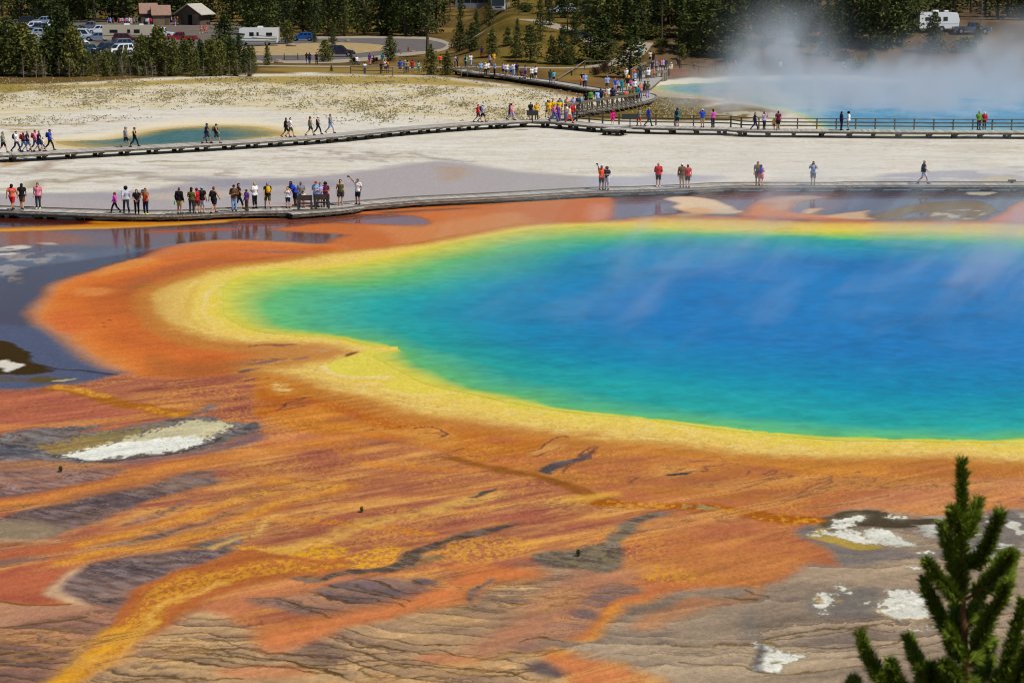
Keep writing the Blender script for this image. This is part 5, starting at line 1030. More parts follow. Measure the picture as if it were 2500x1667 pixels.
forest((318, 330, 344), S_(1335), S_(1640), 4.4, ['mid', 'mid', 'bushy'], L2, G2, (4, 10))
forest((338, 346), S_(2390), S_(2560), 4.6, ['tall', 'mid'], L2, G2, (8, 14))
# woods beyond, one mass
rng = np.random.default_rng(3); C = []; S = []; k = MB()
for i in range(330):
    y = rng.uniform(505, 680); x = (S_(-900) + rng.random() * (S_(3400) - S_(-900))) * y
    if x > 0 and rng.random() < .5: y = rng.uniform(425, 560)
    h = rng.uniform(13, 20); z0 = float(terrain(x, y)); n = 520; f = rng.random(n) ** .8; ph = rng.uniform(0, 6.28, n); rr = 2.6 * (1 - f) ** .7 * np.sqrt(rng.random(n)) * rng.uniform(.7, 1.3)
    C.append(np.stack([x + rr * np.cos(ph), y + rr * np.sin(ph), z0 + h * (.1 + .9 * f)], 1)); S.append(np.full(n, .55) * rng.uniform(.6, 1.3, n))
    k.tube([(x, y, z0 - .3), (x, y, z0 + h * .9)], [.2, .05], 5, False)
wd = empty('woodland', (0, 0, 0)); wd['kind'] = 'stuff'; tag(wd, 'far mass of dark pine woods closing the view behind everything', 'woodland')
link('crown_mass', leaves('crown_mass', np.concatenate(C), np.concatenate(S), .6, rng, m_needle, 1.7), wd)['kind'] = 'stuff'; k.build('trunk_mass', m_bark, wd)['kind'] = 'stuff'
# sage and bunch grass dotting the tan flat: beyond counting
rng = np.random.default_rng(9); n = 60000
u = rng.uniform(-60, 1700, n); v = rng.uniform(184, 315, n); gx, gy = ground_at(u, v); gx = gx.astype(np.float32); gy = gy.astype(np.float32)
dens = shape_mask(gx, gy, curve(pts('S -400,186 300,196 700,186 1000,188 1180,206 1330,226 1440,245 1440,262 1300,296 1150,290 1000,292 900,296 820,270 700,262 640,255 420,262 200,262 -400,262')), 6.0)
dens = dens * (0.12 + 0.88 * sst(0.38, 0.7, fbm(gx * 0.3, gy * 0.12, 5, 801))) + 0.5 * shape_mask(gx, gy, curve(pts('W 1500,560 1650,410 2200,440 R 250,215 560,290 350,340 0,320')), 1.5)
dens += 0.8 * shape_mask(gx, gy, curve(pts('L 0,700 60,770 400,520 900,430 1300,400 700,380 0,420')), 2) * 0.25
ok = (rng.random(n) < dens * 0.62) & (seg_dist(gx, gy, SMALL_POOL, True) > 2.5) & (seg_dist(gx, gy, FAR_POOL, True) > 1.5) & (gy > 196)
gx, gy = gx[ok], gy[ok]; q = 3; px_ = np.repeat(gx, q) + rng.normal(0, .16, len(gx) * q); py_ = np.repeat(gy, q) + rng.normal(0, .16, len(gx) * q)
m_sage = needle_mat('sage_grass', (0.17, 0.145, 0.065), (0.48, 0.40, 0.21))
tag(link('grass', leaves('grass', np.stack([px_, py_, rng.uniform(.02, .12, len(px_))], 1), rng.uniform(.07, .17, len(px_)), 0.2, rng, m_sage, 1.5)), 'sparse sage and bunch grass dotting the pale flat', 'grass', None, 'stuff')
# three lone sprigs out on the mats
for u, v, s, lab in ((148, 1152, .15, 'little green sprig growing on the mauve mats at left'), (883, 1250, .13, 'little green sprig alone on the terracotta mats'), (1412, 1357, .15, 'thin green sprig on the grey wedge between orange streams')):
    p = hit(u, v); tree_at('shrub', p, s, lab, 'green sprigs on the mats', 0.5)
# ---------------------------------------------------------------- people
V3 = Vector
def pose_bones(kind):
    """joints of a 1.70 m figure facing -Y; every bone is (a, b, radius a, radius b, region)"""
    hipL, hipR = V3((.095, 0, .90)), V3((-.095, 0, .90)); lean = V3((0, 0, 0))
    kneeL, kneeR, ankL, ankR = V3((.10, -.02, .49)), V3((-.10, -.02, .49)), V3((.105, .02, .08)), V3((-.105, .02, .08))
    shL, shR = V3((.185, .01, 1.40)), V3((-.185, .01, 1.40))
    elL, elR, wrL, wrR = V3((.25, .04, 1.13)), V3((-.25, .04, 1.13)), V3((.26, -.06, .90)), V3((-.26, -.06, .90))
    if kind == 'walk':
        kneeL, ankL = V3((.10, -.20, .50)), V3((.10, -.30, .09)); kneeR, ankR = V3((-.10, .10, .50)), V3((-.10, .42, .17))
        elL, wrL, elR, wrR = V3((.24, .16, 1.16)), V3((.25, .18, .92)), V3((-.24, -.10, 1.15)), V3((-.22, -.27, .97))
    elif kind == 'photo':
        elL, wrL, elR, wrR = V3((.27, -.20, 1.22)), V3((.10, -.27, 1.50)), V3((-.27, -.20, 1.22)), V3((-.10, -.27, 1.50))
    elif kind == 'clasp':
        elL, wrL, elR, wrR = V3((.25, -.02, 1.13)), V3((.05, -.19, .95)), V3((-.25, -.02, 1.13)), V3((-.05, -.19, .95))
    elif kind == 'hold':
        elL, wrL, elR, wrR = V3((.25, .02, 1.13)), V3((.10, -.26, 1.16)), V3((-.25, .02, 1.13)), V3((-.10, -.26, 1.16))
    elif kind == 'selfie':
        elR, wrR = V3((-.30, -.14, 1.58)), V3((-.42, -.28, 1.78)); kneeR, ankR = V3((-.12, -.02, .49)), V3((-.14, .02, .08))
    elif kind == 'hip':
        elL, wrL = V3((.36, .08, 1.18)), V3((.17, -.04, 1.02)); kneeR, ankR = V3((-.13, -.05, .49)), V3((-.17, -.02, .08))
    elif kind == 'sit':
        dz = V3((0, 0, -.42)); hipL += dz; hipR += dz
        kneeL, kneeR, ankL, ankR = V3((.12, -.44, .50)), V3((-.12, -.44, .50)), V3((.12, -.42, .08)), V3((-.12, -.42, .08)); lean = dz
        shL += dz; shR += dz; elL, elR, wrL, wrR = V3((.25, -.08, .73)), V3((-.25, -.08, .73)), V3((.12, -.34, .62)), V3((-.12, -.34, .62))
    elif kind == 'lean':
        sh = V3((0, -.22, -.05)); shL += sh; shR += sh; elL, wrL, elR, wrR = V3((.25, -.34, 1.08)), V3((.18, -.46, .88)), V3((-.25, -.34, 1.08)), V3((-.18, -.46, .88))
    up = V3((0, -.22, -.05)) if kind == 'lean' else V3((0, 0, 0)); L = lean; B = []
    pel, wst, chs, nek = V3((0, 0, .95)) + L, V3((0, 0, 1.10)) + L + up * .3, V3((0, .01, 1.28)) + L + up * .75, V3((0, .015, 1.43)) + L + up
    hd = V3((0, -.015, 1.585)) + L + up * 1.15
    B += [(pel, wst, .150, .135, 'torso'), (pel + V3((.06, 0, -.03)), pel + V3((-.06, 0, -.03)), .135, .135, 'hip'), (wst, chs, .135, .150, 'torso'), (chs + V3((.08, 0, 0)), chs + V3((-.08, 0, 0)), .125, .125, 'torso'),
          (shL + V3((-.03, 0, -.01)), shR + V3((.03, 0, -.01)), .072, .072, 'torso'), (chs, nek, .10, .062, 'torso'), (nek, hd + V3((0, .01, -.05)), .056, .055, 'head')]
    for h, k, a in ((hipL, kneeL, ankL), (hipR, kneeR, ankR)):
        f = (V3((0, -.16, -.035)) if kind != 'walk' or h is hipL else V3((0, -.10, -.10)))
        B += [(h, k, .092, .062, 'thigh'), (k, k + (a - k) * .35, .060, .058, 'calf'), (k + (a - k) * .35, a, .058, .040, 'calf'), (a + V3((0, .04, -.03)), a + f, .042, .034, 'foot')]
    for s, e, w_, sg in ((shL, elL, wrL, 1), (shR, elR, wrR, -1)):
        d = (w_ - e).normalized(); B += [(s, e, .055, .043, 'arm'), (e, w_, .042, .030, 'fore')]
        sd = d.cross(V3((0, 1, 0.2))); sd.normalize(); nn = d.cross(sd)
        pm = w_ + d * .075; B.append((w_ + d * .01, pm, .030, .036, 'hand')); B.append((pm - sd * .018, pm + sd * .018, .022, .022, 'hand'))
        for i, (o, l) in enumerate(((-.030, .070), (-.010, .082), (.010, .076), (.030, .058))):
            q = pm + sd * o + d * .01; m_ = q + d * l * .6; B += [(q, m_, .011, .010, 'hand'), (m_, m_ + (d * .8 - nn * .6).normalized() * l * .5, .010, .009, 'hand')]
        q = w_ + d * .03 - sd * .03; B.append((q, q + (d * .6 - sd * .8).normalized() * .06, .013, .010, 'hand'))
    return B, hd, chs, pel
def capsule(k, a, b, ra, rb, n=10):
    d = (b - a); L = d.length
    if L < 1e-4: k.ellipsoid(a, (ra,) * 3, n, 6); return
    d.normalize(); P, Q = [], []
    for t in (-.98, -.7, -.3): P.append(a + d * ra * t); Q.append(ra * math.sqrt(1 - t * t))
    P += [a, b]; Q += [ra, rb]
    for t in (.3, .7, .98): P.append(b + d * rb * t); Q.append(rb * math.sqrt(1 - t * t))
    k.tube(P, Q, n)
BODY_CACHE = {}
def body_meshes(kind):
    if kind in BODY_CACHE: return BODY_CACHE[kind]
    B, hd, chs, pel = pose_bones(kind); k = MB()
    for a, b, ra, rb, _r in B: capsule(k, a, b, ra, rb)
    h0 = len(k.v); k.ellipsoid(hd, (.076, .094, .118), 16, 12)
    for sx in (-1, 1): k.ellipsoid(hd + V3((sx * .078, .01, -.01)), (.012, .022, .034), 8, 6)
    k.ellipsoid(hd + V3((0, -.096, -.018)), (.015, .024, .026), 8, 6); k.ellipsoid(hd + V3((0, -.075, -.095)), (.04, .028, .028), 8, 6)
    k.ellipsoid(hd + V3((0, -.088, -.058)), (.026, .012, .010), 8, 6)
    me = k.mesh('tmp', []); o = bpy.data.objects.new('tmp', me); COL.objects.link(o)
    md = o.modifiers.new('r', 'REMESH'); md.mode = 'VOXEL'; md.voxel_size = 0.0125; md.use_smooth_shade = True
    ms = o.modifiers.new('s', 'SMOOTH'); ms.iterations = 2; ms.factor = 0.5
    dg = bpy.context.evaluated_depsgraph_get(); body = bpy.data.meshes.new_from_object(o.evaluated_get(dg)); body.name = 'body'
    bpy.data.objects.remove(o)
    n = len(body.vertices); co = np.empty(n * 3, np.float32); body.vertices.foreach_get('co', co); co = co.reshape(-1, 3).astype(float)
    no = np.empty(n * 3, np.float32); body.vertices.foreach_get('normal', no); no = no.reshape(-1, 3).astype(float)
    best = np.full(n, 1e9); reg = np.zeros(n, int); par = np.zeros(n); names = ['head', 'torso', 'hip', 'thigh', 'calf', 'foot', 'arm', 'fore', 'hand']
    for a, b, ra, rb, r in B:
        a = np.array(a); b = np.array(b); e = b - a; t = np.clip(((co - a) @ e) / (e @ e + 1e-9), 0, 1)
        d = np.linalg.norm(co - a - t[:, None] * e, axis=1) - (ra + (rb - ra) * t); s = d < best
        best[s] = d[s]; reg[s] = names.index(r); par[s] = t[s]
    dh = np.linalg.norm((co - np.array(hd)) / np.array((.08, .1, .12)), axis=1) < 1.12; reg[dh] = 0
    nf = len(body.polygons); lt = np.empty(nf, np.int32); body.polygons.foreach_get('loop_total', lt)
    li = np.empty(lt.sum(), np.int32); body.loops.foreach_get('vertex_index', li); st = np.concatenate([[0], np.cumsum(lt)[:-1]])
    faces = [li[a:a + c] for a, c in zip(st, lt)]; R_ = lambda r: names.index(r)
    def shell(name, keep, off, flare=None):
        pos = co + no * off
        if flare is not None: pos = flare(pos)
        used = {}; vs = []; fs = []
        for f in faces:
            if keep[f].all():
                g = []
                for i in f:
                    if i not in used: used[i] = len(vs); vs.append(tuple(pos[i]))
                    g.append(used[i])
                fs.append(g)
        m = bpy.data.meshes.new(name); m.from_pydata(vs, [], fs); m.materials.append(None); m.polygons.foreach_set('use_smooth', [True] * len(fs)); m.update(); return m
    z = co[:, 2]; is_ = lambda *r: np.isin(reg, [R_(q) for q in r]); lift = float(pel.z - .95)
    hem = .93 + lift; calf_lo = (reg == R_('calf'))
    torso = is_('torso') | (is_('hip', 'thigh') & (z > hem - .06))
    D = {'body': body, 'hd': hd, 'chs': chs, 'pel': pel}
    D['short'] = shell('shirt', (torso | (is_('arm') & (par < .62))) & (z > hem - .07), .027)
    D['long'] = shell('shirt', (torso | is_('arm', 'fore')) & (z > hem - .09), .028)
    D['tank'] = shell('shirt', torso & (z > hem - .06) & (z < 1.395 + lift), .025)
    ank = np.zeros(n, bool)
    low = is_('calf')
    D['long_b'] = shell('trousers', is_('hip', 'thigh', 'calf') & (z < hem + .08) & ~(low & (z < .12)), .014)
    D['short_b'] = shell('shorts', (is_('hip') | (is_('thigh') & (par < .92))) & (z < hem + .08), .022)
    D['crop_b'] = shell('trousers', (is_('hip', 'thigh') | (low & (z > .26))) & (z < hem + .08), .014)
    def fl(p):
        q = p.copy(); f = np.clip((hem - p[:, 2]) / .5, 0, 1); q[:, :2] *= (1 + .35 * f)[:, None]; return q
    D['skirt'] = shell('skirt', (is_('hip') | (is_('thigh') & (par < .8))) & (z < hem + .08), .03, fl)
    D['long_skirt'] = shell('skirt', (is_('hip', 'thigh') | (low & (z > .15))) & (z < hem + .08), .035, fl)
    D['shoes'] = shell('shoes', is_('foot') | (low & (z < .13)), .010)
    rel = co - np.array(hd); hairy = dh & ((rel[:, 2] > .035) | (rel[:, 1] > .02)) & ~((rel[:, 1] < -.035) & (rel[:, 2] < .055)) & (rel[:, 2] > -.075)
    D['hair'] = shell('hair', hairy, .014)
    k = MB(); k.ellipsoid(hd + V3((0, .02, .015)), (.094, .105, .118), 14, 10); k.ellipsoid(hd + V3((0, .075, -.10)), (.085, .05, .17), 12, 8); m_ = k.mesh('hair', [None], True); D['longhair'] = m_
    k = MB(); k.ellipsoid(hd + V3((0, .015, .03)), (.135, .14, .135), 14, 10); D['afro'] = k.mesh('hair', [None], True)
    k = MB(); k.ellipsoid(hd + V3((0, .005, .045)), (.090, .108, .092), 14, 8); k.box(hd + V3((0, -.15, .045)), (.13, .12, .012), 0, 1); D['cap'] = k.mesh('cap', [None], True)
    k = MB(); k.ellipsoid(hd + V3((0, .005, .05)), (.09, .106, .09), 14, 8); k.tube([hd + V3((0, 0, .045)), hd + V3((0, 0, .055))], [.20, .195], 18); D['brim'] = k.mesh('sun_hat', [None])
    k = MB(); b0 = chs + V3((0, .215, -.02)); k.ellipsoid(b0, (.155, .105, .23), 14, 10); k.ellipsoid(b0 + V3((0, .07, -.08)), (.11, .05, .10), 10, 8)
    for sx in (-1, 1): k.tube([b0 + V3((sx * .09, -.06, .17)), chs + V3((sx * .12, -.02, .16)), chs + V3((sx * .13, -.15, .02)), chs + V3((sx * .12, -.02, -.16)), b0 + V3((sx * .09, -.05, -.18))], .018, 6)
    D['pack'] = k.mesh('backpack', [None], True)
    body.materials.clear(); body.materials.append(None); BODY_CACHE[kind] = D; return D
CLR = {'coral': (236, 110, 88), 'red': (196, 36, 44), 'black': (28, 27, 30), 'navy': (32, 38, 72), 'white': (232, 230, 232), 'pink': (226, 132, 150), 'grey': (128, 132, 142), 'magenta': (214, 72, 190), 'light grey': (190, 194, 206), 'charcoal': (54, 56, 64),
       'rust': (178, 78, 48), 'khaki': (178, 150, 104), 'olive': (84, 84, 46), 'dark green': (40, 68, 54), 'brown': (106, 74, 48), 'jeans blue': (74, 94, 136), 'pale jeans': (138, 170, 210), 'purple': (112, 64, 150), 'royal blue': (36, 72, 190), 'yellow': (232, 178, 26), 'lavender': (176, 164, 214),
       'light blue': (140, 176, 222), 'teal': (28, 122, 128), 'maroon': (104, 32, 62), 'orange': (236, 98, 44), 'tan': (176, 140, 104), 'mint': (112, 206, 186), 'cream': (226, 214, 180), 'peach': (226, 160, 138), 'hot pink': (232, 36, 140), 'lime': (212, 232, 58), 'sage': (120, 132, 116), 'blond': (186, 150, 96), 'dark': (34, 26, 22), 'auburn': (108, 54, 34), 'green': (84, 150, 62), 'aqua': (78, 178, 204)}
SKIN = [mat('skin_' + str(i), c, 0.6, 0.25) for i, c in enumerate(((206, 158, 128), (190, 138, 108), (164, 112, 84), (118, 78, 56)))]
def cloth(c): return mat('cloth_' + c.replace(' ', '_'), CLR[c], 0.8, 0.15, noise=0.08, scale=6)
pr = random.Random(17)
def put(o, m):
    o.material_slots[0].link = 'OBJECT'; o.material_slots[0].material = m; return o
def person_at(p, label, kind='stand', face=0, top='white', bot='navy', hair='dark', ts='short', bs='short_b', hat=None, pack=None, s=1.0, shoes='black', long=False, skin=None, group=None, extra=None, wide=1.0):
    D = body_meshes(kind); r = link('person', D['body'], None, p, R(face)); r.scale = (s * wide, s * wide, s); tag(r, label, 'person', group or 'visitors on the boardwalks and paths')
    put(r, SKIN[skin if skin is not None else pr.choice((0, 0, 1, 1, 2))])
    put(link('shirt', D[ts], r), cloth(top)); nm = {'short_b': 'shorts', 'skirt': 'skirt', 'long_skirt': 'skirt'}.get(bs, 'trousers'); put(link(nm, D[bs], r), cloth(bot))
    put(link('shoes', D['shoes'], r), cloth(shoes))
    if hair: put(link('hair', D['afro' if long == 'afro' else 'longhair' if long else 'hair'], r), cloth(hair))
    if hat: n = 'cap' if not hat.startswith('brim ') else 'sun_hat'; put(link(n, D['cap' if n == 'cap' else 'brim'], r), cloth(hat.replace('brim ', '')))
    if pack: put(link('backpack', D['pack'], r), cloth(pack))
    return r
def held(name, label, cat, mb, m): tag(mb.build(name, m), label, cat)
FMT = {'s': 'short_b', 'p': 'long_b', 'c': 'crop_b', 'k': 'skirt', 'K': 'long_skirt'}
def crowd(z, rows, where):
    """pixel of the feet | pose | facing | sleeves:top | legs:colour | hair or hat bits | label"""
    for line_ in rows.strip().split('\n'):
        q = [t.strip() for t in line_.split('|')]; zk, xy = q[0].split(); a, b = xy.split(','); Zm = ZOOM[zk]; u, v = Zm[0] + float(a) / Zm[2], Zm[1] + float(b) / Zm[2]
        if z is None: p = hit(u, v)
        else: x, y = ground_at(u, v, z); p = Vector((float(x), float(y), z))
        kw = {}; st, tc = q[3].split(':'); kw['ts'] = {'s': 'short', 'l': 'long', 't': 'tank'}[st]; kw['top'] = tc
        sb, bc = q[4].split(':'); kw['bs'] = FMT[sb]; kw['bot'] = bc
        for tok in q[5].split(','):
            tok = tok.strip()
            if not tok: continue
            key, _, val = tok.partition('=')
            if key in ('s', 'wide'): kw[key] = float(val)
            elif key == 'long': kw['long'] = val or True
            elif key == 'skin': kw['skin'] = int(val)
            else: kw[key] = None if val == 'none' else val
        person_at(p, q[6], q[1], float(q[2]), group=where, **kw)
# facing: 0 looks at the camera, 90 looks right, 180 looks away, 270 looks left
crowd(Z_NEAR, '''
a 240,738|walk|170|s:coral|s:red|long,hair=dark,wide=1.1|person in coral top and red shorts, first at the left end of the near boardwalk
a 430,728|walk|185|s:black|s:brown|hat=black,long|person in black tee and brown shorts with a ponytail through a cap
a 735,712|stand|0|s:pink|p:charcoal|hair=dark,shoes=cream|person in pink polo and grey leggings facing the spring
a 2205,786|walk|265|l:magenta|p:black|s=0.78,long,hair=auburn|child in magenta hoodie and dark leggings walking left
b 460,788|walk|200|l:light grey|p:charcoal|hair=dark,long=afro|person in pale grey hoodie with bushy dark hair
b 665,815|clasp|5|s:black|p:black|s=0.94,long|slim person all in black with hands clasped in front
b 835,822|photo|-20|t:rust|p:navy|shoes=lime,hair=auburn|person in rust tank and bright lime shoes taking a photo
b 1480,812|stand|160|l:black|s:khaki|hair=brown|person in black sweater and khaki shorts holding a green bottle
b 1715,806|clasp|180|t:olive|p:charcoal|long,hair=dark|person in olive strappy tank seen from behind with dark bob
b 1815,800|stand|190|s:red|s:brown|s=0.96,hat=maroon|person in red tee and brown shorts between olive tank and blue cap
b 1915,798|stand|170|s:black|s:light grey|hat=light blue|person in black tee and pale shorts wearing a light blue cap
b 2140,795|walk|150|t:black|k:black|hair=auburn,pack=black|person in short black playsuit with a small black backpack
c 425,568|hold|0|l:brown|p:pale jeans|hat=black|person in brown jacket and pale jeans with a dark cap
c 490,540|walk|100|s:black|c:black|hair=dark|person in black striding behind the one in pale jeans
c 605,558|stand|320|s:purple|p:brown|s=0.8,hat=black|child in purple tee and brown trousers with dark cap
c 720,528|hold|230|s:white|c:black|hair=blond|short haired blond person in white tee and cropped black trousers
c 905,530|walk|200|s:black|s:olive|hair=grey,pack=yellow|person carrying a big yellow backpack
c 1195,522|photo|10|t:white|s:navy|s=0.82,long|child in white top raising both hands to the face
c 1300,492|lean|300|s:royal blue|s:black|hair=dark,skin=3,wide=1.1|tall person in royal blue shirt leaning over beside the benches
c 1385,512|hold|10|s:grey|p:jeans blue|hair=grey|grey haired person in grey top standing beside a small child
c 1420,515|stand|0|s:cream|s:pink|s=0.62,hair=dark|toddler in cream top behind the left bench
c 1600,510|hold|350|s:light blue|p:jeans blue|hat=red|person in red cap and jeans looking at a phone
c 1660,510|hold|10|s:lavender|s:jeans blue|s=0.94,long|person in lavender top pressed close to the red capped one
c 1735,508|hold|0|s:maroon|p:navy|s=0.96,long=afro,skin=2|person in maroon tee with curly dark hair behind the right bench
c 1950,480|stand|15|t:olive|k:charcoal|long,hair=dark,shoes=tan|long haired person in olive tank and short dark skirt
c 2200,470|selfie|330|s:white|s:navy|hair=brown,shoes=navy|person in white tee and navy shorts holding a phone out high
M 112,330|selfie|20|s:orange|s:charcoal|hat=grey,pack=black|person in orange red shirt raising an arm for a selfie
M 162,330|hold|340|s:navy|k:light grey|long=afro,hair=auburn,s=0.95|person with wild curly hair hugging the selfie taker
M 655,302|clasp|180|l:red|s:black|hair=blond,shoes=white|person in red hoodie and black shorts alone on the walk
M 880,308|stand|180|l:brown|s:khaki|hat=white|tall person in brown shirt and white cap with an arm round another
M 936,308|stand|185|s:red|s:black|hat=charcoal,s=0.95|person in red and black shirt leaning on the brown shirted one
M 1605,288|stand|0|s:brown|s:brown|hair=dark,skin=2|dark haired person in brown behind the blue backpack
M 1637,290|hold|170|t:pink|k:pink|s=0.88,pack=royal blue,long|person with a royal blue backpack veiled by steam
M 2135,285|photo|350|s:light blue|s:charcoal|hair=dark,pack=charcoal|person in light blue tee photographing the spring
R 1630,793|walk|80|s:navy|s:light grey|hair=none,skin=1|bald person in navy tee and pale shorts walking right
''', 'visitors on the near boardwalk')
crowd(Z_MID, '''
L 30,712|walk|90|s:sage|s:black|hair=dark|person in sage tee and black shorts at the far left edge
L 150,705|walk|80|s:white|p:charcoal|hair=dark,pack=black|person in white tee with a black backpack
L 212,700|walk|85|s:maroon|p:pale jeans|hat=brim pink,pack=red,s=0.95|person in pink sun hat with a red backpack
L 250,704|walk|90|s:navy|s:jeans blue|hair=grey|person in navy tee just ahead of the pink sun hat
L 318,694|walk|90|l:pink|p:jeans blue|hair=dark,pack=red|person in pink jacket and jeans with a red backpack
L 355,702|walk|95|s:navy|k:navy|hair=auburn|person in navy dress beside a small child in white
L 387,698|walk|90|s:white|s:royal blue|s=0.65|small child in white tee and blue shorts on the long boardwalk
L 450,688|walk|90|s:royal blue|p:black|hat=navy,pack=navy|leader of the left group in royal blue with a navy backpack
L 1130,662|walk|92|s:grey|s:black|hat=grey|person in grey tee and black shorts striding past the small spring
L 1210,656|walk|90|t:black|p:black|hat=brim auburn,s=0.94|person in black tank and leggings with a dark sun hat
L 1858,628|walk|95|s:navy|s:charcoal|hat=navy,skin=2|tall person in navy tee and cap before the teal water
L 1836,626|walk|95|s:light blue|p:navy|s=0.6|small child half hidden behind the navy capped walker
L 1942,625|walk|90|t:black|s:charcoal|pack=olive,hat=charcoal,s=0.96|person carrying an olive green backpack
K 363,572|walk|95|s:black|s:black|hair=dark|person all in black at the right tip of the small spring
K 402,570|walk|90|s:white|s:olive|hair=dark|person in white tee and olive shorts next to the one all in black
K 580,558|walk|95|t:sage|s:charcoal|long,hair=auburn|person with auburn hair in sage top and charcoal shorts
K 648,545|walk|90|t:charcoal|p:black|hat=white,s=0.95|person in charcoal top and black leggings with a white cap
K 760,535|walk|80|s:grey|s:light blue|hair=dark|person in grey tee and light blue shorts striding right
K 2085,437|walk|85|s:red|s:charcoal|hair=auburn|person in red tee walking toward the junction
K 2124,435|walk|85|s:light blue|s:black|hat=white,pack=black|person in light blue tee and white cap beside the red tee
W 402,603|walk|60|l:pink|c:lavender|long,s=0.94|person in long pink top and lavender trousers
W 390,600|walk|60|s:dark green|s:charcoal|hat=white|person in dark green behind the long pink top
W 572,600|stand|30|s:black|s:olive|hair=dark|person in black tee and olive shorts reading the black panel
W 625,598|stand|0|s:yellow|p:olive|long,s=0.96|person in yellow tee and olive trousers right of the black panel
d 1575,1360|stand|20|s:yellow|s:khaki|hair=dark|leftmost of the yellow shirts at the junction, in khaki shorts
d 1665,1330|stand|0|s:yellow|s:olive|hair=auburn|second yellow shirt at the junction, half hidden
d 1540,1350|walk|200|s:brown|s:charcoal|hair=dark|person in brown behind the leftmost yellow shirt
d 1815,1345|stand|10|s:yellow|p:brown|hair=blond|blond person in yellow shirt behind the purple dress
d 1690,1450|walk|80|t:magenta|K:jeans blue|hair=dark,s=0.95|person in magenta top and long blue skirt
d 1790,1440|stand|350|t:purple|K:purple|long,s=0.95|person in purple dress at the railing end
d 1995,1425|hold|60|t:white|c:lavender|long,s=0.94|person in white tank and lavender trousers at the railing end
d 2060,1480|walk|60|t:cream|p:orange|long,s=0.94|person in cream top and orange trousers
d 2125,1435|stand|200|l:red|p:jeans blue|hair=grey|person in red jacket and blue jeans
e 940,1515|walk|180|l:hot pink|k:hot pink|hat=brim hot pink,s=0.76,shoes=cream|child in hot pink dress and matching sun hat
e 1565,1555|walk|190|t:grey|s:red|pack=sage,hair=auburn|person in red shorts with a grey green backpack
e 1800,1555|walk|100|s:royal blue|p:charcoal|hat=khaki|person in royal blue polo and dark jeans on the railed walk
W 1885,660|photo|160|s:teal|s:navy|pack=black,hair=dark|person in teal tee with a black backpack taking a picture
W 2112,668|photo|190|s:royal blue|s:khaki|hat=cream|person in blue tee and khaki shorts with a cream cap, camera raised
W 2206,668|stand|200|t:magenta|p:charcoal|long|person in pink tank and dark trousers in the steam
R 420,405|walk|90|s:navy|p:navy|hair=dark,s=0.92|person in navy walking right on the railed walk
R 486,403|photo|40|s:lavender|p:black|long,s=0.95|person in lavender top shading the eyes
R 556,403|stand|180|s:yellow|s:olive|s=0.62|child in bright yellow at the railing
R 586,405|stand|180|s:maroon|s:black|hair=dark|person in maroon tee and black shorts beside the yellow child
R 1040,408|stand|100|l:navy|p:navy|long|person with long hair in navy jacket at the blue water
R 1090,408|stand|260|l:white|p:grey|long=afro,skin=3|person in white top with a round afro
R 2026,405|stand|20|s:green|p:charcoal|hair=grey,wide=1.1|person in green tee in the steam at right
R 2065,403|stand|0|l:red|p:charcoal|hat=white,s=0.94|person in red jacket and white cap in the steam at right
''', 'visitors on the long boardwalk')
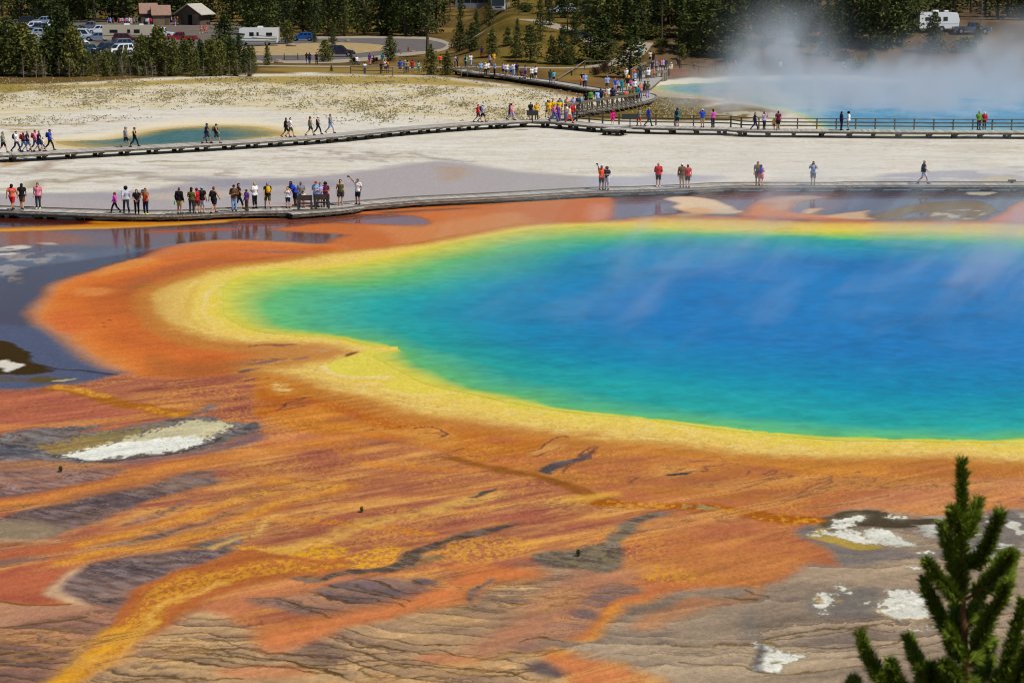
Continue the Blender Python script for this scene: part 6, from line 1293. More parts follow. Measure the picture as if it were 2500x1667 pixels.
crowd(Z_FAR, '''
d 1830,1290|stand|170|s:teal|p:navy|hair=dark|person in teal shirt behind the yellow shirts
d 2000,1265|hold|0|s:peach|s:khaki|hat=grey|person in peach tee with arms folded on the curve
d 2150,1250|stand|20|s:lavender|p:charcoal|hat=yellow|person in yellow cap and lavender top
d 2262,1235|stand|0|l:charcoal|p:black|hair=dark|person in charcoal vest next to the yellow cap
e 165,1205|stand|10|s:aqua|p:lavender|long,s=0.95|person in aqua top and lavender trousers behind the slanting braces
e 300,1120|stand|170|s:black|p:black|hair=dark,skin=2|person in black tee and trousers leaning at the thick railing
e 412,1085|stand|200|s:green|p:charcoal|hair=brown|person in green tee behind the thick railing
e 585,1085|lean|200|s:light blue|p:jeans blue|hair=dark|person in light blue shirt bending forward at the railing
e 650,1045|stand|190|s:navy|p:charcoal|hat=navy|person in navy cap behind the bending one
e 775,1050|stand|10|s:tan|s:tan|hair=brown,s=0.95|person in tan top left of the navy jacket
e 832,990|stand|0|s:white|s:khaki|hair=dark|person in white tee looking over the railing
e 940,1015|stand|180|s:navy|s:charcoal|hat=navy,wide=1.15|broad person in navy top and cap in the middle of the railing
e 1245,1020|stand|10|s:orange|s:brown|hair=dark,s=0.85|child in orange tee behind the railing
e 1350,1005|walk|20|s:olive|s:brown|hair=brown|person in patterned olive shirt behind the railing
e 1410,985|stand|20|s:brown|p:brown|hair=dark|person in brown right of the olive patterned shirt
e 1550,962|walk|200|l:teal|c:black|hair=dark|person in teal jacket walking away past the railing end
e 1595,892|walk|5|s:coral|p:jeans blue|long,s=0.97|person with long dark hair in coral top and jeans
e 1702,835|stand|200|t:black|k:navy|long|person in black top and navy skirt at the turn
e 1778,872|stand|190|s:olive|p:lavender|hair=dark|person in dark olive tee and lavender trousers at the turn
e 1468,795|walk|5|s:white|p:navy|hat=white|person in white shirt and white cap with navy trousers
e 1290,715|walk|0|s:black|s:cream|hair=dark|person in black tee and cream shorts with yellow at the shoulders
e 1300,640|walk|0|s:yellow|s:brown|hair=brown|person in yellow tee following the black tee
e 1150,768|walk|5|s:teal|p:teal|hair=auburn|person in teal tee and teal trousers
e 1075,748|walk|0|s:light blue|s:navy|s=0.85,shoes=white|child in light blue tee and navy shorts beside the teal walker
e 1000,742|walk|10|s:royal blue|c:white|hair=blond,s=0.92|person in blue tee and white trousers left of the light blue child
e 808,702|walk|0|s:light blue|s:olive|hair=grey,wide=1.15|big person in light blue tee and olive shorts
e 275,640|walk|0|s:light blue|p:navy|hair=grey,wide=1.1|person in light blue tee and navy jeans on the curve's upper leg
e 205,605|walk|10|s:black|p:black|hair=dark|person in black carrying an orange bag
e 1370,660|walk|0|s:magenta|s:charcoal|s=0.62|small child in magenta among the crowd
e 1440,470|walk|0|s:orange|s:brown|s=0.9|person in orange coming down the ramp
e 1265,500|walk|10|s:white|s:grey|hat=white|person in white hat in the shade of the big pine
e 1460,590|walk|0|s:light blue|s:navy|hat=navy|person in pale blue tee and navy cap on the ramp
e 1790,500|stand|200|s:white|s:olive|hair=dark|person in white tee at the log rail of the ramp
e 1600,482|stand|190|s:navy|p:navy|hair=dark|person in navy leaning on the ramp's log rail
e 1920,400|stand|180|s:orange|s:brown|hat=teal,s=0.7|child in teal cap by the dark log posts
e 1880,292|walk|0|s:navy|s:navy|hair=dark|person in navy at the head of the ramp
e 1975,275|walk|0|s:grey|p:black|hat=teal|person in teal cap and grey top at the head of the ramp
e 2085,240|walk|0|s:red|s:charcoal|hair=dark|person in red tee at the head of the ramp
e 2135,250|walk|0|s:lavender|s:charcoal|hair=dark|person in lavender tee right of the red tee
e 2200,235|walk|0|l:charcoal|p:charcoal|hair=dark|person in charcoal plaid behind the dark log posts
y 540,1348|stand|5|s:light blue|s:grey|hair=grey,wide=1.1|person in light blue tee and grey shorts at the far end of the walk
y 628,1355|hold|10|s:white|p:black|hat=brim cream,s=0.95|person in white top, black trousers and straw hat
y 672,1338|walk|10|s:white|s:charcoal|long,s=0.95|person in white tee just right of the straw hat
y 790,1355|hold|300|s:light blue|p:black|hair=auburn|person in light blue tee and black trousers standing apart
y 940,1356|walk|90|s:lavender|s:black|hair=dark,s=0.94|person in lavender tee and black shorts left of the big white tee
y 1008,1376|walk|0|s:white|s:jeans blue|hair=auburn,wide=1.15|big person in white tee with a child on the shoulders
y 1090,1366|walk|0|s:light blue|s:royal blue|s=0.84|child in light blue tee and blue shorts
y 1132,1370|walk|0|s:white|p:pale jeans|hair=dark|person in white tee and pale jeans beside the child
y 1190,1376|stand|170|s:navy|p:olive|hair=dark|person in navy tee and olive trousers seen from behind
y 1340,1408|walk|280|s:lavender|k:navy|hat=brim navy,s=0.95|person in lavender dress pushing a stroller
y 1457,1440|walk|190|s:white|p:black|hair=blond,s=0.94|blond person in white tee and black trousers
y 1524,1430|walk|180|s:white|s:navy|hat=brim brown|person in white tee, navy shorts and brown hat
y 1790,1505|stand|180|s:dark green|p:jeans blue|hat=charcoal|person in dark green shirt and jeans, arm round a child
y 1850,1490|stand|190|s:aqua|s:navy|s=0.86,hair=auburn|child in aqua top beside the dark green shirt
''', 'visitors on the crowded far boardwalk')
crowd(None, '''
y 557,1048|walk|180|s:navy|p:red|hair=dark|person in navy tee and red trousers by the pointed pine
y 700,1190|walk|100|s:lavender|p:charcoal|hair=brown|person in lavender top stretching beside the yellow tee
y 775,1165|stand|0|s:yellow|s:khaki|hair=dark|person in yellow tee on the path beside the walkway
y 362,1190|walk|180|s:white|p:pale jeans|hair=dark|person in white tee and pale jeans on the pale path
y 270,1215|walk|170|s:mint|p:charcoal|pack=black,hair=dark|person in mint tee with a black backpack
y 122,1215|stand|100|s:navy|p:navy|hair=dark|person in navy beside the short young pine
y 78,1215|photo|90|s:light grey|p:charcoal|hair=dark|person in light grey pointing with raised arms
y 2003,960|walk|180|s:white|s:navy|hat=white|person in white among the pines on the upper path
g 110,375|sit|40|s:white|p:jeans blue|hair=auburn|person in white tee seated beside a black stroller
g 420,388|stand|160|s:purple|p:pink|hair=dark|person in purple shirt and pink trousers on the path
g 515,372|sit|200|t:black|p:black|long|seated person in black next to the purple shirt
g 728,388|stand|170|s:teal|s:peach|hair=dark|person in teal tee and peach shorts below the rounded pine
g 300,596|stand|180|s:white|p:jeans blue|s=0.9,hair=dark|person in white tee and jeans at the dark fence
g 695,588|stand|180|s:black|p:charcoal|hair=auburn,s=0.9|person in black at the fence left of the orange backpack
g 800,570|stand|180|s:white|s:charcoal|hair=blond|person in white tee at the fence next to the orange backpack
g 852,580|stand|185|s:brown|p:grey|pack=orange,hair=dark|person with an orange brown backpack at the fence
g 1145,572|stand|180|s:royal blue|s:navy|hat=navy,wide=1.15|broad person in royal blue tee at the fence
g 1265,570|stand|170|s:grey|p:jeans blue|hat=white|person in grey top and white cap at the fence
g 1322,570|stand|190|s:tan|p:charcoal|long|long haired person in tan top at the fence
g 1440,560|stand|180|s:red|s:charcoal|hair=dark|person in bright red tee at the right end of the fence
g 1582,575|photo|180|t:mint|k:mint|long,s=0.95|person in mint dress shading the eyes at the fence end
g 2108,420|walk|180|s:orange|s:brown|hair=dark|person in orange between the two short pines
X 695,580|walk|170|s:black|p:pale jeans|hair=dark|person in black tee and jeans left of the round bushy pine
X 720,580|walk|180|s:navy|p:navy|hair=dark|person in navy beside the one in black tee and jeans
X 783,582|stand|20|s:black|p:black|hair=dark|person all in black at the foot of the round bushy pine
Z 1100,905|walk|180|s:cream|s:black|hair=dark|person in cream shirt walking up from the ramp
Z 955,850|walk|180|s:aqua|s:charcoal|hair=dark|person in aqua half behind the big spreading pine
Z 1145,925|walk|180|s:black|s:charcoal|hair=dark|person in black walking up behind the cream shirt
Z 1500,1005|stand|10|s:black|s:brown|hair=auburn|person in black with bare arms left of the pair by the pole fence
Z 1535,1005|stand|350|s:brown|p:black|hair=dark|person in brown right of the pair by the pole fence
Z 1402,1035|sit|330|l:cream|p:khaki|hat=brim cream|person in straw hat seated on the reddish stone wall
Z 2195,1035|walk|100|s:teal|p:charcoal|hair=dark|person in teal tee walking along the pole fence
Z 2320,1035|walk|100|s:pink|p:grey|hair=dark|person in pink walking behind the teal tee
T 360,520|walk|90|s:grey|p:grey|hair=dark|grey figure faint in the left steam plume
T 600,525|stand|180|s:white|p:grey|hair=dark|white shirted figure faint in the middle of the left steam plume
T 1060,530|stand|200|s:white|s:charcoal|hair=dark,pack=charcoal|lone person in white tee on the ledge behind the far spring
''', 'visitors on the paths and slopes')
crowd(None, '''
Q 190,465|stand|20|s:royal blue|s:charcoal|hair=grey|person in royal blue shirt at the left end of the car park queue
Q 218,463|stand|340|s:light blue|s:charcoal|hat=light blue|person in light blue beside the royal blue shirt
Q 265,462|stand|10|s:charcoal|s:charcoal|hair=dark|person in charcoal right of the light blue shirt
Q 365,462|stand|30|s:maroon|s:maroon|hair=dark|person in maroon at the edge of the dense queue
Q 395,460|stand|200|s:pink|s:brown|hair=dark|person in pink behind the maroon one
Q 435,458|stand|20|s:light blue|p:jeans blue|hair=auburn|person in light blue and jeans in the dense queue
Q 478,455|stand|340|s:orange|s:brown|hair=dark,s=.9|child in orange in the dense queue
Q 512,450|stand|200|s:lavender|p:charcoal|hair=dark|person in lavender in the dense queue
Q 558,462|stand|10|s:white|p:charcoal|hat=white|person in white cap and white tee in the dense queue
Q 592,458|stand|20|s:peach|s:white|hair=auburn|person in peach right of the white cap
Q 640,462|stand|0|s:grey|p:charcoal|hat=brim cream,s=.95|person in cream sun hat in the queue
Q 686,458|stand|180|s:teal|p:olive|hair=dark|person in teal in the queue
Q 735,455|stand|200|s:black|p:tan|hair=auburn|person in black right of the teal one in the queue
Q 790,455|stand|0|s:peach|p:black|hat=white|person in peach with white cap nearest the double gabled hut
Q 870,465|stand|10|l:light grey|p:charcoal|hair=dark|person in light grey in front of the double gabled hut
Q 905,463|stand|350|s:white|p:white|hair=dark|person all in white in front of the double gabled hut
Q 942,463|stand|200|s:red|p:maroon|hair=dark,wide=1.2|broad person in red in front of the double gabled hut
Q 1195,455|stand|180|s:brown|s:brown|hair=dark|person in brown at the door of the double gabled hut
Q 1312,445|walk|90|s:light blue|s:navy|hair=grey|person in light blue between the two huts
Q 1382,470|walk|0|t:purple|c:lavender|long,shoes=white|person in purple top and lavender trousers between the huts
Q 1465,450|stand|180|s:light blue|s:navy|hair=dark,wide=1.15|broad person in light blue beside the hut porch
Q 1550,442|stand|0|s:lavender|p:navy|hair=dark|person in lavender under the hut porch
Q 1845,605|walk|300|s:peach|s:red|hair=auburn,shoes=white|person in peach and red shorts by the curb right of the red pickup
Q 1905,602|walk|310|t:coral|s:maroon|hair=dark|person in coral right of the red shorts at the curb
Q 1940,600|walk|310|t:pink|s:coral|hair=auburn|person in pink at the right of the curb group
Q 2130,560|stand|0|s:white|s:grey|hair=dark|person in white half hidden in the round crowned pine
''', 'visitors in the car park')
# things people carry or push
def at_deck(zk, x, y, z): Zm = ZOOM[zk]; a, b = ground_at(Zm[0] + x / Zm[2], Zm[1] + y / Zm[2], z); return Vector((float(a), float(b), z))
p = at_deck('b', 1480, 812, Z_NEAR); k = MB(); k.tube([p + V3((-.30, -.06, .62)), p + V3((-.30, -.06, .84)), p + V3((-.30, -.06, .88))], [.045, .045, .02], 10)
held('water_bottle', 'bright green bottle in the hand of the black sweater', 'bottle', k, mat('bottle_green', (40, 170, 90), 0.3, 0.5))
for zk, x, y, z, f, off, lab in (('c', 2200, 470, Z_NEAR, 330, (-.50, -.36, 1.86), 'phone held out high by the white tee and navy shorts'), ('M', 112, 330, Z_NEAR, 20, (-.50, -.36, 1.86), 'phone held up by the selfie taker in orange red'), ('b', 835, 822, Z_NEAR, -20, (0, -.34, 1.58), 'phone in the raised hands of the lime shod photographer'), ('M', 2135, 285, Z_NEAR, 350, (0, -.34, 1.58), 'dark camera at the face of the light blue tee'), ('W', 1885, 660, Z_MID, 160, (0, -.34, 1.58), 'camera raised by the teal tee on the railed walk')):
    q = at_deck(zk, x, y, z) + Matrix.Rotation(R(f), 3, 'Z') @ V3(off); held('phone', lab, 'phone', MB().box(q, (.16, .03, .09), R(f)), mat('phone_black', (24, 24, 26), 0.3, 0.5))
def stroller(label, p, rz, c):
    r = empty('stroller', p, R(rz), label, 'stroller', 'strollers'); fr = mat('stroller_frame', (48, 48, 52), 0.5, 0.3)
    k = MB(); k.tube([(-.22, -.35, .15), (-.22, .1, .6), (-.22, .45, 1.0)], .016, 6).tube([(.22, -.35, .15), (.22, .1, .6), (.22, .45, 1.0)], .016, 6).tube([(-.22, .45, 1.0), (.22, .45, 1.0)], .018, 6).tube([(-.22, .3, .15), (-.22, -.05, .55)], .014, 6).tube([(.22, .3, .15), (.22, -.05, .55)], .014, 6); k.build('frame', fr, r)
    k = MB(); k.prism([(-.3, .38), (.2, .42), (.32, .95), (.2, 1.0), (.08, .55), (-.3, .5)], -.2, .2); o = k.build('seat', cloth(c), r); o.rotation_euler[2] = R(90)
    k = MB(); k.ellipsoid((0, .12, .88), (.23, .26, .18), 12, 8); k.build('hood', cloth(c), r)
    for x, y in ((-.22, -.35), (.22, -.35), (-.22, .3), (.22, .3)): MB().tube([(x - .02, y, .13), (x + .02, y, .13)], .13, 12).build('wheel', fr, r)
stroller('maroon stroller pushed along the far boardwalk', at_deck('y', 1285, 1425, Z_FAR), 90, 'maroon')
stroller('black stroller beside the seated white tee on the path', hit(866, 158.5), 30, 'black')
stroller('black stroller next to the seated one in black on the path', hit(918, 157.5), 200, 'black')
person_at(at_deck('y', 1008, 1372, Z_FAR) + V3((0, 0.06, 1.02)), 'small child in orange riding on the shoulders of the big white tee', 'sit', 0, 'orange', 'coral', 'auburn', s=.52, group='visitors on the crowded far boardwalk')
q = at_deck('e', 205, 605, Z_FAR) + V3((-.1, -.28, .75)); k = MB(); k.ellipsoid(q, (.17, .11, .19), 12, 8); k.tube([q + V3((-.1, 0, .15)), q + V3((0, 0, .34)), q + V3((.1, 0, .15))], .014, 5)
held('shoulder_bag', 'orange bag carried by the person in black', 'bag', k, cloth('orange'))
# ---------------------------------------------------------------- vehicles (built along +x = forward, wheels on the ground)
m_glass = mat('car_glass', (26, 32, 38), 0.12, 0.5)
m_tyre = mat('tyre', (26, 26, 27), 0.85, 0.1); m_rim = mat('wheel_rim', (150, 152, 156), 0.35, 0.5, 0.6)
m_head = mat('headlight', (226, 230, 236), 0.15, 0.6); m_tail = mat('tail_light', (170, 24, 24), 0.25, 0.5); m_trim = mat('black_trim', (34, 34, 36), 0.6, 0.3)
def paint(c): return mat('paint_%d_%d_%d' % c, c, 0.28, 0.5, coat=0.5)
def wheels(r, xs, half, rad):
    for x in xs:
        for sy in (-1, 1):
            y = sy * (half - 0.10); t = MB().tube([(x, y - .11, rad), (x, y - .09, rad), (x, y + .09, rad), (x, y + .11, rad)], [rad * .9, rad, rad, rad * .9], 18).build('wheel', m_tyre, r)
            MB().tube([(x, y + sy * .10, rad), (x, y + sy * .125, rad)], [rad * .62, rad * .5], 14).build('rim', m_rim, t)
def arch(xs, rad, z0):
    """lower edge of a body side with round wheel openings"""
    out = []
    for x in xs:
        for i in range(9):
            a = math.pi * i / 8; out.append((x - math.cos(a) * rad * 1.16, max(z0, rad + math.sin(a) * rad * 1.16)))
    return out
def body_loft(name, lower, m, half, r, bev=0.06):
    bm = bmesh.new(); n = len(lower); A = [bm.verts.new((x, -half, z)) for x, z in lower]; B = [bm.verts.new((x, half, z)) for x, z in lower]
    bm.faces.new(A); bm.faces.new(list(reversed(B)))
    side = [bm.faces.new((B[i], B[(i + 1) % n], A[(i + 1) % n], A[i])) for i in range(n)]
    bmesh.ops.recalc_face_normals(bm, faces=bm.faces)
    ed = [e for e in bm.edges if abs(e.verts[0].co.y - e.verts[1].co.y) < 1e-4 and max(e.verts[0].co.z, e.verts[1].co.z) > 0.62]
    if bev: bmesh.ops.bevel(bm, geom=ed, offset=bev, segments=2, affect='EDGES', clamp_overlap=True)
    me = bpy.data.meshes.new(name); bm.to_mesh(me); bm.free(); me.materials.append(m); return link(name, me, r)
def cabin(r, m, pts_, half, top_in, glass):
    """glasshouse: lower outline x0..x1 at the belt, upper at the roof; roof and pillars in body colour, panes set 4 mm proud"""
    (x0, x1, zb), (u0, u1, zr) = pts_; h2 = half - top_in; k = MB()
    k.add([(x0, -half, zb), (x1, -half, zb), (x1, half, zb), (x0, half, zb), (u0, -h2, zr), (u1, -h2, zr), (u1, h2, zr), (u0, h2, zr)], [(3, 2, 1, 0), (4, 5, 6, 7), (0, 1, 5, 4), (1, 2, 6, 5), (2, 3, 7, 6), (3, 0, 4, 7)])
    k.box(((u0 + u1) / 2, 0, zr + .02), (u1 - u0 - .06, 2 * h2 - .08, .05), 0, .94); k.build('roof', m, r)
    def P(s, t, sy, out=.006):
        x = (x0 + (x1 - x0) * s) * (1 - t) + (u0 + (u1 - u0) * s) * t; return (x, sy * (half * (1 - t) + h2 * t + out), zb + (zr - zb) * t)
    for sy in (-1, 1):
        for s0, s1 in glass:
            q = [P(s0, .08, sy), P(s1, .08, sy), P(s1, .88, sy), P(s0, .88, sy)]; k = MB(); k.add(q, [(0, 1, 2, 3) if sy < 0 else (3, 2, 1, 0)]); k.build('side_window', m_glass, r)
    for nm, s, d in (('windscreen', 1, .006), ('rear_window', 0, -.006)):
        q = []
        for t, w_ in ((.08, .93), (.08, -.93), (.9, -.9), (.9, .9)):
            x = (x1 if s else x0) * (1 - t) + (u1 if s else u0) * t; q.append((x + d, w_ * (half * (1 - t) + h2 * t), zb + (zr - zb) * t))
        k = MB(); k.add(q, [(1, 0, 3, 2) if s else (0, 1, 2, 3)]); k.build(nm, m_glass, r)
def lights(r, xf, xb, half, zf, zbk):
    for sy in (-1, 1):
        MB().box((xf, sy * half * .72, zf), (.1, .34, .16)).build('headlight', m_head, r); MB().box((xb, sy * half * .80, zbk), (.08, .22, .26)).build('tail_light', m_tail, r)
def car(kind, u, v, face, c, label, cat='car', scale=1.0):
    """face: 0 nose to the right, 90 nose away, 180 nose to the left, 270 nose to the camera"""
    p = hit(u, v) + Vector((0, 0, .03)); name = {'pickup': 'pickup_truck', 'van': 'van', 'suv': 'parked_car', 'wagon': 'parked_car', 'hatch': 'parked_car', 'jeep': 'parked_car'}[kind]
    r = empty(name, p, R(face), label, {'pickup': 'pickup truck', 'van': 'van'}.get(kind, cat), 'parked cars and trucks'); m = paint(c)
    if kind == 'pickup':
        H = .98; W = [-1.85, 1.85]; rad = .42
        body_loft('body', [(-2.85, .5), (-2.85, 1.12), (.0, 1.12), (2.0, 1.18), (2.75, 1.05), (2.85, .5)] + list(reversed(arch(W, rad, .45))), m, H, r)
        cabin(r, m, ((-.55, 1.55, 1.1), (-.4, .75, 1.82)), H - .04, .14, ((.05, .42), (.47, .92)))
        MB().box((-1.75, 0, 1.10), (1.95, 1.6, .06)).build('cargo_bed', m_trim, r); wheels(r, W, H, rad); lights(r, 2.80, -2.84, H, .92, .92)
        for x in (2.86, -2.88): MB().box((x, 0, .58), (.14, 1.84, .2)).build('bumper', m_rim if x > 0 else m_trim, r)
    elif kind == 'van':
        H = 1.0; W = [-1.7, 1.75]; rad = .38
        body_loft('body', [(-2.7, .4), (-2.75, 1.15), (1.9, 1.2), (2.65, 1.0), (2.75, .4)] + list(reversed(arch(W, rad, .38))), m, H, r)
        cabin(r, m, ((-2.72, 1.95, 1.15), (-2.55, 1.15, 2.1)), H - .03, .13, ((.03, .24), (.28, .46), (.5, .66), (.70, .93)))
        wheels(r, W, H, rad); lights(r, 2.70, -2.74, H, .85, 1.0)
        for x in (2.76, -2.78): MB().box((x, 0, .5), (.14, 1.9, .2)).build('bumper', m_trim, r)
    else:
        L, H, zb, zr, x0, x1, u0, u1 = {'suv': (2.35, .95, 1.06, 1.70, -2.2, 1.15, -1.95, .45), 'wagon': (2.4, .92, .96, 1.50, -2.2, 1.1, -1.8, .35), 'hatch': (2.15, .9, .98, 1.55, -2.0, 1.1, -1.45, .35), 'jeep': (2.1, .93, 1.12, 1.85, -1.95, .75, -1.9, .55)}[kind]
        rad = .36; W = [-L * .60, L * .62]
        body_loft('body', [(-L, .42), (-L - .03, zb - .12), (-L + .15, zb), (x1 - .1, zb + .02), (L - .25, zb - .14), (L, zb - .3), (L, .42)] + list(reversed(arch(W, rad, .36))), m, H, r)
        cabin(r, m, ((x0, x1, zb - .02), (u0, u1, zr)), H - .05, .15, ((.06, .3), (.34, .6), (.64, .93)))
        wheels(r, W, H, rad); lights(r, L - .06, -L + .02, H, zb - .28, zb - .16)
        for x in (L + .02, -L - .04): MB().box((x, 0, .5), (.12, H * 1.9, .22)).build('bumper', m_trim, r)
        MB().box((L - .01, 0, .72), (.06, .9, .16)).build('grille', m_trim, r)
        for sy in (-1, 1): MB().box((x1 - .35, sy * (H + .08), zb + .08), (.12, .16, .12)).build('wing_mirror', m, r)
    r.scale = (scale,) * 3; return r
CARS = [('suv', 102, 126, 205, (176, 182, 196), 'silver grey car with its front wheel showing between the pines'), ('van', 197, 100, 0, (206, 214, 224), 'long white passenger van parked left of the beige motorhome'), ('pickup', 226, 75, 180, (104, 112, 128), 'grey blue pickup behind the white passenger van'), ('suv', 240, 84, 200, (200, 206, 216), 'pale car squeezed between the white van and the motorhome'),
        ('wagon', 236, 101, 195, (110, 126, 156), 'blue grey minivan hidden behind the rear of the beige motorhome'), ('suv', 308, 106, 0, (96, 24, 34), 'dark red car behind pines in front of the beige motorhome'), ('jeep', 397, 93, 0, (224, 226, 230), 'boxy white car left of the red pickup'), ('pickup', 443, 104, 180, (156, 24, 40), 'red pickup truck with its tail toward the open lot'),
        ('suv', 258, 132, 222, (34, 42, 62), 'dark navy car beside the bright white one behind the thicket'), ('suv', 292, 135, 222, (232, 234, 238), 'bright white car nearest the thicket, nose toward the flat'), ('wagon', 291, 118, 215, (84, 92, 110), 'grey wagon behind the bright white car'), ('hatch', 192, 126, 215, (226, 230, 234), 'white hatchback glimpsed through the thicket'), ('suv', 178, 112, 0, (230, 232, 234), 'white car just below the passenger van'), ('hatch', 206, 133, 225, (52, 74, 84), 'dark teal car glimpsed through the thicket'),
        ('suv', 78, 75, 200, (222, 226, 232), 'white car at the left of the far row of parked cars'), ('pickup', 112, 62, 180, (150, 164, 190), 'silver blue pickup in the farthest row of parked cars'), ('hatch', 80, 88, 240, (98, 112, 138), 'steel blue hatchback seen from behind'), ('suv', 92, 79, 190, (40, 48, 62), 'black car between the white and the steel blue cars'), ('suv', 124, 72, 200, (214, 222, 232), 'white car right of the silver blue pickup'), ('wagon', 109, 90, 10, (160, 168, 182), 'silver wagon in the middle of the left rows'), ('hatch', 86, 104, 0, (206, 200, 204), 'white car with red rear lights in front of the steel blue one'), ('suv', 60, 60, 180, (36, 38, 46), 'dark car at the far left corner of the car park'),
        ('wagon', 20, 95, 0, (220, 224, 228), 'white car mostly hidden at the left edge'), ('hatch', 740, 101, 176, (28, 92, 168), 'bright blue hatchback on the road loop'), ('suv', 829, 139, 0, (46, 38, 60), 'dark plum car driving the lower side of the road loop'), ('suv', 549, 120, 180, (56, 88, 104), 'teal car hidden behind the round crowned pine'), ('suv', 1372, 36, 180, (178, 188, 216), 'pale silver car among bare trunks on the upper road'), ('pickup', 1395, 36, 180, (226, 228, 232), 'white truck among bare trunks on the upper road'),
        ('suv', 1448, 38, 0, (84, 122, 168), 'blue car behind the forked white snag'), ('suv', 1565, 44, 270, (190, 196, 208), 'silver car nose on between two tall pale trunks'), ('wagon', 1705, 36, 180, (210, 214, 220), 'light car deep in the dark wood above the steam'), ('suv', 1915, 60, 180, (226, 230, 234), 'white car above the left steam plume'), ('pickup', 2372, 84, 0, (62, 78, 104), 'blue grey pickup parked right of the white camper')]
for a in CARS: car(*a)
def box_body(r, prof, half, m, name='body'):
    return body_loft(name, prof, m, half, r, .1)
def pane(r, name, x0, x1, z0, z1, y, m, sy):
    k = MB(); k.box(((x0 + x1) / 2, y, (z0 + z1) / 2), (x1 - x0, .03, z1 - z0)); return k.build(name, m, r)
def motorhome(label, u, v, face, L, c, kind, stripe):
    p = hit(u, v) + Vector((0, 0, .03)); r = empty('motorhome' if kind != 'trailer' else 'camper_trailer', p, R(face), label, 'motorhome' if kind != 'trailer' else 'camper', 'motorhomes and campers'); m = paint(c); h = L / 2; H = 1.22
    W = [-h * .45, h * .72] if kind != 'trailer' else [-.45, .45]; rad = .42
    front = {'A': [(h - .05, 1.2), (h, 1.4), (h - .35, 2.9), (h - .6, 3.05)], 'C': [(h, .9), (h - .1, 1.15), (h - 1.0, 1.35), (h - 1.25, 2.05), (h - .2, 2.15), (h - .25, 2.9), (h - .6, 3.05)], 'trailer': [(h, 1.0), (h + .1, 1.8), (h - .2, 2.8), (h - .5, 2.95)]}[kind]
    box_body(r, [(-h, .55), (-h, 2.95), (-h + .1, 3.05)] + list(reversed(front)) + [(h, .55)] + list(reversed(arch(W, rad, .5))), H, m)
    MB().box((-h * .1, 0, 3.2), (1.0, .8, .26), 0, .85).build('air_conditioner', paint((226, 226, 222)), r)
    if kind != 'C': MB().box((h * .45, 0, 3.17), (.7, .6, .2), 0, .85).build('roof_vent', paint((226, 226, 222)), r)
    for sy in (-1, 1):
        y = sy * (H + .012)
        for x0, x1, z0, z1 in ((-h * .72, -h * .42, 1.7, 2.25), (-h * .05, h * .06, 1.7, 2.3), (h * .2, h * .42, 1.65, 2.3)): pane(r, 'window', x0, x1, z0, z1, y, m_glass, sy)
        MB().box((0, sy * (H + .008), 1.22), (L * .96, .02, .10)).build('stripe', paint(stripe), r)
        if kind == 'C':
            for i, zz in enumerate((1.0, 1.45)): MB().beam((-h * .95, sy * (H + .008), zz), (h * .3, sy * (H + .008), zz + .42), .02, .07).build('stripe', paint(stripe), r)
            MB().box((0, sy * (H + .006), .72), (L * .93, .02, .3)).build('skirt_panel', paint((120, 118, 108)), r)
    if kind == 'A': MB().box((h - .19, 0, 2.1), (.05, 2.1, .95), rot=Matrix.Rotation(-.23, 3, 'Y')).build('windscreen', m_glass, r)
    if kind == 'C':
        MB().box((h - 1.08, 0, 1.68), (.05, 1.8, .6), rot=Matrix.Rotation(-.33, 3, 'Y')).build('windscreen', m_glass, r)
        k = MB(); k.tube([(-h - .12, -.8, .9), (-h - .12, -.8, 3.2), (-h + .3, -.8, 3.3)], .03, 6).tube([(-h - .12, -.4, .9), (-h - .12, -.4, 3.2), (-h + .3, -.4, 3.3)], .03, 6)
        for zz in range(6): k.tube([(-h - .12, -.8, 1.1 + zz * .36), (-h - .12, -.4, 1.1 + zz * .36)], .02, 5)
        k.build('ladder', m_rim, r)
    if kind != 'trailer': lights(r, h - .02, -h, H, .95, 1.1)
    wheels(r, W, H, rad); MB().box((-h - .06, 0, .6), (.12, 2.2, .2)).build('bumper', m_trim, r); return r
motorhome('long beige motorhome parked broadside in the car park', 318, 104, 0, 9.4, (200, 188, 162), 'A', (112, 98, 78))
motorhome('white motorhome with green swooshes on the road loop', 632, 112, 180, 6.9, (232, 234, 232), 'C', (96, 122, 106))
motorhome('white camper half hidden by pines on the upper bank', 2286, 78, 8, 6.4, (236, 238, 238), 'trailer', (180, 186, 190))
def coach(label, u, v, face, c):
    p = hit(u, v) + Vector((0, 0, .03)); r = empty('coach', p, R(face), label, 'bus', 'tour coaches on the upper road'); m = paint(c); h = 5.8; H = 1.28; rad = .5; W = [-h * .5, h * .62]
    box_body(r, [(-h, .5), (-h, 3.3), (-h + .15, 3.45), (h - .5, 3.45), (h - .1, 3.1), (h, 1.3), (h, .5)] + list(reversed(arch(W, rad, .45))), H, m)
    for sy in (-1, 1):
        for i in range(6): pane(r, 'side_window', -h + .5 + i * 1.75, -h + 2.1 + i * 1.75, 1.75, 2.9, sy * (H + .012), m_glass, sy)
    MB().box((h + .0, 0, 2.15), (.05, 2.3, 1.75), rot=Matrix.Rotation(-.06, 3, 'Y')).build('windscreen', m_glass, r)
    MB().box((h + .03, 0, .98), (.05, 1.3, .22)).build('grille', m_trim, r)
    for sy in (-1, 1): MB().box((h + .02, sy * .95, 1.0), (.1, .42, .2)).build('headlight', mat('amber_headlight', (246, 206, 128), 0.2, 0.6), r); MB().box((h + .1, sy * 1.5, 2.5), (.1, .16, .5)).build('wing_mirror', m_trim, r)
    MB().box((h + .08, 0, .58), (.18, 2.5, .26)).build('bumper', m_rim, r); wheels(r, W, H, rad); return r
coach('silver tour coach facing the spring with amber headlights', 1222, 30, 266, (206, 208, 212))
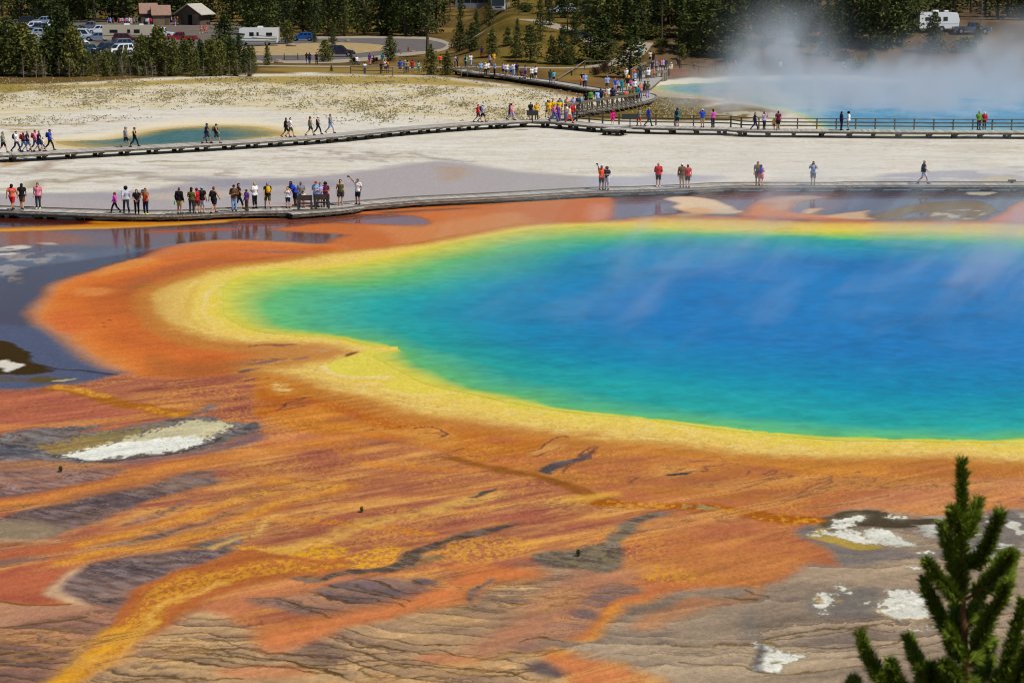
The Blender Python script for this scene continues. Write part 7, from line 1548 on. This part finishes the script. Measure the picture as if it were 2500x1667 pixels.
coach('grey tour coach side on behind the browning pine', 1165, 24, 178, (120, 126, 142))

# ---------------------------------------------------------------- huts of the car park
m_wood = mat('hut_wood', (94, 80, 70), 0.9, 0.1, noise=0.2, scale=1.2); m_wood_lit = mat('hut_wood_lit', (122, 104, 86), 0.9, 0.1, noise=0.2, scale=1.2)  # second wood is a paler copy with sunlight put into its colour
m_roof = mat('brown_roof', (150, 120, 104), 0.85, 0.1, noise=0.12, scale=2); m_roofg = mat('grey_roof', (178, 172, 160), 0.8, 0.15, noise=0.12, scale=2); m_dark = mat('dark_opening', (26, 24, 24), 0.9, 0.1)
def gable(r, cx, cy, wx, wy, eave, ridge, over, roofm, wallm, along_x=True):
    """walls with a pitched roof; ridge runs along x when along_x"""
    if along_x: prof = [(-wy / 2, 0), (wy / 2, 0), (wy / 2, eave), (0, ridge), (-wy / 2, eave)]; vs = [(cx + sx * wx / 2, cy + y, z) for sx in (-1, 1) for y, z in prof]
    else: prof = [(-wx / 2, 0), (wx / 2, 0), (wx / 2, eave), (0, ridge), (-wx / 2, eave)]; vs = [(cx + x, cy + sy * wy / 2, z) for sy in (1, -1) for x, z in prof]
    k = MB(); n = 5; k.add(vs, [list(reversed(range(n))), list(range(n, 2 * n))] + [(i, (i + 1) % n, (i + 1) % n + n, i + n) for i in range(n)]); w_ = k.build('wall', wallm, r)
    k = MB(); run = (wy if along_x else wx) / 2; sl = (ridge - eave) / run
    for s in (-1, 1):
        a0, a1 = 0.0, run + over; z0, z1 = ridge + .06, ridge + .06 - sl * a1
        if along_x: q = [(cx - wx / 2 - over, cy + s * a0, z0), (cx + wx / 2 + over, cy + s * a0, z0), (cx + wx / 2 + over, cy + s * a1, z1), (cx - wx / 2 - over, cy + s * a1, z1)]
        else: q = [(cx + s * a0, cy - wy / 2 - over, z0), (cx + s * a0, cy + wy / 2 + over, z0), (cx + s * a1, cy + wy / 2 + over, z1), (cx + s * a1, cy - wy / 2 - over, z1)]
        k.add(q + [(x, y, z + .14) for x, y, z in q], [(0, 1, 2, 3), (7, 6, 5, 4), (0, 4, 5, 1), (1, 5, 6, 2), (2, 6, 7, 3), (3, 7, 4, 0)])
    return w_, k.build('roof', roofm, r)
p = hit(383, 62); r = empty('restroom_hut', p, R(14), 'brown roofed hut with two stepped gables behind the queue', 'hut')
gable(r, -1.6, 2.2, 3.4, 3.4, 2.7, 4.5, .35, m_roof, m_wood, True); gable(r, .9, 0, 3.6, 3.4, 2.4, 4.1, .35, m_roof, m_wood_lit, True)
MB().box((1.2, -1.74, 2.15), (1.7, .06, .25)).build('vent_opening', m_dark, r); MB().box((2.1, -1.73, 1.05), (.85, .06, 2.0)).build('door', m_wood, r)
p = hit(475, 61); r = empty('restroom_hut', p, R(-20), 'dark log hut with a pale grey roof and a chimney pipe', 'hut')
w_, rf = gable(r, 0, 0, 5.2, 4.8, 2.7, 4.4, .9, m_roofg, m_wood, False)
MB().tube([(-1.1, -.6, 3.8), (-1.1, -.6, 4.8)], .2, 10).build('chimney', m_dark, rf)
MB().box((.3, -2.43, 1.1), (.95, .06, 2.2)).build('door', m_dark, r)
for x in (-2.9, -1.9): MB().box((x, -2.9, 1.3), (.2, .2, 2.6)).build('porch_post', m_wood, r)
MB().box((1.6, -2.42, 1.2), (1.5, .05, 2.3)).build('log_panel', m_wood_lit, r)
p = hit(100, 48); r = empty('shed', p, R(10), 'small brown roofed kiosk behind the farthest parked cars', 'shed'); gable(r, 0, 0, 4.2, 2.6, 1.5, 2.5, .3, m_roof, m_wood, True); MB().box((0, -.2, 2.7), (1.2, .8, .8)).build('chimney', m_wood, r)
# ---------------------------------------------------------------- steam
def steam(name, x0, x1, y0, y1, z1, dens, scale, lo, hi, tilt, blobs, label, base_pow=1.0, seed=0.0):
    """closed box of drifting vapour: soft columns standing on the water, torn by noise, thinning upward"""
    k = MB(); cx, cy = (x0 + x1) / 2, (y0 + y1) / 2; k.box((0, 0, z1 / 2), (x1 - x0, y1 - y0, z1 - .06)); m = bpy.data.materials.new(name); m.use_nodes = True; n = m.node_tree; n.nodes.clear()
    out = n.nodes.new('ShaderNodeOutputMaterial'); pv = n.nodes.new('ShaderNodeVolumePrincipled'); n.links.new(pv.outputs[0], out.inputs['Volume'])
    pv.inputs['Color'].default_value = (.96, .97, 1.0, 1); pv.inputs['Anisotropy'].default_value = 0.25
    g = n.nodes.new('ShaderNodeTexCoord'); sp = n.nodes.new('ShaderNodeSeparateXYZ'); n.links.new(g.outputs['Object'], sp.inputs[0])
    def mth(op, a, b=None, c=None):
        q = n.nodes.new('ShaderNodeMath'); q.operation = op
        for i, w_ in enumerate((a, b, c)):
            if w_ is None: continue
            if isinstance(w_, (int, float)): q.inputs[i].default_value = w_
            else: n.links.new(w_, q.inputs[i])
        return q.outputs[0]
    X, Y, Z = sp.outputs[0], sp.outputs[1], sp.outputs[2]
    XT = mth('SUBTRACT', X, mth('MULTIPLY', Z, tilt))                 # columns lean with the wind
    cb = n.nodes.new('ShaderNodeCombineXYZ'); n.links.new(XT, cb.inputs[0]); n.links.new(Y, cb.inputs[1]); n.links.new(mth('MULTIPLY', Z, .75), cb.inputs[2])
    mp = n.nodes.new('ShaderNodeMapping'); mp.inputs['Location'].default_value = (seed, seed * .7, 0); n.links.new(cb.outputs[0], mp.inputs[0])
    t = n.nodes.new('ShaderNodeTexNoise'); t.inputs['Scale'].default_value = scale; t.inputs['Detail'].default_value = 6; t.inputs['Roughness'].default_value = .55; t.inputs['Distortion'].default_value = .8; n.links.new(mp.outputs[0], t.inputs['Vector'])
    r = n.nodes.new('ShaderNodeMapRange'); r.interpolation_type = 'SMOOTHSTEP'; r.inputs[1].default_value = lo; r.inputs[2].default_value = hi; n.links.new(t.outputs['Fac'], r.inputs[0])
    tot = None
    for bx, by, rx, ry, h, a in blobs:
        q = mth('ADD', mth('POWER', mth('DIVIDE', mth('SUBTRACT', XT, bx - cx), rx), 2), mth('POWER', mth('DIVIDE', mth('SUBTRACT', Y, by - cy), ry), 2))
        q = mth('MULTIPLY', mth('EXPONENT', mth('MULTIPLY', q, -1)), mth('MULTIPLY', mth('POWER', mth('MAXIMUM', mth('SUBTRACT', 1, mth('DIVIDE', Z, h)), 0), base_pow), a))
        tot = q if tot is None else mth('ADD', tot, q)
    # fade out before the faces of the box
    ex = mth('MINIMUM', 1, mth('MULTIPLY', mth('MAXIMUM', mth('SUBTRACT', (x1 - x0) / 2, mth('ABSOLUTE', X)), 0), 4 / (x1 - x0) * 2)); ey = mth('MINIMUM', 1, mth('MULTIPLY', mth('MAXIMUM', mth('SUBTRACT', (y1 - y0) / 2, mth('ABSOLUTE', Y)), 0), 4 / (y1 - y0) * 2))
    n.links.new(mth('MULTIPLY', mth('MULTIPLY', mth('MULTIPLY', r.outputs[0], tot), dens), mth('MULTIPLY', ex, ey)), pv.inputs['Density'])
    o = k.build('steam', m); o.location = (cx, cy, .06); m.cycles.volume_step_rate = 1.0
    return tag(o, label, 'steam', None, 'stuff')
def gx(u, v): a, b = ground_at(u, v); return float(a), float(b)
a1 = gx(1880, 205); a2 = gx(1870, 262); b1 = gx(2120, 205); b2 = gx(2330, 215); b3 = gx(2480, 200); b4 = gx(2300, 270)
steam('steam_far', 14, 108, 196, 268, 13.5, 0.34, 0.20, .40, .66, 0.18,
      [(a1[0] - 1, 246, 4.5, 9, 12, 1.1), (a1[0] - 5, 238, 3.6, 8, 7, .7), (b1[0] + 2, 246, 10, 9, 4.5, .7), (b2[0], 242, 10, 11, 7.5, 1.0), (b3[0] + 3, 248, 10, 12, 10.5, 1.0), (b4[0] + 2, 226, 34, 18, 4.2, 1.1), (a2[0] + 8, 222, 16, 14, 4.2, 1.1)],
      'steam billowing off the far blue spring', 1.5, 3.0)
steam('steam_near', -14, 68, 76, 146, 7.0, 0.20, 0.24, .52, .78, 0.9,
      [(14, 100, 15, 16, 7, .9), (24, 116, 10, 8, 7, .9), (34, 104, 12, 14, 7, 1.0), (10, 128, 6, 6, 6, .8), (17, 135, 5, 7, 6, 1.3), (2, 112, 9, 9, 5, .5)],
      'thin veils of steam drifting over the great spring', .8, 11.0)
# ---------------------------------------------------------------- the young pine close to the overlook (its shoots traced at 11 m, then given depth)
DP = 11.0
def near_pt(x, y, dy=0.0):
    u, v = 1660 + x / 2.8, 1107 + y / 2.8; dx = (u - 1250.0) / FOC; e = (833.5 - v) / FOC; d = Vector((dx, _c + e * _s, -_s + e * _c))
    q = d * ((DP + dy) / d.y); return Vector((q.x, q.y, CAM_H + q.z))
def shoot_needles(P, rad, n, rng, tip=0.6):
    P = np.array([tuple(p) for p in P]); seg = np.linalg.norm(np.diff(P, axis=0), axis=1); cum = np.concatenate([[0], np.cumsum(seg)]); t = rng.random(n) * cum[-1]
    c = np.stack([np.interp(t, cum, P[:, i]) for i in range(3)], 1); i = np.clip(np.searchsorted(cum, t) - 1, 0, len(seg) - 1); d = (P[i + 1] - P[i]) / seg[i][:, None]
    a = rng.normal(size=(n, 3)); a -= (a * d).sum(1)[:, None] * d; a /= np.linalg.norm(a, axis=1)[:, None]
    f = (t / cum[-1]); ln = rad * rng.uniform(.6, 1.2, n) * (1 - .25 * f) * (.82 + .3 * np.sin(t * 46 + rng.uniform(0, 6)) ** 2); ang = rng.uniform(.55, 1.25, n) * (1 - .35 * f * tip)
    e = d * np.cos(ang)[:, None] + a * np.sin(ang)[:, None]; s = np.cross(e, rng.normal(size=(n, 3))); s /= np.linalg.norm(s, axis=1)[:, None]
    w_ = .0026; q = c + e * ln[:, None]; mid = c + e * (ln * .55)[:, None] + d * (ln * .06)[:, None]
    return np.stack([c - s * w_ * .6, c + s * w_ * .6, mid + s * w_, q, mid - s * w_], 1)
TOP = near_pt(1928, 75); root = empty('young_pine', (near_pt(1950, 1567).x, DP, knoll(near_pt(1950, 1567).x, DP) - .05), 0, 'fresh green pine top rising close by in the lower right corner', 'pine tree')
def rel(p): return Vector(p) - root.location
m_nn = needle_mat('fresh_needles', (0.10, 0.165, 0.012), (0.26, 0.32, 0.03)); m_twig = mat('young_bark', (120, 84, 54), .9, .1, noise=.2, scale=8)
rng = np.random.default_rng(77); prn = random.Random(4)
trunk = [near_pt(1950, 3000), near_pt(1955, 1600), near_pt(1945, 1300), near_pt(1935, 1000), near_pt(1925, 800), near_pt(1924, 560), near_pt(1928, 300), TOP]
k = MB(); k.tube([Vector((root.location.x, root.location.y, root.location.z - .1))] + trunk, [.05, .042, .026, .021, .017, .013, .011, .008, .004], 9)
k.v = [tuple(rel(p)) for p in k.v]; k.build('trunk', m_twig, root)
BR = [([(1930, 900), (1880, 760), (1840, 640), (1800, 515)], .15), ([(1945, 800), (2060, 700), (2120, 590), (2180, 432)], -.2), ([(1930, 620), (1990, 470), (2035, 345)], .12), ([(1926, 560), (1890, 470), (1868, 400)], -.1), ([(1930, 1010), (1840, 930), (1770, 850), (1700, 755)], -.25), ([(1945, 1000), (2060, 925), (2150, 820), (2200, 720), (2265, 690)], .2),
      ([(2040, 940), (2150, 850), (2220, 760), (2262, 695)], -.1), ([(2170, 1010), (2215, 900), (2245, 800), (2262, 720)], .3), ([(1935, 1330), (1830, 1200), (1750, 1050), (1690, 930), (1680, 875)], .1), ([(1940, 1320), (1900, 1150), (1880, 1040)], .35), ([(1945, 1400), (2050, 1260), (2120, 1100), (2190, 1010), (2230, 900)], -.2), ([(1950, 1180), (2010, 1080), (2040, 1000)], .3),
      ([(1945, 1420), (1880, 1330), (1850, 1240)], -.3), ([(1955, 1440), (2060, 1360), (2130, 1290)], .4), ([(1950, 1560), (1870, 1500), (1815, 1440)], -.3), ([(1955, 1600), (2050, 1520), (2120, 1420)], .4), ([(1430, 1640), (1340, 1480), (1280, 1370), (1243, 1262)], .1), ([(1540, 1640), (1480, 1560), (1448, 1448)], -.2), ([(1700, 1600), (1640, 1450), (1600, 1370), (1570, 1280)], .2), ([(1740, 1650), (1720, 1540), (1722, 1468)], -.1), ([(1850, 1640), (1815, 1540), (1808, 1460)], .3),
      ([(1180, 1660), (1175, 1600), (1190, 1560)], .1), ([(2200, 1660), (2240, 1440), (2290, 1250), (2340, 1040)], .1), ([(2260, 1660), (2330, 1480), (2400, 1280)], -.3), ([(2150, 1640), (2180, 1540), (2215, 1500)], .3), ([(2330, 1640), (2370, 1520), (2420, 1440)], .2), ([(1640, 1660), (1660, 1580), (1690, 1530)], .4), ([(2420, 1300), (2440, 1150), (2460, 1020)], .2)]
allq = []
LEAD = [near_pt(1924, 1000), near_pt(1925, 800), near_pt(1924, 560), near_pt(1928, 300), TOP, TOP + Vector((0, 0, .015))]
nd = shoot_needles([rel(p) for p in LEAD], .082, 3600, rng)
def needle_mesh(Q, name, parent):
    n = len(Q); me = bpy.data.meshes.new(name); me.vertices.add(5 * n); me.vertices.foreach_set('co', Q.astype(np.float32).ravel()); me.loops.add(5 * n); me.loops.foreach_set('vertex_index', np.arange(5 * n, dtype=np.int32))
    me.polygons.add(n); me.polygons.foreach_set('loop_start', np.arange(0, 5 * n, 5, dtype=np.int32)); me.update(calc_edges=True); me.materials.append(m_nn); return link(name, me, parent)
needle_mesh(nd, 'needles', root)
for path, dy in BR:
    n_ = len(path); P = [rel(near_pt(x, y, dy * i / (n_ - 1))) for i, (x, y) in enumerate(path)]
    P = [Vector(q) for q in curve(np.array([tuple(q) for q in P]), False, 4)]
    k = MB(); m_ = len(P); k.tube(P, [.011 - .008 * i / (m_ - 1) for i in range(m_)], 7); b = k.build('branch', m_twig, root)
    L = sum((P[i + 1] - P[i]).length for i in range(m_ - 1)); st = P[int(m_ * .12):] + [P[-1] + (P[-1] - P[-2]).normalized() * .012]
    needle_mesh(shoot_needles(st, .085, int(5200 * L) + 220, rng), 'needles', b)
